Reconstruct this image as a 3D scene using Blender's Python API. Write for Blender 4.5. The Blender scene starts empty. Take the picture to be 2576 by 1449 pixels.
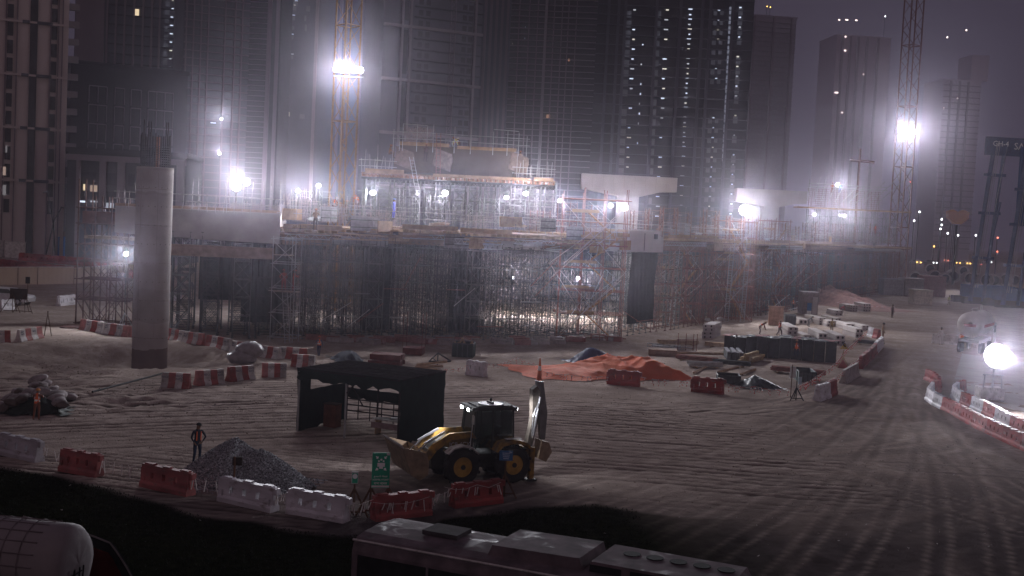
import bpy, math, random
import numpy as np
from mathutils import Vector, Matrix, noise
R = math.radians
rnd = random.Random(7)
SC = bpy.context.scene
COL = SC.collection
# ---------------------------------------------------------------- camera
H, F, ROLL = 10.4, 2900.0, R(2.8)
PITCH = math.atan(164.5 / F)
cd = bpy.data.cameras.new('camera'); cam = bpy.data.objects.new('camera', cd); COL.objects.link(cam)
FW = Vector((0, math.cos(PITCH), -math.sin(PITCH)))
U0 = Vector((0, math.sin(PITCH), math.cos(PITCH)))
X0 = Vector((1, 0, 0))
UP = U0 * math.cos(ROLL) - X0 * math.sin(ROLL)
RT = X0 * math.cos(ROLL) + U0 * math.sin(ROLL)
CM = Matrix((RT, UP, -FW)).transposed().to_4x4(); CM.translation = Vector((0, 0, H))
cam.matrix_world = CM
cd.sensor_width = 36; cd.lens = 36 * F / 2576; cd.clip_end = 6000; cd.clip_start = 0.5
SC.camera = cam
SC.view_settings.view_transform = 'Standard'; SC.view_settings.look = 'None'
SC.view_settings.gamma = 1; SC.view_settings.exposure = 0.18
# ---------------------------------------------------------------- night sky: dim city glow
W = bpy.data.worlds.new('World'); SC.world = W; W.use_nodes = True
wn = W.node_tree.nodes; wl = W.node_tree.links
bg = wn['Background']
WORLD_COL = (0.052, 0.043, 0.063)
# the city behind the camera glows brighter than the sky over the site
wt = wn.new('ShaderNodeTexCoord'); wx = wn.new('ShaderNodeSeparateXYZ'); wl.new(wt.outputs['Generated'], wx.inputs[0])
wm = wn.new('ShaderNodeMapRange'); wm.inputs[1].default_value = .3; wm.inputs[2].default_value = -.9; wm.inputs[3].default_value = 0; wm.inputs[4].default_value = 1; wl.new(wx.outputs['Y'], wm.inputs[0])
wc = wn.new('ShaderNodeMix'); wc.data_type = 'RGBA'; wl.new(wm.outputs[0], wc.inputs[0]); wc.inputs[6].default_value = (*WORLD_COL, 1); wc.inputs[7].default_value = (0.150, 0.112, 0.125, 1); wl.new(wc.outputs[2], bg.inputs[0])
bg.inputs[1].default_value = 0.78
SC.cycles.max_bounces = 4; SC.cycles.diffuse_bounces = 2; SC.cycles.glossy_bounces = 2
SC.cycles.transmission_bounces = 2; SC.cycles.volume_bounces = 1; SC.cycles.transparent_max_bounces = 10
SC.cycles.sample_clamp_indirect = 2.0
SC.cycles.use_denoising = True
# ---------------------------------------------------------------- photo pixel (2576 wide) to world
def ray(x, y):
    return FW + RT * ((x - 1288) / F) + UP * ((724.5 - y) / F)
def G(x, y, z=0.0):
    d = ray(x, y); t = (z - H) / d.z
    return Vector((d.x * t, d.y * t, z))
def at(x, y, Y):
    d = ray(x, y); t = Y / d.y
    return Vector((d.x * t, Y, H + d.z * t))
def px(p):
    v = Vector(p) - Vector((0, 0, H)); w = v.dot(FW)
    return 1288 + F * v.dot(RT) / w, 724.5 - F * v.dot(UP) / w
# ---------------------------------------------------------------- materials
MC = {}
def mat(name, col, rough=0.8, metal=0.0, var=0.25, scale=3.0, bump=0.0, bscale=20.0, dirt=None, rand=False):
    if name in MC: return MC[name]
    m = bpy.data.materials.new(name); m.use_nodes = True; n = m.node_tree.nodes; l = m.node_tree.links
    b = n['Principled BSDF']; b.inputs['Roughness'].default_value = rough; b.inputs['Metallic'].default_value = metal
    if rough >= .6: b.inputs['Specular IOR Level'].default_value = .2
    tc = n.new('ShaderNodeTexCoord')
    t = n.new('ShaderNodeTexNoise'); t.inputs['Scale'].default_value = scale; t.inputs['Detail'].default_value = 5
    l.new(tc.outputs['Object'], t.inputs['Vector'])
    r = n.new('ShaderNodeValToRGB')
    lo = dirt if dirt else tuple(c * (1 - var) for c in col); hi = tuple(min(1, c * (1 + var)) for c in col)
    r.color_ramp.elements[0].position = 0.32; r.color_ramp.elements[0].color = (*lo, 1)
    r.color_ramp.elements[1].position = 0.68; r.color_ramp.elements[1].color = (*hi, 1)
    l.new(t.outputs['Fac'], r.inputs[0]); l.new(r.outputs[0], b.inputs['Base Color'])
    if rand:                                             # every cast is worn and faded differently, splashed with mud low down
        oi = n.new('ShaderNodeObjectInfo'); mr = n.new('ShaderNodeMapRange'); mr.inputs[3].default_value = .75; mr.inputs[4].default_value = 1.25; l.new(oi.outputs['Random'], mr.inputs[0])
        hs = n.new('ShaderNodeHueSaturation'); l.new(mr.outputs[0], hs.inputs['Value']); mr2 = n.new('ShaderNodeMapRange'); mr2.inputs[3].default_value = 1.05; mr2.inputs[4].default_value = .78; l.new(oi.outputs['Random'], mr2.inputs[0]); l.new(mr2.outputs[0], hs.inputs['Saturation'])
        l.new(r.outputs[0], hs.inputs['Color']); t3 = n.new('ShaderNodeTexNoise'); t3.inputs['Scale'].default_value = 6; t3.inputs['Detail'].default_value = 6; va = n.new('ShaderNodeVectorMath'); va.operation = 'ADD'; l.new(tc.outputs['Object'], va.inputs[0]); l.new(oi.outputs['Location'], va.inputs[1]); l.new(va.outputs[0], t3.inputs['Vector']); l.new(va.outputs[0], t.inputs['Vector'])
        r3 = n.new('ShaderNodeValToRGB'); r3.color_ramp.elements[0].position = .56; r3.color_ramp.elements[1].position = .78; l.new(t3.outputs['Fac'], r3.inputs[0])
        mm = n.new('ShaderNodeMix'); mm.data_type = 'RGBA'; l.new(r3.outputs[0], mm.inputs[0]); l.new(hs.outputs[0], mm.inputs[6]); mm.inputs[7].default_value = (.17, .13, .11, 1); l.new(mm.outputs[2], b.inputs['Base Color'])
    if bump:
        t2 = n.new('ShaderNodeTexNoise'); t2.inputs['Scale'].default_value = bscale; t2.inputs['Detail'].default_value = 4
        l.new(tc.outputs['Object'], t2.inputs['Vector'])
        bp = n.new('ShaderNodeBump'); bp.inputs['Strength'].default_value = bump; bp.inputs['Distance'].default_value = 0.05
        l.new(t2.outputs['Fac'], bp.inputs['Height']); l.new(bp.outputs[0], b.inputs['Normal'])
    MC[name] = m; return m
def emat(name, col, s):
    if name in MC: return MC[name]
    m = bpy.data.materials.new(name); m.use_nodes = True; b = m.node_tree.nodes['Principled BSDF']
    b.inputs['Base Color'].default_value = (0.1, 0.1, 0.1, 1); b.inputs['Emission Color'].default_value = (*col, 1)
    b.inputs['Emission Strength'].default_value = s
    MC[name] = m; return m
steel = mat('galvanised steel', (0.42, 0.42, 0.43), 0.55, 0.3, 0.2)
dsteel = mat('dark shoring steel', (0.06, 0.066, 0.07), 0.7, 0.2, 0.35)
rsteel = mat('maroon scaffold tube', (0.24, 0.10, 0.085), 0.7, 0.0, 0.3)
conc = mat('pier concrete', (0.42, 0.36, 0.34), 0.9, 0, 0.14, 0.7, 0.15, 6)
conc2 = mat('smooth concrete', (0.50, 0.46, 0.45), 0.9, 0, 0.10, 0.5, 0.1, 5)
ply = mat('plywood', (0.33, 0.215, 0.135), 0.85, 0, 0.25, 2)
plyd = mat('weathered plywood', (0.28, 0.19, 0.15), 0.9, 0, 0.3, 2)
netm = mat('dark debris net', (0.030, 0.042, 0.046), 0.95, 0, 0.3, 4)
cranem = mat('crane yellow paint', (0.30, 0.165, 0.08), 0.6, 0, 0.2, 1.5)
redc = mat('faded red paint', (0.34, 0.055, 0.05), 0.75, 0, 0.25, 3, dirt=(0.22, 0.07, 0.06), rand=True)
whitec = mat('dusty white paint', (0.55, 0.51, 0.50), 0.75, 0, 0.15, 3, dirt=(0.36, 0.32, 0.30), rand=True)
redp = mat('red plastic', (0.32, 0.032, 0.028), 0.6, 0, 0.25, 2, dirt=(0.17, 0.032, 0.03), rand=True)
whitep = mat('white plastic', (0.60, 0.57, 0.62), 0.5, 0, 0.12, 2, dirt=(0.42, 0.39, 0.42), rand=True)
rubber = mat('rubber', (0.035, 0.033, 0.033), 0.9, 0, 0.3)
black = mat('black matt', (0.02, 0.02, 0.022), 0.8, 0, 0.3)
inkm = mat('dark lettering', (0.03, 0.04, 0.10), 0.8, 0, 0.1)
whitem = mat('white lettering', (0.88, 0.9, 0.9), 0.7, 0, 0.05)
timber = mat('sawn timber', (0.42, 0.29, 0.19), 0.85, 0, 0.25, 4)
flood = emat('lit floodlight lens', (0.93, 0.95, 1.0), 14)
warm = emat('warm lit room', (1.0, 0.78, 0.5), 0.8)
cool = emat('cool lit stairwell', (0.72, 0.80, 1.0), 1.1)
coolw = emat('cool lit wall', (0.50, 0.54, 0.72), 0.05)
# ---------------------------------------------------------------- mesh builder
class MB:
    def __init__(s): s.v = []; s.f = []; s.m = []
    def add(s, vs, fs, mi=0):
        k = len(s.v); s.v += [tuple(v) for v in vs]; s.f += [tuple(i + k for i in f) for f in fs]; s.m += [mi] * len(fs)
        return s
    def box(s, c, size, rz=0.0, M=None, mi=0):
        x, y, z = size[0] / 2, size[1] / 2, size[2] / 2
        vs = [Vector((a * x, b * y, d * z)) for a in (-1, 1) for b in (-1, 1) for d in (-1, 1)]
        if rz: Q = Matrix.Rotation(rz, 3, 'Z'); vs = [Q @ v for v in vs]
        if M: vs = [M @ v for v in vs]
        vs = [v + Vector(c) for v in vs]
        return s.add(vs, [(0, 1, 3, 2), (4, 6, 7, 5), (0, 4, 5, 1), (2, 3, 7, 6), (0, 2, 6, 4), (1, 5, 7, 3)], mi)
    def bar(s, a, b, w=0.05, n=4, w2=None, mi=0, cap=True):
        a = Vector(a); b = Vector(b); d = b - a
        if d.length < 1e-6: return s
        d.normalize(); u = d.orthogonal().normalized(); t = d.cross(u); w2 = w if w2 is None else w2
        vs = []
        for p, q in ((a, w), (b, w2)):
            for k in range(n):
                g = 2 * math.pi * (k + .5) / n; vs.append(p + (u * math.cos(g) + t * math.sin(g)) * q)
        fs = [(k, (k + 1) % n, n + (k + 1) % n, n + k) for k in range(n)]
        if cap: fs += [tuple(range(n))[::-1], tuple(range(n, 2 * n))]
        return s.add(vs, fs, mi)
    def prism(s, pts, y0, y1, M=None, mi=0):          # outline in x,z extruded along y
        n = len(pts); vs = [Vector((p[0], y0, p[1])) for p in pts] + [Vector((p[0], y1, p[1])) for p in pts]
        if M: vs = [M @ v for v in vs]
        return s.add(vs, [tuple(range(n)), tuple(range(n, 2 * n))[::-1]] + [(k, n + k, n + (k + 1) % n, (k + 1) % n) for k in range(n)], mi)
    def ball(s, c, r, n=10, m=6, jit=0, mi=0, half=False):
        c = Vector(c); r = Vector((r, r, r)) if not hasattr(r, '__len__') else Vector(r)
        vs = []; rows = m + 1
        for i in range(rows):
            th = (math.pi / (2 if half else 1)) * i / m
            for k in range(n):
                ph = 2 * math.pi * k / n; j = 1 + (rnd.random() - .5) * jit
                vs.append(c + Vector((r.x * math.sin(th) * math.cos(ph) * j, r.y * math.sin(th) * math.sin(ph) * j, r.z * math.cos(th) * j)))
        return s.add(vs, [(i * n + k, (i + 1) * n + k, (i + 1) * n + (k + 1) % n, i * n + (k + 1) % n) for i in range(m) for k in range(n)], mi)
    def o(s, name, m, parent=None, smooth=False):
        me = bpy.data.meshes.new(name); me.from_pydata(s.v, [], s.f)
        ms = m if isinstance(m, (list, tuple)) else [m]
        for q in ms: me.materials.append(q)
        if len(ms) > 1: me.polygons.foreach_set('material_index', s.m)
        if smooth: me.polygons.foreach_set('use_smooth', [True] * len(s.f))
        me.update(); ob = bpy.data.objects.new(name, me); COL.objects.link(ob)
        if parent: ob.parent = parent
        return ob
def tag(o, label=None, cat=None, group=None, kind=None):
    if label: o['label'] = label
    if cat: o['category'] = cat
    if group: o['group'] = group
    if kind: o['kind'] = kind
    return o
def T(name, label, cat, loc=(0, 0, 0), rz=0.0, group=None):
    o = bpy.data.objects.new(name, None); COL.objects.link(o); o.empty_display_size = .2
    o.location = loc; o.rotation_euler = (0, 0, rz); return tag(o, label, cat, group)
KIDS = {}
def dup(o, loc=None, rz=None, label=None, group=None, scale=None, parent=None):
    c = o.copy(); COL.objects.link(c); c.parent = parent
    if loc is not None: c.location = loc
    if rz is not None: c.rotation_euler = (0, 0, rz)
    if label: c['label'] = label
    if group: c['group'] = group
    if scale is not None: c.scale = scale
    for ch in list(o.children): dup(ch, parent=c)
    return c
ORD = 'first second third fourth fifth sixth seventh eighth ninth tenth eleventh twelfth thirteenth fourteenth fifteenth sixteenth'.split()
TXT = {}
def text(body, size, m, parent, loc, rot=(R(90), 0, 0), name='lettering', align='CENTER', sx=1.0):
    k = (body, m.name)
    if k not in TXT:
        c = bpy.data.curves.new('lettering', 'FONT'); c.body = body; c.align_x = align; c.align_y = 'CENTER'; c.size = 1; c.extrude = 0.004
        c.resolution_u = 2
        t = bpy.data.objects.new('lettering', c); COL.objects.link(t)
        bpy.context.view_layer.update()
        me = bpy.data.meshes.new_from_object(t.evaluated_get(bpy.context.evaluated_depsgraph_get()))
        me.materials.clear(); me.materials.append(m)
        bpy.data.objects.remove(t); TXT[k] = me
    o = bpy.data.objects.new(name, TXT[k]); COL.objects.link(o); o.parent = parent
    o.location = loc; o.rotation_euler = rot; o.scale = (size * sx, size, 1); return o
def ang(a, b): return math.atan2(b[1] - a[1], b[0] - a[0])
# ---------------------------------------------------------------- haze
hz = MB().box((0, 1250, 96), (3600, 2900, 200)).o('haze', mat('haze dummy', (1, 1, 1)))
tag(hz, 'pale dusty night air lying over the whole site', 'haze', kind='stuff')
hm = bpy.data.materials.new('haze'); hm.use_nodes = True; hn = hm.node_tree.nodes; hn.clear()
ho = hn.new('ShaderNodeOutputMaterial'); hv = hn.new('ShaderNodeVolumePrincipled')
hv.inputs['Color'].default_value = (0.86, 0.79, 0.95, 1); hv.inputs['Density'].default_value = 0.00043; hv.inputs['Anisotropy'].default_value = 0.95
hm.node_tree.links.new(hv.outputs[0], ho.inputs['Volume']); hz.data.materials.clear(); hz.data.materials.append(hm)
# ---------------------------------------------------------------- terrain
PIER = G(375, 936, -1.3); PIER.z = -1.3
def ss(t): t = min(1, max(0, t)); return t * t * (3 - 2 * t)
def terrain(x, y):
    dy = y - PIER.y; r = math.hypot((x - PIER.x) / (7.0 if x > PIER.x else 11.0), dy / (6.0 if dy > 0 else 9.0))
    z = -1.3 * (1 - ss((r - .28) / .72))
    return z
def Z(p): return Vector((p[0], p[1], terrain(p[0], p[1])))
GB = [G(*p) for p in ((-80, 1120), (0, 1165), (130, 1188), (300, 1225), (420, 1262), (560, 1300), (700, 1318), (860, 1338), (1000, 1335), (1130, 1300), (1300, 1272), (1500, 1262), (1700, 1290))]
gbx = np.array([p.x for p in GB]); gby = np.array([p.y for p in GB])
TRK = [[(2270, 880), (2180, 960), (2040, 1060), (1800, 1160), (1500, 1230), (1250, 1290)], [(2300, 900), (2240, 1000), (2140, 1120), (1950, 1260), (1700, 1400), (1600, 1480)], [(2290, 930), (2290, 1030), (2240, 1180), (2140, 1330), (2020, 1480)],
       [(2310, 1010), (2370, 1110), (2420, 1240), (2440, 1380), (2440, 1490)], [(2270, 960), (2100, 1010), (1800, 1040), (1500, 1080), (1370, 1150)], [(2280, 980), (2330, 1090), (2480, 1200), (2640, 1280)], [(2576, 1330), (2300, 1240), (2000, 1200), (1750, 1250), (1500, 1350)],
       [(-30, 1090), (250, 1075), (480, 1110), (760, 1165), (1050, 1190), (1500, 1180), (1900, 1120)], [(-30, 1000), (200, 990), (420, 1010), (700, 1000), (740, 1010)], [(300, 1060), (520, 1020), (700, 1060), (760, 1140), (1000, 1230)], [(1110, 1010), (1400, 1000), (1750, 1020), (2000, 1030), (2200, 930)], [(1450, 1320), (1700, 1220), (2050, 1160), (2400, 1180), (2640, 1200)]]
def build_ground():
    xs = np.concatenate([np.linspace(-2500, -90, 30), np.linspace(-85, -48, 60), np.linspace(-47.8, 47.8, 420), np.linspace(48, 85, 60), np.linspace(90, 2500, 30)])
    ys = np.concatenate([np.linspace(-40, 17, 8), 17.1 + np.cumsum(np.full(330, 0.16)), ])
    ys = np.concatenate([ys, ys[-1] + np.cumsum(np.full(160, 0.36)), ])
    ys = np.concatenate([ys, np.linspace(ys[-1] + 2, 300, 70), np.linspace(310, 2900, 40)])
    X, Y = np.meshgrid(xs, ys); nx, ny = len(xs), len(ys)
    dY = Y - PIER.y; r = np.hypot((X - PIER.x) / np.where(X > PIER.x, 7.0, 11.0), dY / np.where(dY > 0, 6.0, 9.0)); t = np.clip((r - .28) / .72, 0, 1); t = t * t * (3 - 2 * t)
    Zt = -1.3 * (1 - t)
    rs = np.random.RandomState(3)
    def vn(sx, seed):                                    # value noise
        g = np.random.RandomState(seed).rand(256, 256)
        u = (X / sx) % 256; v = (Y / sx) % 256; i = u.astype(int); j = v.astype(int); fu = u - i; fv = v - j
        fu = fu * fu * (3 - 2 * fu); fv = fv * fv * (3 - 2 * fv); i1 = (i + 1) % 256; j1 = (j + 1) % 256
        return (g[j % 256, i % 256] * (1 - fu) + g[j % 256, i1] * fu) * (1 - fv) + (g[j1, i % 256] * (1 - fu) + g[j1, i1] * fu) * fv
    n1 = vn(1.7, 1); n2 = vn(0.55, 2); n3 = vn(6.0, 4); n4 = vn(0.28, 9)
    near = (Y < 150) & (np.abs(X) < 85)
    # rough, broken ground on the far left around the pit and at the heaps
    rough = np.exp(-(((X + 27) / 9) ** 2 + ((Y - 77) / 12) ** 2)) + 0.7 * np.exp(-(((X + 22) / 6) ** 2 + ((Y - 61) / 3.2) ** 2)) + 0.3 * np.exp(-(((X - 25) / 14) ** 2 + ((Y - 85) / 25) ** 2))
    amp = 0.02 + 0.40 * np.clip(rough, 0, 1)
    Zn = (n1 - .5) * amp * 1.3 + (n2 - .5) * amp * .55 + (n4 - .5) * (0.02 + 0.10 * np.clip(rough, 0, 1))
    Zt = Zt + np.where(near, Zn, 0)
    # masks: two families of blade / tyre grooves
    ma = np.clip(1.3 - np.abs((Y - 62 - (X + 10) * .25) / 12), 0, 1) * (X < 2 + (n3 - .5) * 8)
    ma = ma * np.clip((X + 34 + (Y - 60) * .2) / 4, 0, 1)
    mb = np.clip(1.5 - np.abs((Y - 59 + X * .1) / 13), 0, 1) * (X > -1 + (n3 - .5) * 8) * np.clip((17 - X + (n1 - .5) * 6) / 6, 0, 1)
    mc = np.clip((56 - Y + (n3 - .5) * 4) / 4, 0, 1) * (X < -6) * np.clip((X + 42) / 5, 0, 1)
    hgt = np.interp(X, gbx, gby) + (n1 - .5) * 1.2
    gr = np.clip((hgt - Y) / 0.6, 0, 1) * np.clip((11 - X + (n3 - .5) * 5) / 6, 0, 1)
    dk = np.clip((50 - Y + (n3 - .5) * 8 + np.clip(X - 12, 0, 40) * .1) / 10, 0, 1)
    mb = mb * .72; ma = ma * (1 - gr); mb = mb * (1 - gr); mc = mc * (1 - gr) * (1 - ma)
    # grooves as real relief: long irregular blade and tyre streaks
    def aniso(a, la, lc, seed, wob=0.0):
        c, s_ = math.cos(a), math.sin(a); g = np.random.RandomState(seed).rand(256, 256)
        u = ((X * c + Y * s_) / la + 40) % 256; v = ((-X * s_ + Y * c + (n3 - .5) * wob) / lc + 90) % 256; i = u.astype(int); j = v.astype(int); fu = u - i; fv = v - j
        fu = fu * fu * (3 - 2 * fu); fv = fv * fv * (3 - 2 * fv); i1 = (i + 1) % 256; j1 = (j + 1) % 256
        return (g[j, i] * (1 - fu) + g[j, i1] * fu) * (1 - fv) + (g[j1, i] * (1 - fu) + g[j1, i1] * fu) * fv
    def groove(a, sp, ph, wob, seed):
        c, s_ = math.cos(a), math.sin(a); d = -X * s_ + Y * c + (n3 - .5) * wob + (n1 - .5) * .10
        w = np.abs(((d / sp + ph) % 1) - .5) * 2
        q = aniso(a, 7, .42, seed, wob) * .6 + aniso(a + R(2), 2.5, .24, seed + 1, wob) * .4
        return np.clip((w * 1.15 + q * .95 - .52) * 2.8, 0, 1)
    fld = aniso(R(15), 14, 3.5, 71)
    pa = groove(R(27), .80, 0, .45, 20); pb = groove(R(-6), .76, .3, .4, 30); pc = groove(R(-13), .52, 0, .5, 40)
    pb = np.where((X > -2) & (Y > 66) & (fld > .45), groove(R(33), .9, .1, .4, 50), pb)
    g = np.where(ma > .3, pa, np.where(mb > .2, pb, pc))
    gm = np.clip(np.maximum(np.maximum(ma, mb), mc), 0, 1) * np.clip(fld * 2.2 + .15, .25, 1)
    Zt = Zt - (1 - g) * .10 * gm * near
    rt = np.clip((aniso(R(62), 9, .5, 60, 6) * .6 + aniso(R(75), 5, .9, 61, 4) * .4 - .38) * 3.2, 0, 1)
    Zt = Zt - (1 - rt) * .012 * near * (X > 5)
    # wheel tracks: pairs of ruts along driven paths
    tk = np.zeros_like(X); rim = np.zeros_like(X)
    for pts in TRK:
        P = [G(*p) for p in pts]; Q = []
        for i in range(len(P) - 1):
            for k in range(6): Q.append(P[i].lerp(P[i + 1], k / 6))
        Q.append(P[-1])
        for _ in range(10): Q = [Q[0]] + [(Q[i - 1] + Q[i] * 2 + Q[i + 1]) / 4 for i in range(1, len(Q) - 1)] + [Q[-1]]
        dmin = np.full_like(X, 99.)
        for a, c in zip(Q, Q[1:]):
            ex, ey = c.x - a.x, c.y - a.y; t_ = np.clip(((X - a.x) * ex + (Y - a.y) * ey) / (ex * ex + ey * ey), 0, 1)
            dmin = np.minimum(dmin, np.hypot(X - a.x - t_ * ex, Y - a.y - t_ * ey))
        dmin = dmin + (n2 - .5) * .12
        w_ = np.abs(dmin - .95); tk = np.maximum(tk, np.clip(1.5 - w_ / .14, 0, 1) * (.45 + .55 * n1)); rim = np.maximum(rim, np.clip(1 - np.abs(w_ - .36) / .12, 0, 1))
    tk = tk * near; rim = rim * near * (1 - tk)
    Zt = Zt - tk * .025 + rim * .012
    rt = np.clip(rt - tk * .8, 0, 1)
    me = bpy.data.meshes.new('ground')
    V = np.stack([X, Y, Zt], -1).reshape(-1, 3).astype(np.float32)
    me.vertices.add(nx * ny); me.vertices.foreach_set('co', V.ravel())
    idx = np.arange(nx * ny).reshape(ny, nx)
    q = np.stack([idx[:-1, :-1], idx[:-1, 1:], idx[1:, 1:], idx[1:, :-1]], -1).reshape(-1, 4)
    me.loops.add(q.size); me.loops.foreach_set('vertex_index', q.ravel().astype(np.int32))
    me.polygons.add(len(q)); me.polygons.foreach_set('loop_start', np.arange(0, q.size, 4, dtype=np.int32)); me.polygons.foreach_set('loop_total', np.full(len(q), 4, dtype=np.int32))
    me.update(); me.validate()
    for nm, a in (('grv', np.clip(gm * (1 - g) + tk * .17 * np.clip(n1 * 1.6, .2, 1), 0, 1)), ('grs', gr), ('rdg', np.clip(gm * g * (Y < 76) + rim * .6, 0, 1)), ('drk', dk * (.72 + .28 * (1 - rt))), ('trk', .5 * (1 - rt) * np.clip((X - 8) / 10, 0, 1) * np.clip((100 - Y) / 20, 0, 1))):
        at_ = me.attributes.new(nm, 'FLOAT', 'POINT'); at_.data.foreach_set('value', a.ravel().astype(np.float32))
    ob = bpy.data.objects.new('ground', me); COL.objects.link(ob); tag(ob, kind='structure')
    m = bpy.data.materials.new('site soil'); m.use_nodes = True; n = m.node_tree.nodes; l = m.node_tree.links; b = n['Principled BSDF']
    b.inputs['Roughness'].default_value = .95; b.inputs['Specular IOR Level'].default_value = 0.0
    tc = n.new('ShaderNodeTexCoord')
    def N(sc, det=6, dist=0):
        t = n.new('ShaderNodeTexNoise'); t.inputs['Scale'].default_value = sc; t.inputs['Detail'].default_value = det; t.inputs['Distortion'].default_value = dist
        l.new(tc.outputs['Object'], t.inputs['Vector']); return t
    def ramp(src, a, b_, p0, p1):
        r_ = n.new('ShaderNodeValToRGB'); e = r_.color_ramp.elements; e[0].position = p0; e[1].position = p1; e[0].color = (*a, 1); e[1].color = (*b_, 1)
        l.new(src, r_.inputs[0]); return r_.outputs[0]
    def mix(f, a, b_):
        x = n.new('ShaderNodeMix'); x.data_type = 'RGBA'
        if isinstance(f, float): x.inputs[0].default_value = f
        else: l.new(f, x.inputs[0])
        for s_, k in ((a, 6), (b_, 7)):
            if isinstance(s_, tuple): x.inputs[k].default_value = (*s_, 1)
            else: l.new(s_, x.inputs[k])
        return x.outputs[2]
    def att(nm):
        a = n.new('ShaderNodeAttribute'); a.attribute_name = nm; return a.outputs['Fac']
    c = ramp(N(.35, 8).outputs['Fac'], (.27, .215, .185), (.44, .365, .32), .35, .65)
    c = mix(ramp(N(2.2, 8).outputs['Fac'], (0, 0, 0), (1, 1, 1), .42, .62), c, (.29, .23, .20))
    # compacted dark haul-road soil
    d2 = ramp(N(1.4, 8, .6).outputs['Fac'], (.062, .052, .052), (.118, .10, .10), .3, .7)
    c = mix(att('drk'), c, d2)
    c = mix(att('trk'), c, (.12, .10, .095))
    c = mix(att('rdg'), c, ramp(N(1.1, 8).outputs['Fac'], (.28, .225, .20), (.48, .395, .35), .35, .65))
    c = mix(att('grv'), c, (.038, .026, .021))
    gcol = ramp(N(3, 8).outputs['Fac'], (.005, .006, .003), (.016, .018, .009), .3, .7)
    c = mix(att('grs'), c, gcol)
    l.new(c, b.inputs['Base Color'])
    bp = n.new('ShaderNodeBump'); bp.inputs['Strength'].default_value = .8; bp.inputs['Distance'].default_value = .06
    ad = n.new('ShaderNodeMath'); ad.operation = 'ADD'; l.new(N(5, 8, .4).outputs['Fac'], ad.inputs[0]); l.new(N(14, 4).outputs['Fac'], ad.inputs[1])
    l.new(ad.outputs[0], bp.inputs['Height']); l.new(bp.outputs[0], b.inputs['Normal'])
    me.materials.append(m)
    return ob
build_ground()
# ---------------------------------------------------------------- floodlights
def point(parent, loc, power, col=(0.90, 0.92, 1.0), r=0.15, spot=None, rot=None):
    ld = bpy.data.lights.new('lamp light', 'SPOT' if spot else 'POINT'); ld.energy = power; ld.color = col; ld.shadow_soft_size = r
    lo = bpy.data.objects.new('lamp_light', ld); COL.objects.link(lo); lo.parent = parent; lo.location = loc
    if spot: ld.spot_size = R(spot); ld.spot_blend = .6
    if rot: lo.rotation_euler = rot
    return lo
def lamp_head(parent, loc, r, yaw=0, tilt=R(12), flat=1.0):
    M = Matrix.Rotation(yaw, 3, 'Z') @ Matrix.Rotation(-tilt, 3, 'X')
    b = MB(); n = 12; ring = []
    vs = []
    for (rr, y) in ((r * .55, .32 * r), (r * 1.04, .05 * r), (r * 1.04, -.10 * r)):
        vs += [M @ Vector((rr * math.cos(2 * math.pi * k / n) / flat ** .0, y, rr * flat * math.sin(2 * math.pi * k / n))) + Vector(loc) for k in range(n)]
    fs = [tuple(range(n))] + [(j * n + k, (j + 1) * n + k, (j + 1) * n + (k + 1) % n, j * n + (k + 1) % n) for j in range(2) for k in range(n)]
    b.add(vs, fs); b.o('lamp_housing', black, parent)
    b = MB(); vs = [M @ Vector((r * math.cos(2 * math.pi * k / n), -.08 * r, r * flat * math.sin(2 * math.pi * k / n))) + Vector(loc) for k in range(n)]
    vs.append(M @ Vector((0, -.16 * r, 0)) + Vector(loc))
    b.add(vs, [(k, (k + 1) % n, n) for k in range(n)]); b.o('lens', flood, parent)
    return M @ Vector((0, -.5 - r, 0)) + Vector(loc)
def flood_pole(x, y, Y, rpx, power, zbase, label, flat=1.0, stand='mast', col=(0.90, 0.92, 1.0), omni=False):
    p = at(x, y, Y); t = T('floodlight', label, 'floodlight', (p.x, p.y, zbase), 0, 'site floodlights')
    h = p.z - zbase
    MB().bar((0, .12, 0), (0, .12, h), .03, 6).o('pole', dsteel, t)
    if stand == 'tripod':
        for k in range(3):
            a = k * 2.094 + .5; MB().bar((math.cos(a) * .7, .12 + math.sin(a) * .7, 0), (0, .12, min(1.2, h * .5)), .03, 5).o('leg', steel, t)
    else: MB().box((0, .12, .03), (.35, .35, .06)).o('base_plate', steel, t)
    q = lamp_head(t, (0, 0, h), max(.09, .85 * rpx * Y / F), 0, R(10), flat)
    if rpx >= 9: point(t, q, power * 1.7, col, spot=150, rot=(R(-68), 0, 0))
    else: point(t, q, power * 1.5, col, spot=140, rot=(R(-72), 0, 0), r=.1)
    if omni: point(t, q + Vector((0, .8, .5)), power * .36, (1.0, .93, .86))
    return t
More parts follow.
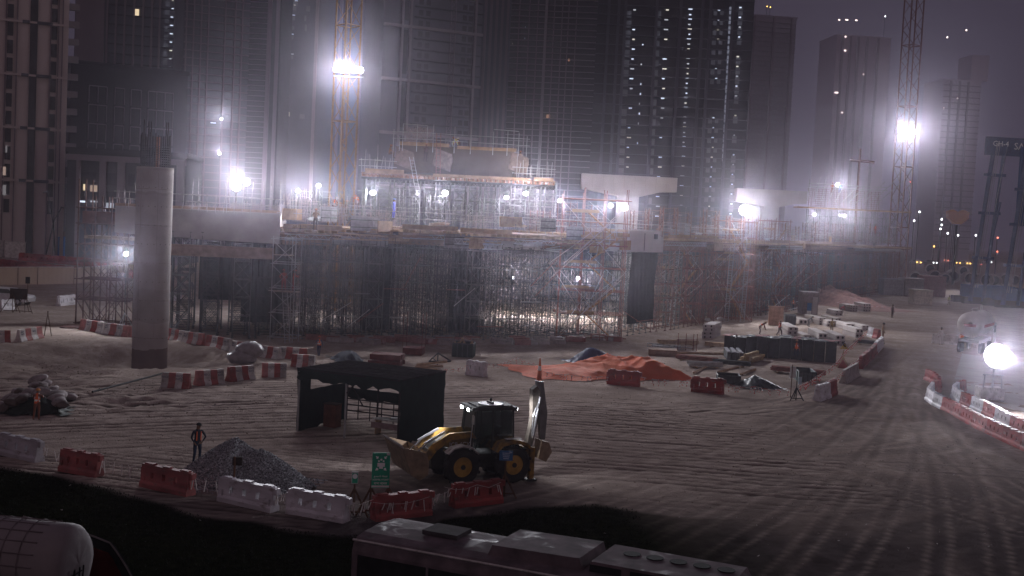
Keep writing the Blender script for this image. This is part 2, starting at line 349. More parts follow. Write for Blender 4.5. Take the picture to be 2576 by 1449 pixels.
# deck front edge: photo x -> depth
EX = [285, 435, 705, 1000, 1285, 1560, 1700, 1860, 2000, 2130, 2290]; EY = [91, 91, 93, 97, 101, 108, 119, 137, 158, 192, 245]
def hor(x): return 560 + (x - 1288) * math.tan(ROLL)
def edge(x, z=0.0, dy=0.0):
    Y = float(np.interp(x, EX, EY)); p = at(x, hor(x), Y); return Vector((p.x, p.y + dy, z))
LAMPS = [(595, 470, 97, 13, .72, 'big round floodlight low over the pale concrete deck end'), (621, 458, 103, 10, .4, 'floodlight just above and behind the biggest deck lamp'),
 (750, 480, 96, 6, .4, 'small floodlight over the rebar cage near the concrete block'), (802, 467, 99, 6, .4, 'small high floodlight between rebar cage and yellow crane'),
 (938, 485, 100, 8.5, .5, 'square floodlight just beyond the yellow crane mast'), (1050, 488, 103, 3.2, .2, 'tiny floodlight below the leaning aluminium ladder'),
 (1120, 485, 103, 9, .5, 'bright floodlight on a thick white pole under the pier head'), (1274, 497, 105, 6.5, .5, 'floodlight under the end of the wrapped pier head'),
 (1323, 487, 109, 8, .5, 'higher of two floodlights beyond the wrapped pier head'), (1408, 505, 108, 6.5, .5, 'floodlight on a thin pole over the timber edge board'),
 (1537, 517, 113, 6.5, .5, 'smaller floodlight of the pair beneath the first hammerhead'), (1573, 523, 114, 9.5, .9, 'larger floodlight of the pair beneath the first hammerhead'),
 (1872, 529, 140, 15, 1.35, 'large round floodlight between the two hammerhead pier caps'), (2048, 540, 165, 4.5, .5, 'floodlight beside the slanting white pole on the far deck'),
 (2112, 541, 180, 3, .3, 'small floodlight of the close pair on the far deck'), (2124, 543, 182, 5, .5, 'brighter floodlight of the close pair on the far deck')]
PW = 5200
for x, y, Y, r, pw, lab in LAMPS:
    flood_pole(x, y, Y, r, PW * pw, 10.2, lab, flat=.8 if r < 10 else 1, omni=x in (595, 802, 1323, 1573, 1872, 2124))
flood_pole(2107, 465, 190, 5, PW * .6, 16.4, 'floodlight on top of the far rebar pier head')
flood_pole(317, 639, 97, 7, PW * .45, 0, 'floodlight on a stand inside the scaffold beside the round pier', stand='tripod')
flood_pole(1290, 700, 131, 5, PW * 1.6, 0, 'floodlight standing on the pale ground behind the shoring forest', stand='tripod', omni=True)
flood_pole(1455, 700, 135, 5, PW * 1.3, 0, 'farther floodlight standing behind the shoring forest', stand='tripod', omni=True)
flood_pole(557, 299, 235, 4, PW * .8, 0, 'upper of two distant site lamps beside the grid tower')
flood_pole(552, 386, 236, 4, PW * .8, 0, 'lower of two distant site lamps beside the grid tower')
# trailer light tower by the curved barriers
p = G(2497, 1012); t = T('light_tower', 'mobile light tower with one huge round lamp behind the curved barriers', 'light tower', (p.x, p.y, 0))
hh = at(2497, 895, p.y).z
for s in (-1, 1): MB().bar((s * .7, .2, 0), (s * .55, .2, hh - 1.3), .05, 6).o('leg', steel, t)
MB().box((0, .6, .55), (1.6, 1.0, .8)).o('engine_box', whitec, t)
MB().bar((0, .2, .8), (0, .2, hh), .07, 6).bar((-.7, .2, hh - 1.3), (.7, .2, hh - 1.3), .04).o('mast', steel, t)
q = lamp_head(t, (0, 0, hh), 31 * p.y / F, 0, R(8)); point(t, q, PW * 1.7, r=.5, spot=104, rot=(R(-90), 0, 0))
# ---------------------------------------------------------------- near round pier with its rebar cage
Yp = PIER.y; b = MB(); n = 40; zt = at(392, 421, Yp).z; rp = 44.3 * Yp / F
t = T('round_pier', 'tall round concrete pier standing in the pit with bare rebar on top', 'pier', (PIER.x, PIER.y, -1.4))
pcx = at(391, 421, Yp).x - PIER.x
hz_ = zt + 1.4
rows = [0, 2.6, 2.62, 5.2, 8, 11, hz_ - 1.9, hz_ - .35, hz_ - .34, hz_]; rad = [rp * .975, rp * .975, rp, rp, rp, rp, rp, rp, rp * 1.012, rp * 1.012]
vs = [Vector((r * math.cos(2 * math.pi * k / n), r * math.sin(2 * math.pi * k / n), z)) for z, r in zip(rows, rad) for k in range(n)]
b.add(vs, [(i * n + k, i * n + (k + 1) % n, (i + 1) * n + (k + 1) % n, (i + 1) * n + k) for i in range(len(rows) - 1) for k in range(n)] + [tuple(range((len(rows) - 1) * n, len(rows) * n))])
piermat = mat('weathered pier concrete', (.33, .285, .27), .9, 0, .16, .55, .25, 5)
# lift bands and repair patches are real stains of the concrete
pn = piermat.node_tree.nodes; pl = piermat.node_tree.links; src = [k for k in pn if k.type == 'VALTORGB'][0]; bs = pn['Principled BSDF']
tc = pn.new('ShaderNodeTexCoord'); sp = pn.new('ShaderNodeSeparateXYZ'); pl.new(tc.outputs['Object'], sp.inputs[0])
cr = pn.new('ShaderNodeValToRGB'); cr.color_ramp.interpolation = 'CONSTANT'
els = [(0, .62), (.145, 1.12), (.285, .86), (.44, .95), (.60, .90), (.74, 1.0), (.885, .92), (.90, 1.16)]
cr.color_ramp.elements[0].position = 0; cr.color_ramp.elements[0].color = (.52, .44, .44, 1)
cr.color_ramp.elements[1].position = els[1][0]; cr.color_ramp.elements[1].color = (1.1, 1.08, 1.1, 1)
for pp, vv in els[2:]:
    e = cr.color_ramp.elements.new(pp); e.color = (vv, vv, vv, 1)
dv = pn.new('ShaderNodeMath'); dv.operation = 'DIVIDE'; dv.inputs[1].default_value = hz_; pl.new(sp.outputs['Z'], dv.inputs[0])
nz = pn.new('ShaderNodeTexNoise'); nz.inputs['Scale'].default_value = .9; pl.new(tc.outputs['Object'], nz.inputs['Vector'])
ma_ = pn.new('ShaderNodeMath'); ma_.operation = 'MULTIPLY_ADD'; pl.new(nz.outputs['Fac'], ma_.inputs[0]); ma_.inputs[1].default_value = .05; pl.new(dv.outputs[0], ma_.inputs[2])
pl.new(ma_.outputs[0], cr.inputs[0])
mx = pn.new('ShaderNodeMix'); mx.data_type = 'RGBA'; mx.blend_type = 'MULTIPLY'; mx.inputs[0].default_value = 1
pl.new(src.outputs[0], mx.inputs[6]); pl.new(cr.outputs[0], mx.inputs[7]); pl.new(mx.outputs[2], bs.inputs['Base Color'])
b.o('shaft', piermat, t, True)
b = MB()
for z in (2.61, 5.2, 7.8, 10.4, 12.9):
    if z < hz_ - 1:
        for q in range(40):
            a, c = 2 * math.pi * q / 40, 2 * math.pi * (q + 1) / 40; b.bar((rp * 1.002 * math.cos(a), rp * 1.002 * math.sin(a), z), (rp * 1.002 * math.cos(c), rp * 1.002 * math.sin(c), z), .018, 4, cap=False)
for a in (R(-62), R(-118)): b.bar((rp * 1.003 * math.cos(a), rp * 1.003 * math.sin(a), 2.7), (rp * 1.003 * math.cos(a), rp * 1.003 * math.sin(a), hz_ - .4), .012, 4)
b.o('form_joint', mat('joint grout', (.24, .20, .19)), t); b = MB()
for z in np.arange(1.3, hz_ - 1, 1.3):
    for q in range(9): a = R(-170 + q * 20); b.bar((rp * .99 * math.cos(a), rp * .99 * math.sin(a), z), (rp * 1.006 * math.cos(a), rp * 1.006 * math.sin(a), z), .035, 6)
b.o('tie_hole', mat('tie hole', (.12, .10, .10)), t)
b = MB()
for k in range(34):
    a = 2 * math.pi * k / 34; c = Vector((rp * .8 * math.cos(a), rp * .8 * math.sin(a), hz_)); L = 3.2 if k in (5, 6, 12, 13, 22) else 2.1 + rnd.random() * .25
    b.bar(c, c + Vector((0, 0, L)), .04, 4)
for z in np.arange(.12, 1.5, .16):
    for k in range(20):
        a, a2 = 2 * math.pi * k / 20, 2 * math.pi * (k + 1) / 20
        b.bar((rp * .8 * math.cos(a), rp * .8 * math.sin(a), hz_ + z), (rp * .8 * math.cos(a2), rp * .8 * math.sin(a2), hz_ + z), .026, 3)
b.o('rebar_cage', mat('rusty rebar', (.045, .035, .033), .9, 0, .3), t)
MB().bar((.1, 0, hz_ - .1), (.1, 0, hz_ + 2.1), .17, 12).o('duct_pipe', mat('orange duct', (.30, .12, .07)), t)
# ---------------------------------------------------------------- deck
def block(name, label, cat, x0, x1, zb, zt, depth, m, extra=None, dy=0, Yo=None):
    a = edge(x0, 0, dy); c = edge(x1, 0, dy)
    if Yo: a = at(x0, hor(x0), Yo[0]); c = at(x1, hor(x1), Yo[1])
    L = math.hypot(c.x - a.x, c.y - a.y); t = T(name, label, cat, (a.x, a.y, zb), ang(a, c))
    return t, L
concb = mat('board marked concrete', (.34, .31, .30), .9, 0, .2, .6, .2, 4)
t, L = block('concrete_deck_end', 'plain grey concrete deck end wall running behind the round pier', 'deck', 290, 706, 7.9, 10.2, 14, concb)
MB().prism([(0, 0.2), (L * .28, 0), (L, -.15), (L, 2.3), (0, 2.3)], 0, 13).o('deck_body', concb, t)
MB().box((L / 2, .05, 2.42), (L, .16, .22)).o('edge_board', plyd, t)
MB().box((L * .62, -.2, -.95), (L * .7, .5, .9)).o('soffit_beam', plyd, t)
boards = [ply, plyd, plyd, ply, plyd, ply]
segs = [(708, 862, 9.2, 'black joists'), (862, 1006, 9.35, 'yellow boards'), (1006, 1152, 9.6, 'steel lattice beams'), (1152, 1288, 9.5, 'loose timber'), (1288, 1422, 9.5, 'dark pockets'), (1422, 1580, 9.7, 'timber edge board'),
        (1670, 1800, 9.8, 'double edge board'), (1800, 1932, 9.7, 'net skirt'), (1932, 2040, 9.6, 'bundled tubes'), (2040, 2150, 9.6, 'bright rail ends'), (2150, 2292, 9.4, 'curving end')]
SEG = []
for i, (x0, x1, zt_, desc) in enumerate(segs):
    if i == 5: x1 = 1580
    t, L = block('formwork_platform', 'plywood deck formwork platform with %s, %s' % (desc, 'next to the pale concrete block' if i == 0 else 'under the wrapped pier head' if i in (2, 3) else 'left of the scaffold stair tower'.replace('left of', 'next to') if i in (4, 5) else 'on the near part of the long deck' if i < 4 else 'on the far part of the long deck'), 'platform', x0, x1, 0, 0, 0, ply)
    top = zt_; SEG.append((t, L, top))
    MB().box((L / 2, 8, top - .12), (L - .1, 16, .12)).o('plywood_deck', ply if i % 2 else plyd, t)
    b = MB()
    for k in range(int(L / .55)): b.box((k * .55 + .2, .9, top - .32), (.09, 2.6, .22))
    b.o('timber_joist', timber, t)
    for y in (.2, 1.7): MB().bar((0, y, top - .62), (L, y, top - .62), .13, 4).o('steel_beam', dsteel if y > 1 else plyd, t)
    if i % 3 != 1: MB().box((L / 2, -.42, top + .05), (L * .96, .05, .34)).o('edge_board', ply if i in (5, 6, 7, 3) else plyd, t)
    # lattice girder
    b = MB(); z0 = top - .95; b.bar((.3, -.1, z0), (L * .8, -.1, z0), .035); b.bar((.3, -.1, z0 + .34), (L * .8, -.1, z0 + .34), .035)
    for k in range(int(L * .8 / .36)): b.bar((.3 + k * .36, -.1, z0 + (.34 if k % 2 else 0)), (.66 + k * .36, -.1, z0 + (0 if k % 2 else .34)), .02)
    b.o('lattice_girder', timber if i % 2 else steel, t)
    # concrete poured so far, set back
    MB().box((L / 2, 7, top - .9), (L, 8, 1.3)).o('soffit_form', concb if i in (1, 3, 4) else plyd, t)
t, L = block('precast_deck_block', 'smooth light grey precast block set in the deck edge', 'block', 1583, 1669, 8.3, 10.2, 5, conc2, dy=-.5)
MB().box((L / 2, 2.5, .9), (L, 5, 2.1)).o('block_body', conc2, t)
MB().bar((L * .42, -.06, 0), (L * .42, -.06, 1.7), .04).box((L * .75, -.06, 1.4), (.8, .06, .5)).o('form_tie', dsteel, t)
# panels, girders and bundles stored and hung along the deck edge
pcs = [('plywood_shutter', 'plywood formwork panel'), ('steel_shutter', 'grey steel shutter panel'), ('board_bundle', 'bundle of planks'), ('lattice_truss', 'zigzag lattice beam'), ('tube_bundle', 'bundle of scaffold tubes')]
pm_ = [ply, mat('grey shutter', (.22, .21, .22), .6), timber, steel, mat('brown tubes', (.26, .15, .11), .7)]
for i in range(46):
    x = 716 + i * 33.5 + rnd.uniform(-8, 8)
    if 1575 < x < 1675: continue
    k = (i * 7 + i // 5) % 5; nm, ds = pcs[k]; e0, e1 = edge(x, 0, -.75 - rnd.random() * .4), edge(x + 8, 0, -.75); rz_ = ang(e0, e1); L = rnd.uniform(1.6, 3.2); zb = rnd.choice((8.0, 8.35, 8.7, 9.1, 9.75, 10.0)); t = T(nm, '%s at the deck edge, %s' % (ds, 'above the shoring behind the shelter' if x < 1110 else 'above the scrap skip' if x < 1390 else 'beside the stair tower head' if x < 1600 else 'above the maroon towers' if x < 1990 else 'toward the far end'), nm.replace('_', ' ')[:20], (e0.x, e0.y, zb), rz_, 'pieces along the deck edge')
    t['label'] = t['label'] + ', ' + ('upper' if zb > 9.5 else 'lower') + ' ' + ORD[i % 16]
    if k == 0: MB().box((L / 2, 0, .45), (L, .06, .9)).o('sheet', pm_[0], t); MB().box((L * .2, .08, .45), (.1, .1, .9)).box((L * .8, .08, .45), (.1, .1, .9)).o('backing_rib', timber, t)
    elif k == 1: MB().box((L / 2, 0, .6), (L, .08, 1.2)).o('sheet', pm_[1], t); MB().box((L / 2, -.06, .3), (L, .05, .07)).box((L / 2, -.06, .9), (L, .05, .07)).o('stiffener', dsteel, t)
    elif k == 2:
        b = MB()
        for q in range(6): b.box((L / 2 + rnd.uniform(-.2, .2), (q % 2) * .25, .06 + (q // 2) * .08), (L, .22, .07))
        b.o('plank', timber, t); MB().bar((.3, -.13, -.1), (.3, -.13, .3), .03).o('strap', dsteel, t)
    elif k == 3:
        b = MB(); b.bar((0, 0, 0), (L, 0, 0), .04).bar((0, 0, .45), (L, 0, .45), .04); n_ = int(L / .35)
        for q in range(n_): b.bar((q * .35, 0, 0 if q % 2 else .45), (q * .35 + .35, 0, .45 if q % 2 else 0), .022)
        b.o('girder', pm_[3] if i % 2 else timber, t)
    else:
        b = MB()
        for q in range(8): b.bar((rnd.uniform(-.3, .2), (q % 3) * .09, .05 + (q // 3) * .09), (L + rnd.uniform(-.2, .5), (q % 3) * .09 + rnd.uniform(-.15, .15), .05 + (q // 3) * .09 + rnd.uniform(-.1, .25)), .03, 5)
        b.o('tube', pm_[4] if i % 2 else steel, t)
# loose bracing tubes across the front of the forest
for i in range(40):
    x = rnd.uniform(820, 2050); p = edge(x, 0, -.15 - .4 * rnd.random()); q = edge(x + rnd.uniform(28, 75), 0, -.35); z0 = rnd.uniform(.3, 5); dz = rnd.choice((0, 0, 1.6, 2.6, -2.0))
    o = MB().bar((0, 0, 0), (q.x - p.x, q.y - p.y, dz if z0 + dz > .3 else 0), .032, 5).o('bracing_tube', (steel, rsteel, dsteel)[i % 3], None); o.location = (p.x, p.y, z0); tag(o, '%s tube clipped across the shoring, %s and %s' % (('bright', 'maroon', 'dark')[i % 3], 'level' if dz == 0 else 'sloping', 'high up' if z0 > 3 else 'near the ground'), 'tube', 'loose bracing tubes, ' + ('bright', 'maroon', 'dark')[i % 3])
# guard rails, each bay its own thing
def rail(a, c, z, n, label, h=1.2, m=mat('tarnished tube', (.27, .25, .25), .6, .2, .4), grp='guard rails along the deck'):
    L = math.hypot(c.x - a.x, c.y - a.y); t = T('guard_rail', label, 'guard rail', (a.x, a.y, z), ang(a, c), grp)
    for k in range(n + 1):
        hh = h * (.9 + rnd.random() ** 2 * 1.3); MB().bar((L * k / n + rnd.uniform(-.2, .2), 0, -.3), (L * k / n + rnd.uniform(-.15, .15), 0, hh), .026, 5).o('post', m, t)
    for zz in (.5, 1.05):
        MB().bar((-.3, 0, zz * h / 1.2), (L + .3, 0, zz * h / 1.2 + rnd.uniform(-.06, .06)), .03, 5).o('rail', m, t)
    return t
k = 0
for x0, x1 in [(295, 340), (436, 500), (500, 565), (565, 635), (635, 705)] + [(q, q + 62) for q in range(708, 1560, 62)] + [(q, q + 48) for q in range(1590, 2250, 48)]:
    where = 'on the plain concrete deck end' if x0 < 706 else 'near the orange crane mast' if x0 < 1000 else 'below the wrapped pier head' if x0 < 1290 else 'above the timber edge boards' if x0 < 1580 else 'below the first hammerhead' if x0 < 1760 else 'beneath the large round floodlight' if x0 < 1930 else 'on the far narrowing deck'
    k += 1
    rail(edge(x0, 0, -.3 if x0 > 706 else .1), edge(x1, 0, -.3 if x0 > 706 else .1), 9.8 if x0 > 706 else 10.3, 3, 'galvanised tube guard rail bay %s, %s along the edge' % (where, ORD[(k - 1) % 16]))
    if x0 > 700 and k % 2 == 0:
        rail(edge(x0, 0, 6), edge(x1 + 10, 0, 6.5), 9.9, 4, 'rear galvanised guard rail bay %s, %s row' % (where, ORD[(k - 1) % 16]), 1.5)
# rebar starter mats on the deck
rb = mat('light rebar', (.33, .27, .26), .8, .2, .2)
for i, (x0, x1, dy, hh, dens) in enumerate([(440, 560, 2.5, 1.0, 60), (560, 700, 2.5, 1.3, 80), (706, 790, 3, 2.0, 70), (790, 870, 3, 1.6, 60), (900, 1010, 4, 1.2, 50), (1170, 1300, 7, 1.3, 50), (1310, 1430, 5, 1.2, 40), (1760, 1870, 5, 1.6, 50), (1900, 2010, 5, 1.8, 50), (2030, 2190, 5, 1.8, 60), (2190, 2285, 3, 1.4, 40)]):
    a = edge(x0, 0, dy); c = edge(x1, 0, dy); L = math.hypot(c.x - a.x, c.y - a.y)
    t = T('rebar_mat', 'standing rebar mat on the deck, %s along from the round pier' % ORD[i], 'rebar', (a.x, a.y, 9.6), ang(a, c), 'rebar mats on the deck')
    b = MB()
    for q in range(dens):
        u = rnd.random() * L; v = rnd.random() * 2.2; l = rnd.uniform(-.35, .35) if i != 1 else 0
        b.bar((u, v, 0), (u + l, v, hh * rnd.uniform(.8, 1.2)), .017, 3)
    b.o('upright_bar', rb, t); b = MB()
    for q in range(7):
        zz = hh * (q + 1) / 8; b.bar((0, (q % 3) * 1.0, zz), (L, (q % 3) * 1.0, zz), .02, 3)
    b.o('cross_bar', rb, t)
# ---------------------------------------------------------------- shoring towers
def shore_mesh(h, w=1.35, lift=1.45, var=0, tube=.035):
    fr = MB(); br = MB(); n = int(h / lift)
    cs = [(0, 0), (w, 0), (w, w), (0, w)]
    for c in cs: fr.bar((c[0], c[1], 0), (c[0], c[1], h), tube, 4, cap=False)
    for k in range(n + 1):
        z = .35 + k * lift
        if z > h: break
        for q in range(4):
            a, c = cs[q], cs[(q + 1) % 4]
            fr.bar((*a, z), (*c, z), tube * .8, 4, cap=False)
            if k < n and (k + q + var) % 3 != 0:
                z2 = min(h, z + lift)
                br.bar((*a, z), (*c, z2), tube * .55, 3, cap=False)
                if var != 1: br.bar((*a, z2), (*c, z), tube * .55, 3, cap=False)
    jk = MB()
    for c in cs: jk.box((c[0], c[1], .03), (.22, .22, .06)); jk.bar((c[0], c[1], h), (c[0], c[1], h + .25), .02); jk.box((c[0], c[1], h + .26), (.2, .2, .05))
    return fr, br, jk
def shore_proto(h, w, lift, var, m, tube=.035):
    fr, br, jk = shore_mesh(h, w, lift, var, tube)
    t = T('shoring_tower', 'x', 'shoring tower'); fr.add(jk.v, jk.f); fr.o('frame', m, t); br.o('cross_brace', m, t)
    return t
midsteel = mat('worn grey shoring steel', (.15, .155, .16), .65, .2, .3)
protos = [shore_proto(7.8, 1.35, 1.45, v, dsteel if v < 3 else midsteel) for v in (0, 1, 2, 3, 4)] + [shore_proto(7.8, 1.35, 1.45, v, mat('dull maroon shoring', (.17, .085, .075), .7), .045) for v in (0, 2)]
used = set(); nS = 0
def place_shore(i, p, rz, label, grp, sc=None):
    global nS
    nS += 1
    if i not in used:
        used.add(i); t = protos[i]; t.location = p; t.rotation_euler = (0, 0, rz); t['label'] = label; t['group'] = grp
        if sc: t.scale = sc
        return t
    return dup(protos[i], p, rz, label, grp, sc)
# arc-length walk along the edge
walk = []; xx = 440.0; P0 = edge(xx)
while xx < 2280:
    walk.append(xx); P = edge(xx)
    while (edge(xx) - P).length < (2.25 if xx < 1560 else 2.9): xx += 1
for w_i, xw in enumerate(walk):
    p = edge(xw); q = edge(xw + 6); rz = ang(p, q)
    zone = 'behind the red and white barriers' if xw < 780 else 'behind the dark shelter' if xw < 1110 else 'behind the steel scrap skip' if xw < 1390 else 'beside the maroon stair tower' if xw < 1640 else 'behind the slab stacks' if xw < 1990 else 'at the far end of the deck'
    nr = 7 if xw < 1560 else (3 if xw < 1960 else 2)
    if 1583 < xw < 1650: nr = 1
    for r_ in range(nr):
        pp = p + Vector((-math.sin(rz), math.cos(rz), 0)) * (r_ * 2.3 + .5) + Vector((rnd.uniform(-.25, .25), 0, 0))
        v = rnd.choice((3, 4, 0) if r_ == 0 else (0, 1, 2, 0)); v = rnd.choice((5, 6, 3)) if xw > 1655 and r_ == 0 else v
        place_shore(v, pp, rz + rnd.uniform(-.02, .02), '%s shoring tower %s, in the %s row back' % ('maroon tube' if v > 4 else 'grey steel' if v > 2 else 'dark steel', zone, ORD[r_]), 'shoring towers under the deck, %s row' % ORD[r_], (1, 1, rnd.uniform(1.0, 1.06)))
# edge scaffolds rising above the deck line
for i, x in enumerate(list(range(722, 1560, 70)) + list(range(1598, 2260, 36))):
    p = edge(x, 9.7, 3.2 if x < 1560 else rnd.uniform(.4, 2.5)); q = edge(x + 6, 9.7, 3.2)
    dup(protos[(5, 6)[i % 2] if x > 1300 else 3], p, ang(p, q) if x < 1560 else .2, 'short %s scaffold standing on the deck edge, %s of the %s stretch' % ('maroon' if x > 1300 else 'grey', ORD[i % 16], 'near' if i < 16 else 'far'), 'edge scaffolds on the deck', (1.1, .8, rnd.uniform(.24, .42)))
# light shoring standing on the deck under the wrapped pier head
sp2 = shore_proto(4.3, 1.1, 1.0, 0, midsteel, .03); sp2['label'] = 'x'
first = True
for r_ in range(2):
    for k in range(13):
        x = 912 + k * 38; Y = 113 + r_ * 5; p = at(x, hor(x), Y); p.z = 10.0
        lab = 'slender shoring tower standing on the deck, %s from the crane, %s row' % (ORD[k], ORD[r_])
        if first: sp2.location = p; sp2['label'] = lab; sp2['group'] = 'shoring on the deck'; first = False
        else: dup(sp2, p, .05, lab, 'shoring on the deck')
# debris nets hung in the forest, and a dark sheet below the precast block
for i, (x0, x1, dy, zb, zt_) in enumerate([(437, 700, 8, 2.5, 7.9), (600, 720, 1.9, 1.2, 7.6), (900, 985, 4.2, .5, 7.6), (1590, 1655, -.2, 1.2, 8.1), (1130, 1210, 6.5, 0, 7.6), (1960, 2200, 3.3, .5, 7.6)]):
    a = edge(x0, 0, dy); c = edge(x1, 0, dy); L = math.hypot(c.x - a.x, c.y - a.y)
    b = MB(); n = 24; vs = []
    for j in range(9):
        for k in range(n): vs.append((L * k / (n - 1), .12 * math.sin(k * 1.9 + j * .6) + rnd.uniform(-.03, .03), zb + (zt_ - zb) * j / 8))
    vs += [(x, y + .02, z) for x, y, z in vs]; N_ = 9 * n
    fs = [(j * n + k, j * n + k + 1, (j + 1) * n + k + 1, (j + 1) * n + k) for j in range(8) for k in range(n - 1)]
    b.add(vs, fs + [tuple(v + N_ for v in f[::-1]) for f in fs])
    o = b.o('debris_net', netm, None, True); o.location = a; o.rotation_euler = (0, 0, ang(a, c))
    tag(o, 'dark debris net hanging under the deck, %s' % ('behind the round pier deep in the forest', 'in front by the mobile scaffold', 'behind the shelter roof', 'wide sheet below the precast block', 'behind the scrap skip', 'beyond the slab stacks')[i], 'net')
# footing blocks along the front of the forest
b = MB().prism([(-.55, 0), (.55, 0), (.5, .38), (-.5, .38)], -.25, .25); fb = b.o('concrete_footing', mat('footing concrete', (.30, .25, .24)), None)
fb2 = MB().prism([(-.7, 0), (.7, 0), (.7, .45), (-.7, .45)], -.22, .22).o('concrete_footing', mat('painted footing', (.27, .12, .11)), None)
c = 0
for k in range(72):
    x = rnd.uniform(800, 1560); p = edge(x, .02, rnd.uniform(-4.2, 0.3) if x > 950 else rnd.uniform(-2.5, 0)); src = fb if k % 3 else fb2
    lab = '%s concrete footing block lying %s the shoring legs' % ('grey' if k % 3 else 'red painted', 'in front of')
    if c == 0 and src is fb2: pass
    if k in (0,): fb2.location = p; fb2['label'] = lab; fb2['category'] = 'block'; fb2['group'] = 'red painted footing blocks'; fb2.rotation_euler.z = rnd.random(); continue
    if k == 1: fb.location = p; fb['label'] = lab; fb['category'] = 'block'; fb['group'] = 'grey footing blocks'; continue
    dup(src, p, rnd.uniform(-.5, .5), lab, None)
# ---------------------------------------------------------------- wrapped pier head on its platform
def local(name, label, cat, x0, Y, z, rz=0): p = at(x0, hor(x0), Y); return T(name, label, cat, (p.x, Y, z), rz), p
Yc = 114.0; k_ = Yc / F
t, p = local('pier_head_formwork', 'sheet wrapped pier head formwork with rebar and rails on top', 'formwork', 1140, Yc, 14.9, R(-2))
canv = mat('beige curing sheet', (.10, .082, .066), .85, 0, .15, .8, .3, 3)
b = MB()
pts = [(-6.2, 0), (5.6, -.2), (6.2, 1.6), (5.6, 2.6), (-5.6, 2.7), (-5.9, 2.1)]
b.prism(pts, 0, 7); b.o('wrapped_concrete', canv, t)
for s, x0 in ((0, -2.2), (1, -6.0), (2, 5.3)):
    b = MB(); n = 7
    vs = [(x0 + q * .3 + .1 * math.sin(j), -.12 - .12 * (q % 2) + rnd.uniform(-.04, .04), 2.5 - j * .35 - q * .1) for j in range(6) for q in range(n)]
    fs = [(j * n + q, j * n + q + 1, (j + 1) * n + q + 1, (j + 1) * n + q) for j in range(5) for q in range(n - 1)]; NV = len(vs)
    b.add(vs + [(x, y + .03, z) for x, y, z in vs], fs + [tuple(v + NV for v in f[::-1]) for f in fs]); b.o('hanging_sheet', mat('brown sheet', (.20, .15, .14)), t, True)
MB().box((-3.2, -.1, 2.75), (5.0, .12, .35)).box((3, -.1, 2.6), (5.8, .12, .3)).o('edge_board', ply, t)
b = MB()
for q in range(60): b.bar((-5.6 + rnd.random() * 3.4, .8 + rnd.random() * 2, 2.7), (-5.6 + rnd.random() * .1 + (q % 30) * .11, .8 + rnd.random() * 2, 4.3 + rnd.random() * .3), .018, 3)
b.o('rebar_cage', rb, t)
for x, h in ((-6.2, 4.1), (-5.6, 3.4), (-5.3, 4.6), (-3.9, 4.7), (-2.9, 4.6), (-2.3, 4.7), (-.2, 4.6), (1.4, 4.5), (3.6, 4.3), (5.0, 4.4), (6.1, 4.3), (6.9, 4.0)):
    MB().bar((x, -.3, 2.0), (x, -.3, h), .035, 5).o('post', steel, t)
for z in (3.2, 3.85):
    MB().bar((-6.3, -.3, z), (-2.2, -.3, z + .02), .03).o('rail', steel, t); MB().bar((-2.4, -.35, z), (7.2, -.35, z - .15), .03).o('rail', steel, t)
for x0, x1, z in ((-5.3, -2.9, 4.65), (3.6, 6.1, 4.5)): MB().bar((x0, -.3, z), (x1, -.3, z - .08), .035).o('rail', steel, t)
t2, p = local('raised_platform', 'timber and plywood platform carrying the wrapped pier head', 'platform', 905, Yc - 1.4, 14.5, R(-1.5))
Lp = 480 * k_
MB().box((Lp / 2, 4.5, .05), (Lp, 9, .15)).o('plywood_deck', plyd, t2)
MB().box((Lp * .12, -.1, .25), (Lp * .2, .06, .45)).box((Lp * .62, -.1, .12), (Lp * .5, .06, .3)).box((Lp * .94, -.1, .2), (Lp * .1, .06, .35)).o('edge_board', ply, t2)
b = MB()
for q in range(44): b.box((q * .43 + .2, .5, -.18), (.12, 2.4, .24))
b.o('timber_joist', mat('red-brown joists', (.30, .15, .10)), t2)
for y in (0, 4, 8): MB().bar((0, y, -.42), (Lp, y, -.42), .1).o('steel_beam', dsteel, t2)
for i, (x0, x1) in enumerate(((905, 945), (945, 985), (1290, 1330), (1330, 1383))):
    a = at(x0, hor(x0), Yc - 1.3); c = at(x1, hor(x1), Yc - 1.3)
    rail(a, c, 14.7, 4, 'guard rail bay on the raised platform, %s from the crane' % ORD[i], 1.25, steel, 'rails on the raised platform')
# ladders
def ladder(a, c, label, w=.4, m=steel):
    a = Vector(a); c = Vector(c); t = T('ladder', label, 'ladder', a); d = c - a; s = Vector((w / 2, 0, 0)); n = int(d.length / .3)
    for q in (-1, 1): MB().bar(s * q, d + s * q, .03).o('side_rail', m, t)
    b = MB()
    for k in range(1, n): b.bar(d * k / n - s, d * k / n + s, .018, 3)
    b.o('rung', m, t); return t
ladder(at(1050, 478, Yc - 2.2), at(1035, 395, Yc - 2.0), 'aluminium ladder leaning on the wrapped pier head'); ladder(at(1102, 440, Yc - 1.8), at(1104, 335, Yc - 1.6), 'dark ladder standing up the middle of the pier head', m=rsteel)
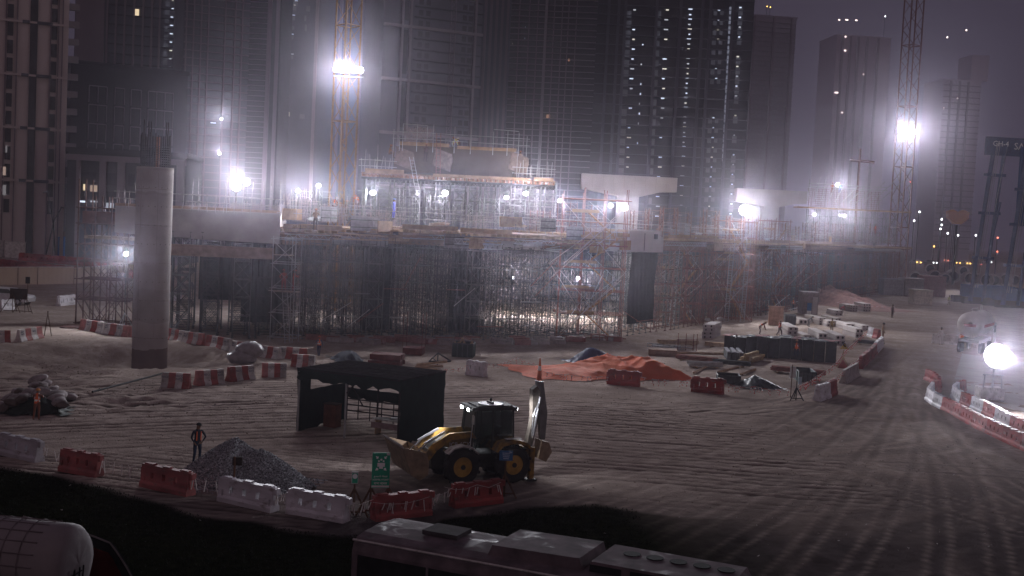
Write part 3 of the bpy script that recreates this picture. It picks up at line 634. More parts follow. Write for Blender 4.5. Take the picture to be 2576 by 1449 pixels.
# ---------------------------------------------------------------- hammerhead pier caps
def hammer(x0, x1, Y, ztop, zb, zm, label, pw):
    a = at(x0, hor(x0), Y); c = at(x1, hor(x1), Y); L = c.x - a.x; t = T('hammerhead_pier', label, 'pier', (a.x, Y, 0))
    MB().prism([(0, zb), (L * .22, zb - .45), (L * .38, zm), (L * .62, zm), (L * .85, zb + .05), (L, zb + .1), (L, ztop), (0, ztop)], 0, 3.2).o('pier_cap', conc2, t)
    b = MB()
    for k in range(1, 9): b.box((L * k / 9, -.015, (ztop + zb) / 2), (.03, .03, ztop - zb - .4))
    b.o('form_joint', conc, t); MB().box((L * .5, 1.6, (zm - .01) / 2), (pw, 2.6, zm - .01)).o('shaft', conc2, t)
hammer(1458, 1697, 165, 17.9, 15.75, 14.95, 'first pale hammerhead pier cap rising above the deck', 3.0)
hammer(1848, 2024, 232, 19.5, 16.9, 16.1, 'second, hazier hammerhead pier cap beyond the round lamp', 3.2)
# far rebar pier head
t, p = local('rebar_pier_head', 'rebar cage pier head with rails and a lamp at the far deck', 'formwork', 2025, 188, 15.3)
L = 190 * 188 / F; b = MB()
for k in range(30): b.bar((L * k / 30 + .3, rnd.random() * 2, 0), (L * k / 30 + .1, rnd.random() * 2, 3.0), .04, 3)
for k in range(9): b.bar((0, 0, .3 + k * .33), (L, 0, .2 + k * .33), .03, 3)
b.o('rebar_cage', mat('reddish rebar', (.24, .15, .14)), t)
for k in range(11): MB().bar((L * k / 11, -.2, 1), (L * k / 8 + rnd.uniform(-.3, .3), -.2, 3.6 + rnd.random() * 1.6), .05).o('post', steel, t)
for z in (3.3, 3.8): MB().bar((0, -.25, z), (L + .5, -.25, z - .1), .05).o('rail', steel, t)
MB().box((L * .62, 1, -.1), (L * 1.5, 3, .2)).o('platform', ply, t)
sp3 = shore_proto(5.0, 1.3, 1.2, 0, midsteel, .04)
for k in range(8):
    q = at(2030 + k * 29, hor(2100), 188.5); q.z = 10.0
    lab = 'short shoring tower under the far rebar pier head, %s of a row' % ORD[k]
    if k == 0: sp3.location = q; sp3['label'] = lab; sp3['group'] = 'far short shoring'
    else: dup(sp3, q, 0, lab, 'far short shoring')
# ---------------------------------------------------------------- tower cranes
def crane(xb, yb, Y, w, ztop, label, m, bay, rot, jib):
    p = at(xb, yb, Y); t = T('tower_crane', label, 'crane', (p.x, Y, 0), rot)
    cs = [Vector((a * w / 2, c * w / 2, 0)) for a, c in ((-1, -1), (1, -1), (1, 1), (-1, 1))]
    for c in cs: MB().bar(c, c + Vector((0, 0, ztop)), w * .055, 6).o('mast_chord', m, t)
    b = MB(); n = int(ztop / bay)
    for k in range(n):
        z = k * bay
        for q in range(4):
            a, c = cs[q], cs[(q + 1) % 4]; A, B = (a, c) if k % 2 else (c, a)
            b.bar(A + Vector((0, 0, z)), B + Vector((0, 0, z + bay)), w * .026, 4)
            if k % 4 == 0: b.bar(a + Vector((0, 0, z)), c + Vector((0, 0, z)), w * .035, 4)
    b.o('lattice_bracing', m, t)
    b = MB()
    for s in (-1, 1): b.bar((s * .2, w * .2, 1), (s * .2, w * .2, ztop - 1), .03)
    for k in range(int(ztop / .5)): b.bar((-.2, w * .2, 1 + k * .5), (.2, w * .2, 1 + k * .5), .02, 3)
    b.o('climbing_ladder', m, t)
    MB().box((0, 0, ztop + .9), (w * 1.3, w * 1.3, 1.8)).o('slewing_unit', m, t)
    MB().box((w, -w * .4, ztop + 1.6), (1.4, 1.6, 2)).o('cab', whitec, t)
    b = MB(); J = Matrix.Rotation(jib, 3, 'Z')
    for k in range(-8, 28):
        a, c = J @ Vector((k * 2, -.6, ztop + 2)), J @ Vector((k * 2 + 2, -.6, ztop + 2)); e, g = J @ Vector((k * 2, .6, ztop + 2)), J @ Vector((k * 2 + 2, .6, ztop + 2)); u = J @ Vector((k * 2 + 1, 0, ztop + 3.3))
        b.bar(a, c, .07).bar(e, g, .07).bar(a, u, .05).bar(u, c, .05).bar(e, u, .05).bar(u, g, .05).bar(u, u + J @ Vector((2, 0, 0)), .07)
    b.o('jib', m, t)
    return t
t = crane(866, 330, 125, 1.9, 44, 'orange lattice tower crane mast with a floodlight bank, beside the pier head', cranem, 2.55, R(43), R(25))
t2 = crane(2268, 480, 262, 3.0, 92, 'far maroon lattice tower crane in haze with one blazing lamp', mat('maroon crane paint', (.16, .06, .045)), 3.4, R(40), R(100))
# lamp banks are lamps of their own on the masts
def bank(x, y, Y, wpx, hpx, n, power, label):
    p = at(x, y, Y); w = wpx * Y / F; h = hpx * Y / F; t = T('floodlight_bank', label, 'floodlight', (p.x, p.y - 1.6, p.z))
    MB().box((0, .35, -h * .62), (w, .5, .1)).o('platform', steel, t)
    for k in range(n):
        x_ = -w / 2 + w * (k + .5) / n; lamp_head(t, (x_, 0, -abs(k - n / 2 + .5) * .02), min(w / n * .55, h * .5), 0, R(14))
    point(t, (0, -2.2, -.3), power * 1.6, r=.6, spot=162, rot=(R(-64), 0, 0))
bank(882, 180, 125, 74, 26, 5, PW * 1.9, 'row of blazing floodlights fixed across the orange crane mast')
bank(2275, 332, 262, 40, 40, 2, PW * 4.2, 'blazing floodlight pair fixed on the far maroon crane')
# ---------------------------------------------------------------- high-rise towers behind the site
cool2 = emat('dimmer stair light', (.80, .84, .95), .55); cool3 = emat('warm stair light', (1, .93, .80), .8)
class Tower:
    def __init__(s, name, label, xl, xr, yref, Yd, yaw, ztop, m, depth=20, cat='tower', zb=0, wins=True):
        A = at(xl, yref, Yd); s.a = Vector((A.x, A.y, 0)); s.u = Vector((math.cos(yaw), math.sin(yaw), 0)); s.n = Vector((-s.u.y, s.u.x, 0))
        s.yref = yref; s.L = s.loc(xr, yref)[0]; s.t = T(name, label, cat, s.a, yaw); s.zt = ztop; s.cache = {}
        MB().box((s.L / 2, depth / 2 + .3, (ztop + zb) / 2), (s.L, depth, ztop - zb)).o('body', m, s.t)
        MB().box((s.L / 2, depth / 2 + .3, ztop + .4), (s.L + .6, depth + .6, .8)).o('roof_parapet', m, s.t)
    def loc(s, x, y):
        d = ray(x, y); o = Vector((0, 0, H)); k = (s.a - o).dot(s.n) / d.dot(s.n); p = o + d * k; return (p - s.a).dot(s.u), p.z
    def part(s, name, key, mk, m, loc):
        if (name, key) not in s.cache:
            o = mk().o(name, m, s.t); s.cache[(name, key)] = o.data; o.location = loc; return o
        o = bpy.data.objects.new(name, s.cache[(name, key)]); COL.objects.link(o); o.parent = s.t; o.location = loc; return o
    def slabs(s, z0, dz, m, th=.35, out=.7, x0=0, x1=None, name='floor_slab', zmax=None):
        x1 = s.L if x1 is None else x1; z = z0; zmax = zmax or s.zt
        while z < zmax:
            s.part(name, (round(x0, 1), th, out), lambda: MB().box(((x1 - x0) / 2, -out / 2 + .2, 0), (x1 - x0, out + .4, th)), m, (x0, 0, z)); z += dz
    def fins(s, xs, m, w=.5, out=.9, z0=0, z1=None, name='column_fin'):
        z1 = z1 or s.zt
        for x in xs:
            u = s.loc(x, s.yref)[0]; s.part(name, (w, z0, z1, out), lambda: MB().box((0, -out / 2 + .25, (z0 + z1) / 2), (w, out + .5, z1 - z0)), m, (u, 0, 0))
    def pane(s, name, x0, y0, x1, y1, m, out=.05, th=.12):
        u0, z1 = s.loc(x0, y0); u1, z0 = s.loc(x1, y1); MB().box(((u0 + u1) / 2, -out, (z0 + z1) / 2), (abs(u1 - u0), th, abs(z1 - z0))).o(name, m, s.t)
    def lit(s, x, y, wpx, hpx, m=None, name='lit_window', out=.08):
        if m is cool or m is None:
            if rnd.random() < .08: return
            wpx *= rnd.uniform(.6, 1.15); x += rnd.uniform(-1, 1); m = rnd.choice((cool, cool, cool2, cool3))
        s.pane(name, x - wpx / 2, y - hpx / 2, x + wpx / 2, y + hpx / 2, m or cool, out)
    def grid(s, us, zs, w, h, m, name='window', out=.04):
        for u in us:
            for z in zs: s.part(name, (w, h), lambda: MB().box((0, 0, 0), (w, .14, h)), m, (u, -out, z))
pale = mat('pale facade panel', (.54, .46, .46), .85, 0, .06, .05)
dk1 = mat('dark facade', (.05, .05, .06), .6, 0, .2, .1)
dk2 = mat('mid facade', (.10, .10, .12), .7, 0, .15, .1)
lt2 = mat('light facade trim', (.24, .22, .24), .8, 0, .1, .1)
mauv = mat('mauve facade trim', (.20, .165, .185), .8, 0, .1, .1)
glas = mat('dark glazing', (.035, .037, .045), .25, 0, .2, .3)
lean = math.tan(R(2.8))
# 1 pale panel block
b1 = Tower('apartment_tower', 'pale panelled apartment tower with one dark full height slot', -70, 167, 300, 205, R(22), 62, pale)
u0 = b1.loc(80, 300)[0]; MB().box((u0, -.02, 31), (1.25, .3, 62)).o('recessed_slot', glas, b1.t)
for uu in (.0, .52, .62, .97):
    pass
z = b1.loc(70, 45 + 10)[1]; fl = (b1.loc(80, 190)[1] - b1.loc(80, 323)[1]) / 3
zb = b1.loc(80, 190)[1]
cols = [b1.loc(21, 300)[0], b1.loc(131, 300)[0], b1.loc(-45, 300)[0]]
b1.grid(cols, [zb + fl * (q + .52) for q in range(-8, 9) if zb + fl * (q + .52) > 6], .95, fl * .76, glas)
for q in range(-2, 4):
    zz = zb + q * fl * 3
    if zz > 3:
        b1.part('band_course', 1, lambda: MB().box((b1.L / 2, -.06, 0), (b1.L, .3, .35)), pale, (0, 0, zz))
        b1.part('band_panel', 2, lambda: MB().box((0, -.1, 0), (2.6, .3, .55)), dk2, (b1.loc(107, 300)[0], 0, zz)); b1.part('band_panel', 3, lambda: MB().box((0, -.1, 0), (1.2, .3, .55)), dk2, (b1.loc(60, 300)[0], 0, zz))
for q in range(-8, 9):
    zz = zb + q * fl
    if zz > 8: b1.part('balcony', 1, lambda: MB().box((.9, .6, 0), (1.8, 1.2, .35)).box((.9, .05, .5), (1.8, .06, .9)), lt2 if q % 3 else pale, (b1.L, 0, zz))
b1.fins([24 - 14, 24 + 14, 131 - 9, 131 + 11, 152], mauv, .22, .12, name='panel_joint_strip')
b1.lit(11, 430, 7, 22, mat('dim lit window', (.3, .2, .2)) and emat('warm lit lobby', (1, .72, .6), .25)); b1.lit(11, 478, 8, 26, emat('cool lit lobby', (.8, .75, .8), .15)); b1.lit(16, 375, 4, 18, emat('cool lit lobby', (.8, .75, .8), .15))
# 2 dark block with framed windows
b2 = Tower('dark_building', 'dark building with faint pale window frames behind the round pier', 176, 470, 300, 250, R(30), 40, dk1)
for (xa, xb_, nn) in ((222, 267, 2), (287, 311, 1), (328, 353, 1), (371, 434, 3)):
    ua = b2.loc(xa, 300)[0]; ub = b2.loc(xb_, 300)[0]
    for r_ in range(6):
        zz = b2.loc(320, 224 + r_ * 47)[1]; hgt = 3.6
        bb = MB(); bb.box(((ua + ub) / 2, -.1, zz), (ub - ua, .25, .22))
        for k in range(nn + 1): bb.box((ua + (ub - ua) * k / nn, -.1, zz - hgt / 2), (.2, .25, hgt))
        bb.o('window_frame', lt2, b2.t)
# 3 podium with white frame
b3 = Tower('arcade_building', 'low building with a tall mauve frame and deep dark bays', 166, 466, 480, 200, R(6), 18.9, dk1, 16)
b3.slabs(18.0, 50, mauv, 1.0, .9, name='top_beam')
for (a_, b_) in ((193, 202), (251, 268), (296, 315), (444, 464)):
    ua = b3.loc(a_, 480)[0]; ub = b3.loc(b_, 480)[0]; MB().box(((ua + ub) / 2, -.3, 8.8), (ub - ua, .9, 17.5)).o('frame_column', mauv, b3.t)
for x in (222, 283, 340, 400): b3.grid([b3.loc(x, 480)[0]], [14.5, 8.2, 11.3], 2.4, 2.1, glas)
b3.lit(236, 474, 17, 17, emat('dim orange lit room', (1, .7, .5), .3)); b3.lit(212, 471, 4, 16, warm); b3.lit(208, 507, 14, 5, cool); b3.lit(236, 507, 17, 5, cool); b3.lit(277, 517, 18, 14, emat('dim cool room', (.8, .85, 1), .35))
# 4 tower behind with lit strip
b4 = Tower('apartment_tower', 'dark tower with a vertical strip of bright stair lights near the pale block', 186, 462, 120, 330, R(12), 75, dk2)
b4.fins([268, 290, 312, 335, 358, 380, 400], mauv, .5, .5); b4.slabs(20, 2.75, dk1, .25, .3, b4.loc(265, 120)[0])
MB().box((b4.loc(225, 120)[0], -.3, 37), (b4.loc(262, 120)[0] - b4.loc(190, 120)[0], .5, 74)).o('plain_panel', mauv, b4.t)
for k, y in enumerate((0, 15, 36, 53, 75, 96, 116, 136, 152)): b4.lit(255.5 - k * .9, y, 3.2, 13 if k % 8 else 6, cool)
for k in range(9): b4.lit(435 - k * 1.0, 1 + k * 21, 7, 2.6, cool); b4.lit(422 - k * 1.0, 10 + k * 21, 10, 13, coolw)
b4.lit(344, 31, 11, 17, warm)
# 5 grid tower
b5 = Tower('grid_tower', 'hazy tower with a fine grid facade beside two small site lamps', 458, 622, 250, 300, R(24), 72, dk2)
b5.fins([463, 481, 500, 518, 560, 585, 603], mauv, .35, .5); b5.slabs(4, 1.95, mauv, .18, .4)
b5.lit(536, 300, 12, 8, coolw); b5.lit(536, 309, 12, 4, cool)
# 6 slat tower
b6 = Tower('slat_tower', 'narrow tower with pale floor lines and a thick corner pillar', 612, 700, 250, 350, R(2), 80, dk1)
b6.slabs(6, 1.55, lt2, .14, .5, 0, b6.loc(668, 250)[0]); b6.fins([672], mauv, 1.2, .8, z1=74); b6.fins([692], mauv, 1.0, .5)
# 7 dark tower with scattered lit rooms
b7 = Tower('dark_tower', 'plain dark tower with a few blue lit rooms behind the crane', 700, 962, 250, 380, R(4), 85, dk2)
for k, (x, y) in enumerate(((746, 2), (742, 13), (739, 38), (737, 62), (735, 86), (734, 136), (720, 183))): b7.lit(x, y, 7, 3, cool); b7.lit(x - 5, y + 8, 16, 10, coolw)
b7.lit(775, 22, 8, 14, coolw); b7.lit(768, 46, 4, 14, coolw); b7.lit(769, 70, 4, 16, coolw); b7.lit(722, 287, 14, 12, emat('pale warm room', (1, .95, .75), .35)); b7.lit(760, 293, 12, 12, coolw)
b7.fins([790, 850, 905, 930], mauv, 1.0, .6)
# 8 hoist tower
b8 = Tower('hoist_tower', 'tower under construction with open floors and a builders hoist', 958, 1205, 250, 330, R(24), 90, dk2)
b8.fins([1003, 1024, 1186], lt2, .7, .9); b8.slabs(b8.loc(1100, 210)[1] - 3 * 15.2, 15.2, lt2, .8, .9)
zq = b8.loc(1100, 210)[1] % 3.04
b8.slabs(zq + 3.04, 3.04, dk1, .25, .4, b8.loc(1035, 250)[0])
b8.grid([b8.loc(x, 250)[0] for x in (1050, 1068, 1160, 1175)], [zq + 3.04 * q + 1.4 for q in range(4, 26)], 1.3, 1.5, glas)
b8.grid([b8.loc(1013, 250)[0]], [b8.loc(1100, 210)[1] - 7.2 + 15.2 * q for q in range(-2, 4)], 1.5, 12.5, glas)
# builders hoist mast
p = at(1118, 250, 332); p.y -= 0; t = T('builders_hoist', 'twin lattice hoist mast climbing the tower under construction', 'hoist', (p.x, 372, 0)); q = at(1118, 250, 372); t.location = (q.x - 0, 372, 0)
pp = at(1118, 250, 340); t.location = (pp.x, 340 + 7, 0); pp = at(1118, 250, 347); t.location = (pp.x + 0, 338, 0); pp = at(1118, 250, 338); t.location.x = pp.x
b = MB()
for s in (-1, 1):
    for k in range(42):
        z = k * 2.1; x0 = s * 1.6
        for e in (-.7, .7): b.bar((x0 + e, 0, z), (x0 + e, 0, z + 2.1), .1)
        b.bar((x0 - .7, 0, z), (x0 + .7, 0, z), .08); b.bar((x0 - .7, 0, z), (x0 + .7, 0, z + 2.1), .06); b.bar((x0 + .7, 0, z), (x0 - .7, 0, z + 2.1), .06)
b.o('hoist_mast', lt2, t); MB().box((1.6, -.9, 30), (2, 1.4, 2.6)).o('hoist_cage', dk1, t)
# 9 ribs
b9 = Tower('ribbed_tower', 'hazy ribbed tower between the hoist tower and the slat facade', 1196, 1282, 250, 400, R(0), 95, dk2)
b9.fins([1200, 1212, 1226, 1240, 1254, 1268], mauv, .8, 1.0)
# 10 big slat tower
b10 = Tower('slat_tower', 'wide tower striped by pale floor lines with two orange lit rooms', 1276, 1492, 250, 350, R(-3), 95, dk1)
b10.slabs(5, 1.77, lt2, .17, .6); b10.fins([1364], lt2, .8, .9); b10.fins([1297, 1322, 1343, 1384, 1404, 1420, 1440], mauv, .3, .7)
b10.lit(1379, 293, 9, 10, emat('orange lit room', (1, .55, .3), .5)); b10.lit(1431, 151, 3, 6, emat('small orange lamp', (1, .5, .3), 1.2))
for x, y in ((1322, 68), (1320, 96), (1289, 99), (1290, 110)): b10.lit(x, y, 1.6, 2.0, cool)
# 11 stair light tower
b11 = Tower('stair_light_tower', 'dark tower crossed by columns of white stairwell lights', 1492, 1884, 250, 360, R(0), 95, dk1)
b11.fins([1520, 1545, 1562, 1640, 1700, 1755, 1775, 1830], dk2, .8, .5)
b11.slabs(6, 3.04, dk2, .22, .5)
for k in range(22):
    y = 25 + k * 24.7; dx = -k * 24.7 * lean
    if y > 550: break
    if k not in (9, 11, 17, 18): b11.lit(1597 + dx, y, 9, 3.2, cool)
    if k not in (9,): b11.pane('lit_wall', 1572 + dx, y + 2, 1588 + dx, y + 20, coolw)
    b11.lit(1678 + dx, y, 9, 3.2, cool); b11.pane('lit_wall', 1655 + dx, y + 3, 1662 + dx, y + 20, coolw)
    b11.lit(1737 + dx, y - 2, 9, 3.2, cool)
    if k < 14: b11.lit(1736 + dx, y + 12, 5, 3.2, cool)
    if 2 < k < 14: b11.lit(1620 + dx, y + 14, 2.6, 5, cool)
    if k not in (8, 9, 10): b11.lit(1809 + dx, y, 5, 3.2, cool); b11.pane('lit_wall', 1795 + dx, y + 3, 1804 + dx, y + 14, coolw); b11.pane('lit_wall', 1812 + dx, y + 3, 1820 + dx, y + 13, coolw)
    if k not in (4, 10, 12, 14): b11.lit(1863 + dx, y - 6, 5, 3.2, cool); b11.pane('lit_wall', 1858 + dx, y - 4, 1868 + dx, y + 14, coolw)
    if k < 16: b11.pane('lit_wall', 1835 + dx, y - 8, 1839 + dx, y + 11, emat('lit duct', (.6, .65, .85), .22))
# 12 faint slat tower
b12 = Tower('slat_tower', 'faint tower with fine floor lines and sloped roof beams, next to the stair lights', 1872, 1992, 250, 480, R(8), 100, mat('dim facade', (.27, .235, .28), .8))  # facade colour lightened toward the sky tone, standing in for haze
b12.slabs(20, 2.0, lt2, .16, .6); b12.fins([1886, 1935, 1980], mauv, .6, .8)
b13 = Tower('distant_tower', 'barely visible tower with a few red and white lights above the far crane', 2096, 2232, 250, 620, R(6), 118, mat('hazy facade', (.42, .36, .43), .8), 25)  # body colour raised to sky brightness, so the haze sits in the paint
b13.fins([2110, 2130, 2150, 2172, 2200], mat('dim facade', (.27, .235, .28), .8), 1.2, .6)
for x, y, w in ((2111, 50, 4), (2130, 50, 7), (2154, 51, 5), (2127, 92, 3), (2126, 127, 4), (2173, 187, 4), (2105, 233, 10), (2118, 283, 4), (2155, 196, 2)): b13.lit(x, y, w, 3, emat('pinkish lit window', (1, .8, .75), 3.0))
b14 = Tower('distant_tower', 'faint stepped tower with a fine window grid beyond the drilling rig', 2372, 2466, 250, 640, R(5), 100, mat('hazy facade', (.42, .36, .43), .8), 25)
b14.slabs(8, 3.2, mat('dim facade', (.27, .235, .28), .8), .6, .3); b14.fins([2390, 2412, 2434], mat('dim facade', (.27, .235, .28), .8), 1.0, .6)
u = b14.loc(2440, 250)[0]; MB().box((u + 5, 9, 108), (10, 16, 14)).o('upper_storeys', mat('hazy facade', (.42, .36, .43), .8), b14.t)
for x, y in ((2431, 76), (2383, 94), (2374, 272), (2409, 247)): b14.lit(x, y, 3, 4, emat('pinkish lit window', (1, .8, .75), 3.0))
# ---------------------------------------------------------------- plastic water barriers
def wb_proto(m, name='water_barrier'):
    t = T(name, 'x', 'barrier'); b = MB()
    # body with stepped profile, three tall slots, top lugs; unit length 1, height .85
    prof = [(-.24, 0), (-.24, .16), (-.17, .26), (-.13, .74), (-.13, .85), (.13, .85), (.13, .74), (.17, .26), (.24, .16), (.24, 0)]
    xs = [-.5, -.30, -.235, -.05, .015, .20, .265, .5]
    def at_y(z, s):
        for (y0, z0), (y1, z1) in zip(prof[:5], prof[1:5]):
            if z0 <= z <= z1 and z1 > z0: return s * (abs(y0) + (abs(y1) - abs(y0)) * (z - z0) / (z1 - z0))
        return s * .13
    def seg(x0, x1, z0, z1):
        zz = [z0] + [q for q in (.16, .26, .74) if z0 < q < z1] + [z1]
        for i in range(len(zz) - 1):
            a, c = zz[i], zz[i + 1]; e = 1e-6
            v = [(x, at_y(z - e if z == c else z + e if z > 0 else 0, s), z) for x in (x0, x1) for s in (-1, 1) for z in (a, c)]
            b.add(v, [(0, 1, 3, 2), (4, 6, 7, 5), (0, 4, 5, 1), (2, 3, 7, 6), (0, 2, 6, 4), (1, 5, 7, 3)])
    for k in range(0, 7, 2): seg(xs[k], xs[k + 1], 0, .85)
    for k in range(1, 7, 2): seg(xs[k], xs[k + 1], 0, .36); seg(xs[k], xs[k + 1], .60, .85)
    b.box((-.36, 0, .875), (.18, .2, .05)).box((0, 0, .875), (.14, .2, .05)).box((.38, 0, .875), (.16, .2, .05)).box((.53, 0, .72), (.06, .2, .22)).box((-.52, 0, .45), (.05, .14, .5)).o('moulded_body', m, t)
    b = MB()
    for s in (-1, 1):
        b.box((-.27, s * .165, .3), (.01, .02, .35)).box((.46, s * .18, .25), (.02, .03, .4)).box((-.42, s * .18, .25), (.02, .03, .4))
    b.o('moulded_rib', m, t)
    return t
WB = {'red': wb_proto(redp), 'white': wb_proto(whitep)}
wbu = set()
def wb(kind, a, c, label, grp, h=1.0, off=0):
    L = (c - a).length; mid = (a + c) / 2; mid.z = min(a.z, c.z) - .01
    src = WB[kind]
    if kind not in wbu: wbu.add(kind); t = src; t.location = mid; t.rotation_euler.z = ang(a, c); t['label'] = label; t['group'] = grp
    else: t = dup(src, mid, ang(a, c), label, grp)
    t.scale = (L, 1.0 * h, h); return t
GF = 'water filled barriers along the grass bank'
FB = [('white', (0, 1140), (100, 1162), 'dusty white plastic barrier at the start of the grass bank row'), ('red', (157, 1182), (250, 1199), 'short red plastic barrier beyond the gap with hanging tape strips'),
      ('red', (362, 1221), (480, 1247), 'red plastic barrier at the toe of the gravel heap'), ('white', (557, 1257), (691, 1287), 'white plastic barrier in front of the gravel heap'),
      ('white', (727, 1288), (872, 1313), 'white plastic barrier next to the small green sign, streaked with dirt'), ('red', (938, 1308), (1080, 1293), 'red plastic barrier right by the assembly point sign'.replace('right ', '')),
      ('red', (1137, 1276), (1258, 1262), 'red plastic barrier in front of the backhoe loader')]
FBW = []
for k, a, c, lab in FB:
    A, C = G(*a), G(*c); FBW.append((A, C)); wb(k, A, C, lab, GF, 1.0)
for k, a, c, lab in [('white', (1175, 942), (1221, 948), 'white plastic barrier behind the shelter beside striped tape'), ('red', (1529, 965), (1608, 973), 'red plastic barrier standing against the orange tarpaulin'),
    ('red', (1740, 984), (1820, 992), 'red plastic barrier with three white slots past the orange tarpaulin'),
    ('white', (2054, 1009), (2082, 1000), 'white plastic barrier at the end of the striped tape'), ('red', (2081, 999), (2098, 990), 'bright red plastic barrier coupled to a white one by the tape end'),
    ('red', (2163, 928), (2187, 905), 'red plastic barrier standing alone on the haul road edge'), ('red', (2189, 905), (2201, 890), 'small red barrier just past the lone one on the haul road edge'),
    ('white', (2201, 888), (2217, 872), 'grey white barrier farther up the haul road edge'), ('white', (2186, 846), (2199, 850), 'white barrier beside a brown clad worker'), ('red', (2199, 850), (2211, 853), 'red barrier beside a brown clad worker'),
    ('white', (146, 770), (186, 765), 'white plastic barrier with dark slots alone by the far road'), ('white', (0, 781), (33, 779), 'white plastic barrier below the parked white car'),
    ('white', (413, 757), (455, 757), 'white plastic barrier half hidden by the scaffold'), ('white', (268, 700), (312, 706), 'white plastic barrier beyond the long hoarding'), ('white', (80, 640), (128, 642), 'white plastic barrier before the blue site cabin')]:
    A, C = G(*a), G(*c); wb(k, A, C, lab, 'scattered water barriers', 1.15)
def chain(top, label, cols, grp):
    for i in range(len(top) - 1):
        wb(cols[i % len(cols)], G(*top[i]), G(*top[i + 1]), label % (ORD[i % 16]), grp, .95)
chain([(2362, 985), (2345, 990), (2334, 1006), (2352, 1019), (2374, 1031), (2397, 1043), (2422, 1056), (2452, 1073), (2487, 1090), (2527, 1109), (2576, 1131), (2630, 1156)], 'plastic barrier, %s from the bend in the outer curved row', ['red', 'white', 'white', 'white', 'red', 'red', 'red', 'red', 'red', 'red', 'red'], 'outer curved barrier row')
chain([(2425, 984), (2408, 990), (2398, 1000), (2420, 1017), (2447, 1028), (2477, 1042), (2507, 1058), (2545, 1080), (2590, 1100)], 'plastic barrier, %s from the bend in the inner curved row', ['red', 'white', 'white', 'red', 'white', 'red', 'white', 'red'], 'inner curved barrier row')
chain([(2330, 955), (2347, 962), (2362, 976)], 'plastic barrier, %s of the hazy piece leading into the bend', ['red', 'red'], 'hazy barriers before the bend')
for k, (x0, y0, x1, y1) in enumerate([(-10, 672, 30, 677), (30, 677, 70, 682), (70, 682, 110, 686), (110, 686, 150, 690), (150, 690, 195, 696), (195, 696, 240, 702), (310, 700, 345, 704), (50, 655, 95, 659), (95, 659, 150, 664), (150, 664, 205, 668), (205, 668, 250, 672), (250, 672, 300, 676)]):
    wb('red', G(x0, y0), G(x1, y1), 'dull red barrier in the far rows beyond the hoarding, %s counted toward the scaffold' % ORD[k], 'far red barriers', 1.5)
# ---------------------------------------------------------------- concrete jersey barriers, red and white, lettered
def jersey(a, c, label, red_first=True, txts=('NSCC\nINT\'L', 'NSCC'), nb=4, h=.88):
    a = Z(a); c = Z(c); L = math.hypot(c.x - a.x, c.y - a.y); t = T('concrete_barrier', label, 'barrier', ((a.x + c.x) / 2, (a.y + c.y) / 2, min(a.z, c.z) - .02), ang(a, c), 'red and white concrete barriers')
    prof = [(-.30, 0), (-.30, .08), (-.16, .34), (-.09, h), (.09, h), (.16, .34), (.30, .08), (.30, 0)]
    Q = Matrix.Rotation(R(90), 3, 'Z')
    for k in range(nb):
        x0 = -L / 2 + L * k / nb; x1 = x0 + L / nb + (.0 if k == nb - 1 else 0)
        b = MB(); n = len(prof); vs = [(x0, y, z) for y, z in prof] + [(x1, y, z) for y, z in prof]
        fs = [(i, (i + 1) % n, n + (i + 1) % n, n + i) for i in range(n)]
        if k == 0: fs.append(tuple(range(n)))
        if k == nb - 1: fs.append(tuple(range(n, 2 * n))[::-1])
        rd = (k % 2 == 0) == red_first
        b.add(vs, fs); b.o('painted_band', redc if rd else whitec, t)
        if not rd and txts: text(txts[(k // 2) % len(txts)], .17, inkm, t, ((x0 + x1) / 2, -.135, .62), (R(82), 0, 0))
    return t
JA = [((205, 829), (262, 838)), ((264, 839), (328, 848)), ((424, 853), (462, 860)), ((464, 861), (513, 868)), ((521, 870), (579, 881)), ((584, 884), (644, 895)), ((646, 897), (704, 906)), ((706, 901), (770, 908))]
for i, (a, c) in enumerate(JA): jersey(G(*a), G(*c), 'red and white lettered concrete barrier, %s in the row behind the pier pit' % ORD[i], i % 2 == 0, nb=4)
JB = [((408, 973), (478, 977)), ((492, 969), (560, 964)), ((573, 959), (636, 953)), ((658, 947), (720, 948)), ((734, 922), (791, 926))]
for i, (a, c) in enumerate(JB): jersey(G(*a), G(*c), 'red and white lettered concrete barrier, %s in the row before the pier pit' % ORD[i], i != 0, ('NSCC', 'NSCC\nINT\'L'))
for i, (a, c) in enumerate([((-35, 862), (25, 861)), ((45, 860), (102, 849))]): jersey(G(*a), G(*c), 'concrete barrier on the dirt bank, %s from the bent marker post' % ORD[1 - i], False)
jersey(G(2120, 965), G(2155, 944), 'bluish white concrete barrier on the haul road edge with tape above', False, None, 1, 1.0)
jersey(G(2345, 862), G(2408, 868), 'pale concrete barrier before the white tanker', False, None, 1, 1.0)
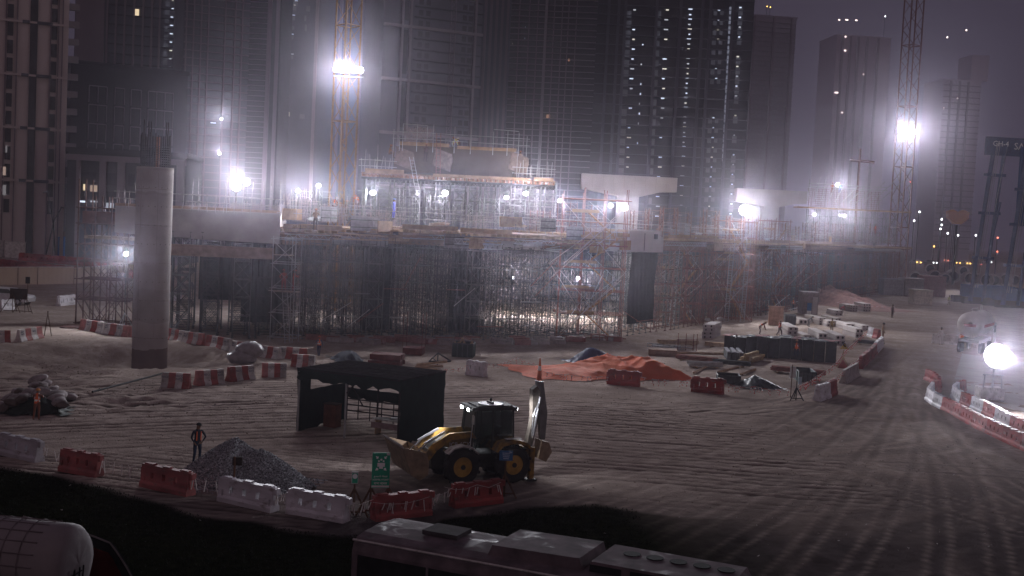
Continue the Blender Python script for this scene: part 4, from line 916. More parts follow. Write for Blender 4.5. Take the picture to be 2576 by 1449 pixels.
# ---------------------------------------------------------------- warning tape with hanging strips
tapem = mat('white tape', (.75, .68, .66), .6, 0, .1); taper = mat('red tape', (.55, .07, .06), .6, 0, .1)
def tape(pts, label, strips=10, h=.75, striped=True, ln=.35):
    t = T('warning_tape', label, 'tape', pts[0]); o = Vector(pts[0]); P = [Vector(p) - o + Vector((0, 0, h)) for p in pts]
    w = MB(); r_ = MB(); bs = (w, r_); q = 0
    for i in range(len(P) - 1):
        n = max(2, int((P[i + 1] - P[i]).length / .35))
        for k in range(n):
            a = P[i].lerp(P[i + 1], k / n); c = P[i].lerp(P[i + 1], (k + 1) / n); s = -.12 * math.sin(math.pi * (k + .5) / n)
            a = a + Vector((0, 0, -.3 * math.sin(math.pi * k / n) * .5)); c = c + Vector((0, 0, -.3 * math.sin(math.pi * (k + 1) / n) * .5))
            b = bs[q % 2 if striped else 0]; q += 1
            if striped: b.bar(a, c, .012)
            else: b.bar(a, c, .006, 3)
    for k in range(strips):
        i = min(len(P) - 2, int(rnd.random() * (len(P) - 1))); f = rnd.random(); a = P[i].lerp(P[i + 1], f) + Vector((0, 0, -.08)); sg = rnd.uniform(-.12, .12); l = ln * rnd.uniform(.6, 1.2)
        for j in range(4):
            b = bs[j % 2 if striped else 0]; b.bar(a + Vector((sg * j / 4, -.02, -l * j / 4)), a + Vector((sg * (j + 1) / 4, -.02, -l * (j + 1) / 4)), .02, 3)
    if w.v: w.o('white_strip', tapem, t)
    if r_.v: r_.o('red_strip', taper, t)
    return t
for i in range(6):
    tape([FBW[i][1], FBW[i + 1][0]], 'faded hanging tape strips strung between barriers, %s gap along the grass bank' % ORD[i], 7 if i else 9, .72, False, .42)
tape([FBW[6][0] + Vector((-.3, -.3, 0)), FBW[6][0].lerp(FBW[6][1], .5) + Vector((0, -.3, 0)), FBW[6][1] + Vector((0, -.3, 0))], 'faded tape strips hanging over the red barrier by the backhoe', 8, .8, False, .3)
tape([FBW[5][0] + Vector((0, -.35, 0)), FBW[5][1] + Vector((0, -.35, 0))], 'faded tape strips hanging over the red barrier by the assembly sign', 9, .7, False, .35)
tape([G(1108, 955), G(1175, 945)], 'red and white striped tape behind the dark shelter', 8, .7, True, .3)
tape([G(1222, 940), G(1300, 920), G(1350, 935)], 'red and white striped tape leading up to the traffic cone', 14, .6, True, .3)
tape([G(1350, 955), G(1430, 968), G(1529, 972)], 'striped tape along the edge of the orange tarpaulin', 16, .7, True, .35)
tape([G(1610, 975), G(1740, 982)], 'striped tape between the two red barriers by the tarpaulin', 14, .7, True, .4)
tape([G(1822, 990), G(1900, 1000), G(1990, 1005)], 'striped tape running from the red barrier to the board sign', 18, .7, True, .4)
tape([G(2005, 1003), G(2050, 980), G(2105, 935), G(2117, 915)], 'dense striped tape running up to the triangular warning sign', 90, .9, True, .4)
tape([G(2060, 1003), G(2098, 985), G(2140, 945), G(2160, 930)], 'dense striped tape along the haul road barriers', 70, 1.0, True, .35)
tape([G(2117, 912), G(2150, 880), G(2180, 850)], 'pinkish tape running from the warning sign past the slab stacks', 60, .9, True, .4)
tape([G(2104, 788), G(2227, 800)], 'striped tape across the far slab stacks', 6, 1.5, True, .2)
# ---------------------------------------------------------------- signs
green = mat('green sign face', (.035, .36, .22), .6, 0, .1); wsign = mat('white sign face', (.6, .6, .6), .6, 0, .06); brownm = mat('rusty sign stand', (.10, .055, .035), .9, 0, .3); bluem = mat('blue sign face', (.06, .16, .34), .6, 0, .1); woodp = mat('brown wooden back', (.16, .09, .06), .9, 0, .2)
def tripod(t, x, h, s=.5, m=None):
    MB().bar((x, 0, h * .0 + .02), (x, 0, h), .035, 5).o('post', m or brownm, t)
    for (dx, dy) in ((-s, -s * .5), (s, -s * .5), (0, s)): MB().bar((x + dx, dy, 0), (x, 0, s * 1.9), .035, 4).o('leg', m or brownm, t)
    MB().bar((x - s * .8, -s * .4, .18), (x + s * .8, -s * .4, .18), .03).o('stay', m or brownm, t)
def sign_T(name, label, x, y, rz=0): p = G(x, y); return T(name, label, 'sign', p, rz), p
t, p = sign_T('assembly_sign', 'green assembly point sign with people and arrows on two tripods', 953, 1293, R(10)); s = p.y / F
w = 45 * s; hb = 90 * s; z0 = (1293 - 1224) * s
tripod(t, -w * .5, z0 + hb * .2); tripod(t, w * .48, z0 + hb * .2)
MB().box((0, -.07, z0 + hb / 2), (w, .05, hb)).o('green_panel', green, t)
MB().box((0, -.105, z0 + hb * .045), (w * .98, .015, hb * .05)).box((w * .39, -.105, z0 + hb * .965), (w * .18, .015, hb * .06)).o('white_strip', wsign, t)
b = MB(); zc = z0 + hb * .68
for dx, dz, r in ((-.13, .085, .038), (0, .125, .042), (.13, .085, .038)): b.bar((dx * w * 1.0, -.10, zc + dz * hb), (dx * w, -.112, zc + dz * hb), r * hb * .7, 10)
b.box((0, -.106, zc - .02 * hb), (.42 * w, .012, .11 * hb)).box((0, -.106, zc - .1 * hb), (.22 * w, .012, .06 * hb))
for sx in (-1, 1):
    for sz in (-1, 1):
        a = Vector((sx * .30 * w, -.106, zc + (sz * .2 + .02) * hb)); q = Vector((sx * .19 * w, -.106, zc + (sz * .145 + .02) * hb)); b.bar(a, q, .022)
        b.bar(q, q + Vector((sx * .09 * w, 0, 0)), .02); b.bar(q, q + Vector((0, 0, sz * .05 * hb)), .02)
b.o('people_pictogram', whitem, t)
text('\ufeca\ufee4\ufea0\ufe98\ufedf\ufe8d \ufe94\ufec4\ufed8\ufee7', .085, whitem, t, (0, -.112, z0 + hb * .335), sx=1.15)
text('ASSEMBLY POINT', .082, whitem, t, (0, -.112, z0 + hb * .235), sx=.88)
text('\u0938\u092d\u093e \u0938\u094d\u0925\u0932', .115, whitem, t, (0, -.112, z0 + hb * .13), sx=1.0)
t, p = sign_T('information_sign', 'small white edged green sign on a tripod by the white barrier', 889, 1297, R(8)); s = p.y / F
tripod(t, 0, (1297 - 1215) * s); MB().box((0, -.06, (1297 - 1198) * s), (17 * s, .04, 31 * s)).o('panel', wsign, t); MB().box((0, -.09, (1297 - 1199) * s), (14 * s, .02, 25 * s)).o('green_panel', green, t)
b = MB().bar((0, -.10, (1297 - 1194) * s), (0, -.11, (1297 - 1194) * s), .09, 10); b.o('round_symbol', whitem, t)
t, p = sign_T('blue_sign', 'small blue notice sign on a tripod in front of the backhoe rear wheel', 1268, 1250, R(4)); s = p.y / F
tripod(t, 0, (1250 - 1150) * s, .45); MB().box((0, -.06, (1250 - 1143) * s), (34 * s, .04, 25 * s)).o('panel', bluem, t)
b = MB()
for k in range(4): b.box((0, -.085, (1250 - 1143) * s + .10 - k * .07), ((20 - k * 2) * s, .01, .025))
b.box((.17, -.085, (1250 - 1134) * s), (.1, .01, .05)); b.o('printed_line', mat('pale print', (.5, .6, .7)), t)
t, p = sign_T('small_sign', 'back of a small wooden sign on a post before the gravel heap', 587, 1262, 0); s = p.y / F
MB().bar((0, 0, 0), (0, 0, (1262 - 1146) * s), .04, 4).o('post', woodp, t); MB().box((.08, .06, (1262 - 1158) * s), (25 * s, .04, 22 * s)).o('panel', mat('dark sign back', (.05, .035, .03)), t)
t, p = sign_T('board_sign', 'white board sign on a dark tripod before the grey skip', 2000, 1008, R(5)); s = p.y / F
MB().bar((-.3, 0, .2), (-.3, 0, 2.3), .03).o('post', brownm, t); tripod(t, .05, 1.9, .45, black); MB().box((-.15, .3, (1008 - 937) * s), (15 * s, .04, 30 * s)).o('board', wsign, t); MB().box((.28, .1, (1008 - 957) * s), (8 * s, .04, 19 * s)).o('notice', mat('pale blue notice', (.4, .5, .58)), t)
t, p = sign_T('warning_sign', 'yellow triangular roadworks warning sign with a red border', 2119, 926, 0); s = p.y / F
zz = (926 - 880) * s; b = MB(); r = 14.5 * s
tripod(t, 0, zz, .5, timber)
MB().prism([(-r, 0), (r, 0), (0, r * 1.55)], -.10, -.06, Matrix.Identity(3)).o('red_border', redp, t); t.children[-1].location.z = zz
MB().prism([(-r * .66, 0), (r * .66, 0), (0, r * 1.02)], -.13, -.105).o('yellow_panel', mat('yellow sign face', (.65, .45, .05)), t); t.children[-1].location.z = zz + r * .2
b = MB().bar((-.06, -.14, zz + .35), (-.02, -.14, zz + .62), .05).bar((-.02, -.14, zz + .62), (.12, -.14, zz + .48), .035).bar((-.02, -.14, zz + .35), (.12, -.14, zz + .3), .05).bar((-.02, -.15, zz + .66), (-.02, -.15, zz + .74), .05, 6); b.o('digging_figure', black, t)
for x, y, hh, lab, w_, h_ in ((69, 758, 62, 'square sign back on a single post before the long hoarding', 11, 17), (2034, 800, 38, 'small blue and white safety sign beside the site booth', 11, 28)):
    t, p = sign_T('sign', lab, x, y); s = p.y / F
    tripod(t, 0, hh * s * .8, .4); MB().box((0, -.05, hh * s - h_ * s / 2), (w_ * s, .05, h_ * s)).o('panel', bluem if x > 2000 else black, t)
    if x > 2000: MB().box((0, -.08, hh * s - h_ * s * .85), (w_ * s, .02, h_ * s * .3)).o('white_band', wsign, t)
t, p = sign_T('trestle_sign', 'wide dark sign back on two trestle legs beside the white car', 48, 786); s = p.y / F
for dx in (-17, 14): tripod(t, dx * s, 40 * s, .9)
MB().box((-2 * s, 0, 47 * s), (44 * s, .08, 27 * s)).o('panel', mat('dark sign back', (.05, .035, .03)), t)
# ---------------------------------------------------------------- traffic cone and post
p = G(1356, 962); t = T('traffic_cone', 'tall orange traffic cone beside the tarpaulin tape', 'cone', p); MB().box((0, 0, .04), (.5, .5, .08)).o('base', rubber, t); MB().bar((0, 0, .08), (0, 0, 1.6), .19, 12, .04).o('cone_body', mat('orange plastic', (.5, .12, .05)), t); MB().bar((0, 0, .8), (0, 0, 1.1), .125, 12, .095).o('reflective_band', tapem, t)
# ---------------------------------------------------------------- gravel heap
pg = G(620, 1218); t = None
def gravel():
    nx, ny = 120, 90; L, D = 5.3, 3.6; rs = np.random.RandomState(5)
    def hf(x, y):
        a = 1.75 * max(0, 1 - (abs((x + .45) / 2.5) ** 1.25 + abs(y / 1.5) ** 1.5)); c = 1.35 * max(0, 1 - (abs((x - .45) / 2.3) ** 1.3 + abs((y - .1) / 1.4) ** 1.5)); d = .85 * max(0, 1 - (abs((x - 1.3) / 1.6) ** 1.5 + abs((y + .1) / 1.2) ** 1.5))
        e = max(a, c, d); return e - .42 * math.exp(-(((x + .0) / .35) ** 2 + ((y + .45) / .5) ** 2)) if e > .2 else e
    vs = []; fs = []
    for j in range(ny):
        for i in range(nx):
            x = (i / (nx - 1) - .5) * L; y = (j / (ny - 1) - .5) * D; z = hf(x, y)
            vs.append((x, y, z - .04 + rnd.random() * .035))
    fs = [(j * nx + i, j * nx + i + 1, (j + 1) * nx + i + 1, (j + 1) * nx + i) for j in range(ny - 1) for i in range(nx - 1)]
    b = MB(); b.add(vs, fs)
    for k in range(15000):
        x = rnd.uniform(-.5, .5) * L; y = rnd.uniform(-.5, .5) * D; z = hf(x, y)
        if z < .03 and rnd.random() < .9: continue
        r = rnd.uniform(.025, .065); v = [Vector((x, y, z)) + Vector((rnd.uniform(-1, 1), rnd.uniform(-1, 1), rnd.uniform(-.6, 1))) * r for _ in range(4)]
        b.add(v, [(0, 1, 2), (0, 2, 3), (0, 3, 1), (1, 3, 2)])
    return b.o('gravel_heap', mat('grey gravel', (.34, .35, .37), .6, 0, .9, 16), None)
o = gravel(); o.location = pg; o.rotation_euler.z = R(-8); tag(o, 'grey gravel heap with two crests behind the plastic barriers', 'gravel heap')
# ---------------------------------------------------------------- dark shelter
FL, FR, BR = G(748, 1085), G(1000, 1122), G(1105, 1088); BL = FL + (BR - FR); a_ = ang(FL, FR); W_ = (FR - FL).length; D_ = (BR - FR).length; hs = 3.0
t = T('site_shelter', 'dark net sided rest shelter with a flat boarded roof and open front', 'shelter', FL, a_)
shade = mat('dark green shade net', (.014, .028, .024), .9, 0, .2, 1.2, .3, 3); frm = mat('dark tube frame', (.05, .045, .045), .7, 0, .2); roofm = mat('roof boards', (.032, .028, .03), .8, 0, .25, .8)
for x, y in ((0, 0), (W_ * .48, 0), (W_, 0), (0, D_), (W_ * .33, D_), (W_ * .66, D_), (W_, D_)): MB().bar((x, y, 0), (x, y, hs - .1), .05, 6).o('post', frm if y else (steel if x < W_ * .9 else frm), t)
MB().box((W_ / 2, D_ / 2, hs), (W_ + .1, D_ + .2, .08)).o('roof_panel', roofm, t)
b = MB()
for k in (1, 2, 3, 4): b.box((W_ / 2, D_ * k / 5, hs + .055), (W_, .03, .03))
b.o('roof_batten', frm, t)
for m_ in (roofm, frm): m_.node_tree.nodes['Principled BSDF'].inputs['Specular IOR Level'].default_value = 0
def cloth(w, h, org, du, dv, label, m=shade, jit=.05):
    b = MB(); nu, nv = max(6, int(w / .3)), max(3, int(h / .3)); nrm = du.cross(dv)
    vs = [org + du * (w * i / nu) + dv * (h * j / nv) + nrm * (jit * math.sin(i * 1.7 + j * .9) * .6 + rnd.uniform(-.5, .5) * jit) + (dv * rnd.uniform(-.1, .1) if j == nv else Vector()) for j in range(nv + 1) for i in range(nu + 1)]
    fs = [(j * (nu + 1) + i, j * (nu + 1) + i + 1, (j + 1) * (nu + 1) + i + 1, (j + 1) * (nu + 1) + i) for j in range(nv) for i in range(nu)]; k = len(vs)
    b.add(vs + [v + nrm * .015 for v in vs], fs + [tuple(q + k for q in f[::-1]) for f in fs]); return b.o(label, m, t, True)
ux, uy, uz = Vector((1, 0, 0)), Vector((0, 1, 0)), Vector((0, 0, 1))
cloth(D_, hs, Vector((W_ + .06, 0, hs)), uy, -uz, 'side_net'); cloth(D_ * .9, 1.9, Vector((-.06, D_ * .1, 1.9)), uy, -uz, 'side_net'); cloth(D_ * .25, hs, Vector((-.06, 0, hs)), uy, -uz, 'side_net')
cloth(W_ + .2, .55, Vector((-.1, -.08, hs + .06)), ux, -uz, 'valance_net'); cloth(W_, .45, Vector((0, D_ + .08, hs)), ux, -uz, 'valance_net')
cloth(W_, .55, Vector((0, D_ + .05, 1.65)), ux, -uz, 'back_net')
b = MB()
for z in (1.1, .8, .5): b.bar((0, D_, z), (W_, D_, z), .035)
for k in range(9): b.bar((W_ * k / 8, D_, .1), (W_ * k / 8, D_, 1.1), .03)
b.o('back_rail', frm, t)
MB().bar((W_ * .48, .1, hs - .2), (W_ * .40, .1 + D_ * .5, 1.2), .04).bar((W_ * .48, 0, hs - .9), (W_ * .60, 0, hs - .2), .04).o('diagonal_brace', frm, t)
t2 = T('bench_table', 'pale topped table inside the dark shelter', 'table', FL + Matrix.Rotation(a_, 3, 'Z') @ Vector((W_ * .72, D_ * .5, 0)), a_); MB().box((0, 0, .72), (1.9, .6, .05)).o('table_top', whitec, t2); MB().box((0, -.32, .45), (2.0, .04, .28)).o('front_board', mat('pinkish board', (.36, .25, .25)), t2)
for sx in (-.8, .8): MB().box((sx, 0, .35), (.06, .5, .7)).o('leg', timber, t2)
t2 = T('food_container', 'shiny steel tray lying on the shelter table', 'tray', FL + Matrix.Rotation(a_, 3, 'Z') @ Vector((W_ * .75, D_ * .55, .745)), a_ + .2); MB().box((0, 0, .03), (.7, .35, .06)).o('tray_body', steel, t2); MB().box((.05, 0, .075), (.3, .2, .03)).o('lid', mat('foil', (.7, .7, .72), .3, .8), t2)
t2 = T('water_cooler', 'brown box cooler standing at the closed side of the shelter', 'cooler', FL + Matrix.Rotation(a_, 3, 'Z') @ Vector((.55, D_ * .5, 0)), a_); MB().box((0, 0, .55), (.7, .5, 1.1)).o('cooler_body', mat('rust orange box', (.20, .07, .04)), t2); MB().box((0, 0, 1.13), (.74, .54, .06)).o('lid', brownm, t2)
# ---------------------------------------------------------------- backhoe loader
pb = G(1222, 1216); a_ = R(180 + 24)       # local +x is forward
jy = mat('yellow machine paint', (.30, .17, .03), .65, 0, .3, 4, dirt=(.10, .07, .04)); jb = mat('black machine paint', (.045, .043, .04), .6, 0, .2); gl = bpy.data.materials.new('cab glass'); gl.use_nodes = True; _n = gl.node_tree.nodes; _n.clear(); _o = _n.new('ShaderNodeOutputMaterial'); _x = _n.new('ShaderNodeMixShader'); _t = _n.new('ShaderNodeBsdfTransparent'); _g = _n.new('ShaderNodeBsdfGlossy'); _t.inputs[0].default_value = (.42, .50, .50, 1); _g.inputs['Roughness'].default_value = .08; _x.inputs[0].default_value = .22
for q_, b_ in ((_t.outputs[0], _x.inputs[1]), (_g.outputs[0], _x.inputs[2]), (_x.outputs[0], _o.inputs[0])): gl.node_tree.links.new(q_, b_); chrome = mat('polished ram', (.7, .7, .72), .25, .9, .1); dirtm = mat('muddy steel', (.26, .19, .13), .7, .2, .3)
t = T('backhoe_loader', 'yellow backhoe loader with its cab lamps lit and rear arm folded up', 'backhoe', pb, a_)
SCL = 1.0
def wheel(x, y, r, w):
    n = 28; b = MB(); s = 1 if y > 0 else -1
    prof = [(r * .55, -w / 2), (r * .9, -w / 2), (r, -w * .3), (r, w * .3), (r * .9, w / 2), (r * .55, w / 2)]
    vs = [Vector((x + q * math.cos(2 * math.pi * k / n), y + v, r + q * math.sin(2 * math.pi * k / n))) for q, v in prof for k in range(n)]
    b.add(vs, [(j * n + k, j * n + (k + 1) % n, ((j + 1) % 6) * n + (k + 1) % n, ((j + 1) % 6) * n + k) for j in range(6) for k in range(n)])
    for k in range(20):
        g = 2 * math.pi * k / 20; b.box((x + r * 1.0 * math.cos(g), y + (.11 if k % 2 else -.11) * w * 2, r + r * 1.0 * math.sin(g)), (.09, w * .5, .10), M=None)
    wh = b.o('tyre', rubber, None, False)
    rim = MB().bar((x, y - s * w * .1, r), (x, y + s * w * .38, r), r * .56, 20).bar((x, y + s * w * .36, r), (x, y + s * w * .5, r), r * .22, 12)
    e = T('wheel', None, None)
    e.parent = t; wh.parent = e; rim.o('rim', mat('yellow rim', (.42, .25, .06), .6, 0, .3), e); MB().bar((x, y + s * w * .42, r), (x, y + s * w * .56, r), r * .14, 10).o('hub', jb, e)
t.location = pb - Matrix.Rotation(a_, 3, 'Z') @ Vector((0, .98, 0))
for x in (1.08, -1.12):
    for y in (-.95, .95): wheel(x, y, .73, .46)
def xz(name, pts, y0, y1, m): return MB().prism(pts, y0, y1).o(name, m, t)
xz('chassis', [(-1.7, .55), (2.1, .55), (2.2, 1.0), (-1.7, 1.05)], -.45, .45, jb)
xz('bonnet', [(.55, 1.0), (2.15, .95), (2.2, 1.35), (1.9, 1.62), (.55, 1.82)], -.46, .46, jb)
xz('side_panel', [(.6, 1.35), (1.7, 1.25), (1.6, 1.6), (.6, 1.8)], .465, .49, mat('dark yellow panel', (.16, .10, .03), .6)); text('JCB 4CX', .24, mat('pale decal', (.5, .5, .5)), t, (1.0, .50, 1.5), (R(90), 0, R(180)))
xz('engine_grille', [(2.16, 1.0), (2.24, 1.0), (2.26, 1.34), (2.18, 1.34)], -.35, .35, black)
for s in (-1, 1):
    y0, y1 = sorted((s * .52, s * .64))
    xz('loader_arm', [(.35, 1.75), (.55, 2.02), (1.5, 1.98), (2.2, 1.55), (2.75, .85), (2.72, .62), (2.55, .62), (2.0, 1.32), (1.4, 1.72), (.6, 1.78)], y0, y1, jy)
    MB().bar((.9, s * .58, 1.25), (1.95, s * .58, 1.45), .055, 8).o('lift_ram', jb, t); MB().bar((1.7, s * .58, 1.42), (2.1, s * .58, 1.46), .03, 8).o('ram_rod', chrome, t)
    MB().bar((1.6, s * .38, 2.0), (2.45, s * .38, 1.55), .055, 8).bar((2.3, s * .38, 1.62), (2.75, s * .38, 1.2), .035, 8).o('bucket_ram', mat('grey ram', (.35, .35, .37), .4, .6), t)
    xz('front_mudguard' if 0 else 'mudguard', [(1.75, 1.28), (1.5, 1.50), (1.1, 1.58), (.7, 1.5), (.42, 1.25), (.45, 1.22), (.72, 1.45), (1.1, 1.53), (1.48, 1.45), (1.70, 1.26)], *sorted((s * .74, s * 1.2)), whitec if s > 0 else jb)
    xz('mudguard', [(-.3, 1.30), (-.55, 1.62), (-1.1, 1.75), (-1.65, 1.62), (-1.95, 1.3), (-1.9, 1.24), (-1.6, 1.5), (-1.1, 1.60), (-.62, 1.5), (-.36, 1.26)], *sorted((s * .5, s * 1.2)), jy)
MB().box((-1.1, 1.0, 1.765), (.7, .25, .02)).o('sticker_strip', whitec, t)
bk = MB(); prof = [(2.62, 1.35), (2.5, .95), (2.52, .5), (2.85, .28), (3.2, .5), (3.62, 1.62)]
vs = [(x, y, z) for x, z in prof for y in (-1.17, 1.17)]; bk.add(vs, [(2 * i, 2 * i + 1, 2 * i + 3, 2 * i + 2) for i in range(5)]); vs2 = [(x * .995 + .02, y, z + .03) for x, y, z in vs]; bk.add(vs2, [(2 * i, 2 * i + 2, 2 * i + 3, 2 * i + 1) for i in range(5)])
for s in (-1.17, 1.14): bk.prism(prof, s, s + .03)
bk.o('bucket', dirtm, t); MB().prism([(3.58, 1.54), (3.68, 1.66), (3.64, 1.70), (3.54, 1.57)], -1.19, 1.19).o('cutting_edge', whitec, t)
# cab
xz('cab_floor', [(-1.35, 1.0), (.6, 1.0), (.6, 1.12), (-1.35, 1.12)], -.62, .62, jb)
for x, z, x2, z2 in ((.55, 1.1, .42, 2.85), (-.35, 1.1, -.35, 2.85), (-1.3, 1.1, -1.22, 2.85)):
    for s in (-1, 1): MB().bar((x, s * .62, z), (x2, s * .6, z2), .045, 4).o('cab_pillar', jb, t)
for s in (-1, 1): xz('cab_window', [(-1.22, 1.35), (.46, 1.35), (.38, 2.8), (-1.16, 2.8)], *sorted((s * .585, s * .60)), gl)
MB().prism([(.47, 1.6), (.49, 1.6), (.41, 2.8), (.39, 2.8)], -.55, .55).o('windscreen', gl, t); MB().prism([(-1.26, 1.4), (-1.24, 1.4), (-1.18, 2.8), (-1.2, 2.8)], -.55, .55).o('rear_window', gl, t)
MB().box((-.4, 0, 2.92), (1.95, 1.34, .13)).box((-.45, 0, 3.0), (1.5, 1.1, .06)).o('cab_roof', jb, t); MB().bar((-.45, .05, 3.035), (-.45, .05, 3.06), .52, 20).o('roof_hatch', mat('roof white', (.6, .6, .62), .4), t); MB().box((-.45, .02, 3.09), (.1, .5, .06)).bar((-.6, -.3, 3.03), (-.6, -.3, 3.2), .05, 8).o('beacon', jb, t)
MB().box((-.6, .2, 1.5), (.5, .5, .15)).box((-.8, .2, 1.85), (.14, .46, .6)).o('seat', jb, t); MB().bar((.15, .1, 1.2), (.0, .1, 1.75), .03).bar((-.02, .1, 1.74), (.03, .1, 1.77), .18, 14).o('steering_wheel', jb, t)
for s in (-.42, .30):
    MB().box((.55, s, 2.86), (.12, .22, .14)).o('headlight', jb, t); MB().box((.62, s, 2.85), (.03, .18, .11)).o('headlight_lens', emat('cab lamp', (.95, .97, 1), 30), t)
point(t, (1.0, -.05, 2.7), 520, spot=115, rot=(0, R(-62), 0), r=.1)
MB().box((-1.42, .3, 2.86), (.12, .22, .14)).o('headlight', jb, t); MB().box((-1.49, .3, 2.85), (.03, .18, .11)).o('headlight_lens', emat('cab lamp', (.95, .97, 1), 30), t); point(t, (-1.6, .3, 2.9), 160, spot=120, rot=(0, R(70), 0), r=.1)
MB().bar((.62, .62, 1.3), (.62, .9, 2.75), .02).box((.64, .92, 2.55), (.03, .2, .34)).o('mirror', steel, t)
# rear arm folded up
MB().box((-1.85, 0, .95), (.25, 1.9, .75)).o('rear_frame', jy, t)
for s in (-1, 1): MB().box((-1.95, s * .98, .75), (.2, .2, 1.3)).o('stabiliser', jy, t); MB().box((-1.95, s * .98, .07), (.4, .35, .08)).o('stabiliser_foot', jb, t)
xz('boom', [(-2.0, .8), (-2.25, .8), (-2.55, 2.2), (-2.62, 3.5), (-2.45, 3.75), (-2.25, 3.6), (-2.3, 2.3)], -.16, .16, mat('worn boom paint', (.14, .12, .10), .6, .2, .4))
xz('dipper', [(-2.75, 3.9), (-2.45, 3.95), (-2.55, 3.3), (-2.75, 1.5), (-2.95, 1.5), (-3.0, 2.6)], -.1, .1, mat('dark steel arm', (.22, .22, .22), .5, .5))
MB().bar((-2.35, .17, 1.6), (-2.6, .17, 3.3), .06, 8).bar((-2.35, -.17, 1.6), (-2.6, -.17, 3.3), .06, 8).o('boom_ram', chrome, t)
b = MB()
for k in range(7):
    y = -.24 + k * .08; b.bar((-2.3, y, 1.7), (-2.4 - .1 * math.sin(k), y * 1.3, 2.5), .02).bar((-2.4 - .1 * math.sin(k), y * 1.3, 2.5), (-2.6, y * .6, 3.3), .02)
b.o('hydraulic_hoses' if 0 else 'hose', mat('shiny hose', (.5, .5, .52), .25, .7), t)
xz('rear_bucket', [(-2.7, 1.5), (-3.05, 1.4), (-3.2, 1.0), (-2.95, .6), (-2.6, .75), (-2.65, 1.1)], -.3, .3, dirtm)
MB().box((-2.06, .7, .95), (.05, .12, .08)).o('tail_lamp', emat('red tail lamp', (1, .12, .06), .6), t)
# ---------------------------------------------------------------- people
skin = mat('brown skin', (.16, .09, .06), .6, 0, .1); boot = mat('boots', (.04, .035, .03), .8)
oran = mat('orange hi-vis', (.80, .17, .06), .7, 0, .12); refl = mat('reflective strip', (.7, .7, .68), .4); cloths = {}
def clothm(c):
    if c not in cloths: cloths[c] = mat('cloth %d' % len(cloths), c, .9, 0, .15)
    return cloths[c]
POSES = {
 'stand': dict(pel=(0, 0, .95), che=(0, -.01, 1.32), nec=(0, 0, 1.50), hea=(0, -.03, 1.63), kn=((-.11, -.03, .50), (.11, -.03, .50)), an=((-.12, .02, .09), (.12, .02, .09)), el=((-.25, .03, 1.14), (.25, .03, 1.14)), wr=((-.27, -.06, .88), (.27, -.06, .88))),
 'hip': dict(pel=(0, 0, .95), che=(0, -.01, 1.32), nec=(0, 0, 1.50), hea=(.02, -.04, 1.63), kn=((-.12, -.05, .50), (.12, .0, .50)), an=((-.16, -.02, .09), (.13, .05, .09)), el=((-.25, .03, 1.14), (.36, .05, 1.16)), wr=((-.20, -.20, .98), (.20, -.06, 1.0))),
 'walk': dict(pel=(0, 0, .94), che=(0, -.04, 1.31), nec=(0, -.04, 1.49), hea=(0, -.08, 1.61), kn=((-.1, -.20, .52), (.1, .02, .48)), an=((-.1, -.26, .10), (.1, .30, .14)), el=((-.25, .12, 1.12), (.25, -.10, 1.12)), wr=((-.25, .10, .88), (.25, -.28, .98))),
 'bend': dict(pel=(0, .1, .85), che=(0, -.22, 1.12), nec=(0, -.36, 1.20), hea=(0, -.48, 1.22), kn=((-.13, -.06, .46), (.13, .0, .46)), an=((-.15, .02, .09), (.15, .1, .09)), el=((-.24, -.38, .88), (.24, -.38, .88)), wr=((-.16, -.50, .66), (.16, -.48, .64))),
 'reach': dict(pel=(0, 0, .95), che=(0, -.06, 1.32), nec=(0, -.08, 1.50), hea=(0, -.12, 1.62), kn=((-.1, -.04, .50), (.12, .0, .50)), an=((-.12, .0, .09), (.16, .06, .09)), el=((-.26, -.22, 1.26), (.26, -.20, 1.2)), wr=((-.18, -.46, 1.30), (.18, -.44, 1.15))),
 'sit': dict(pel=(0, .1, .50), che=(0, .0, .88), nec=(0, -.02, 1.06), hea=(0, -.07, 1.18), kn=((-.14, -.36, .50), (.16, -.34, .48)), an=((-.13, -.40, .09), (.17, -.32, .09)), el=((-.25, -.12, .72), (.25, -.12, .72)), wr=((-.15, -.34, .62), (.15, -.34, .60))),
}
BODY = {}
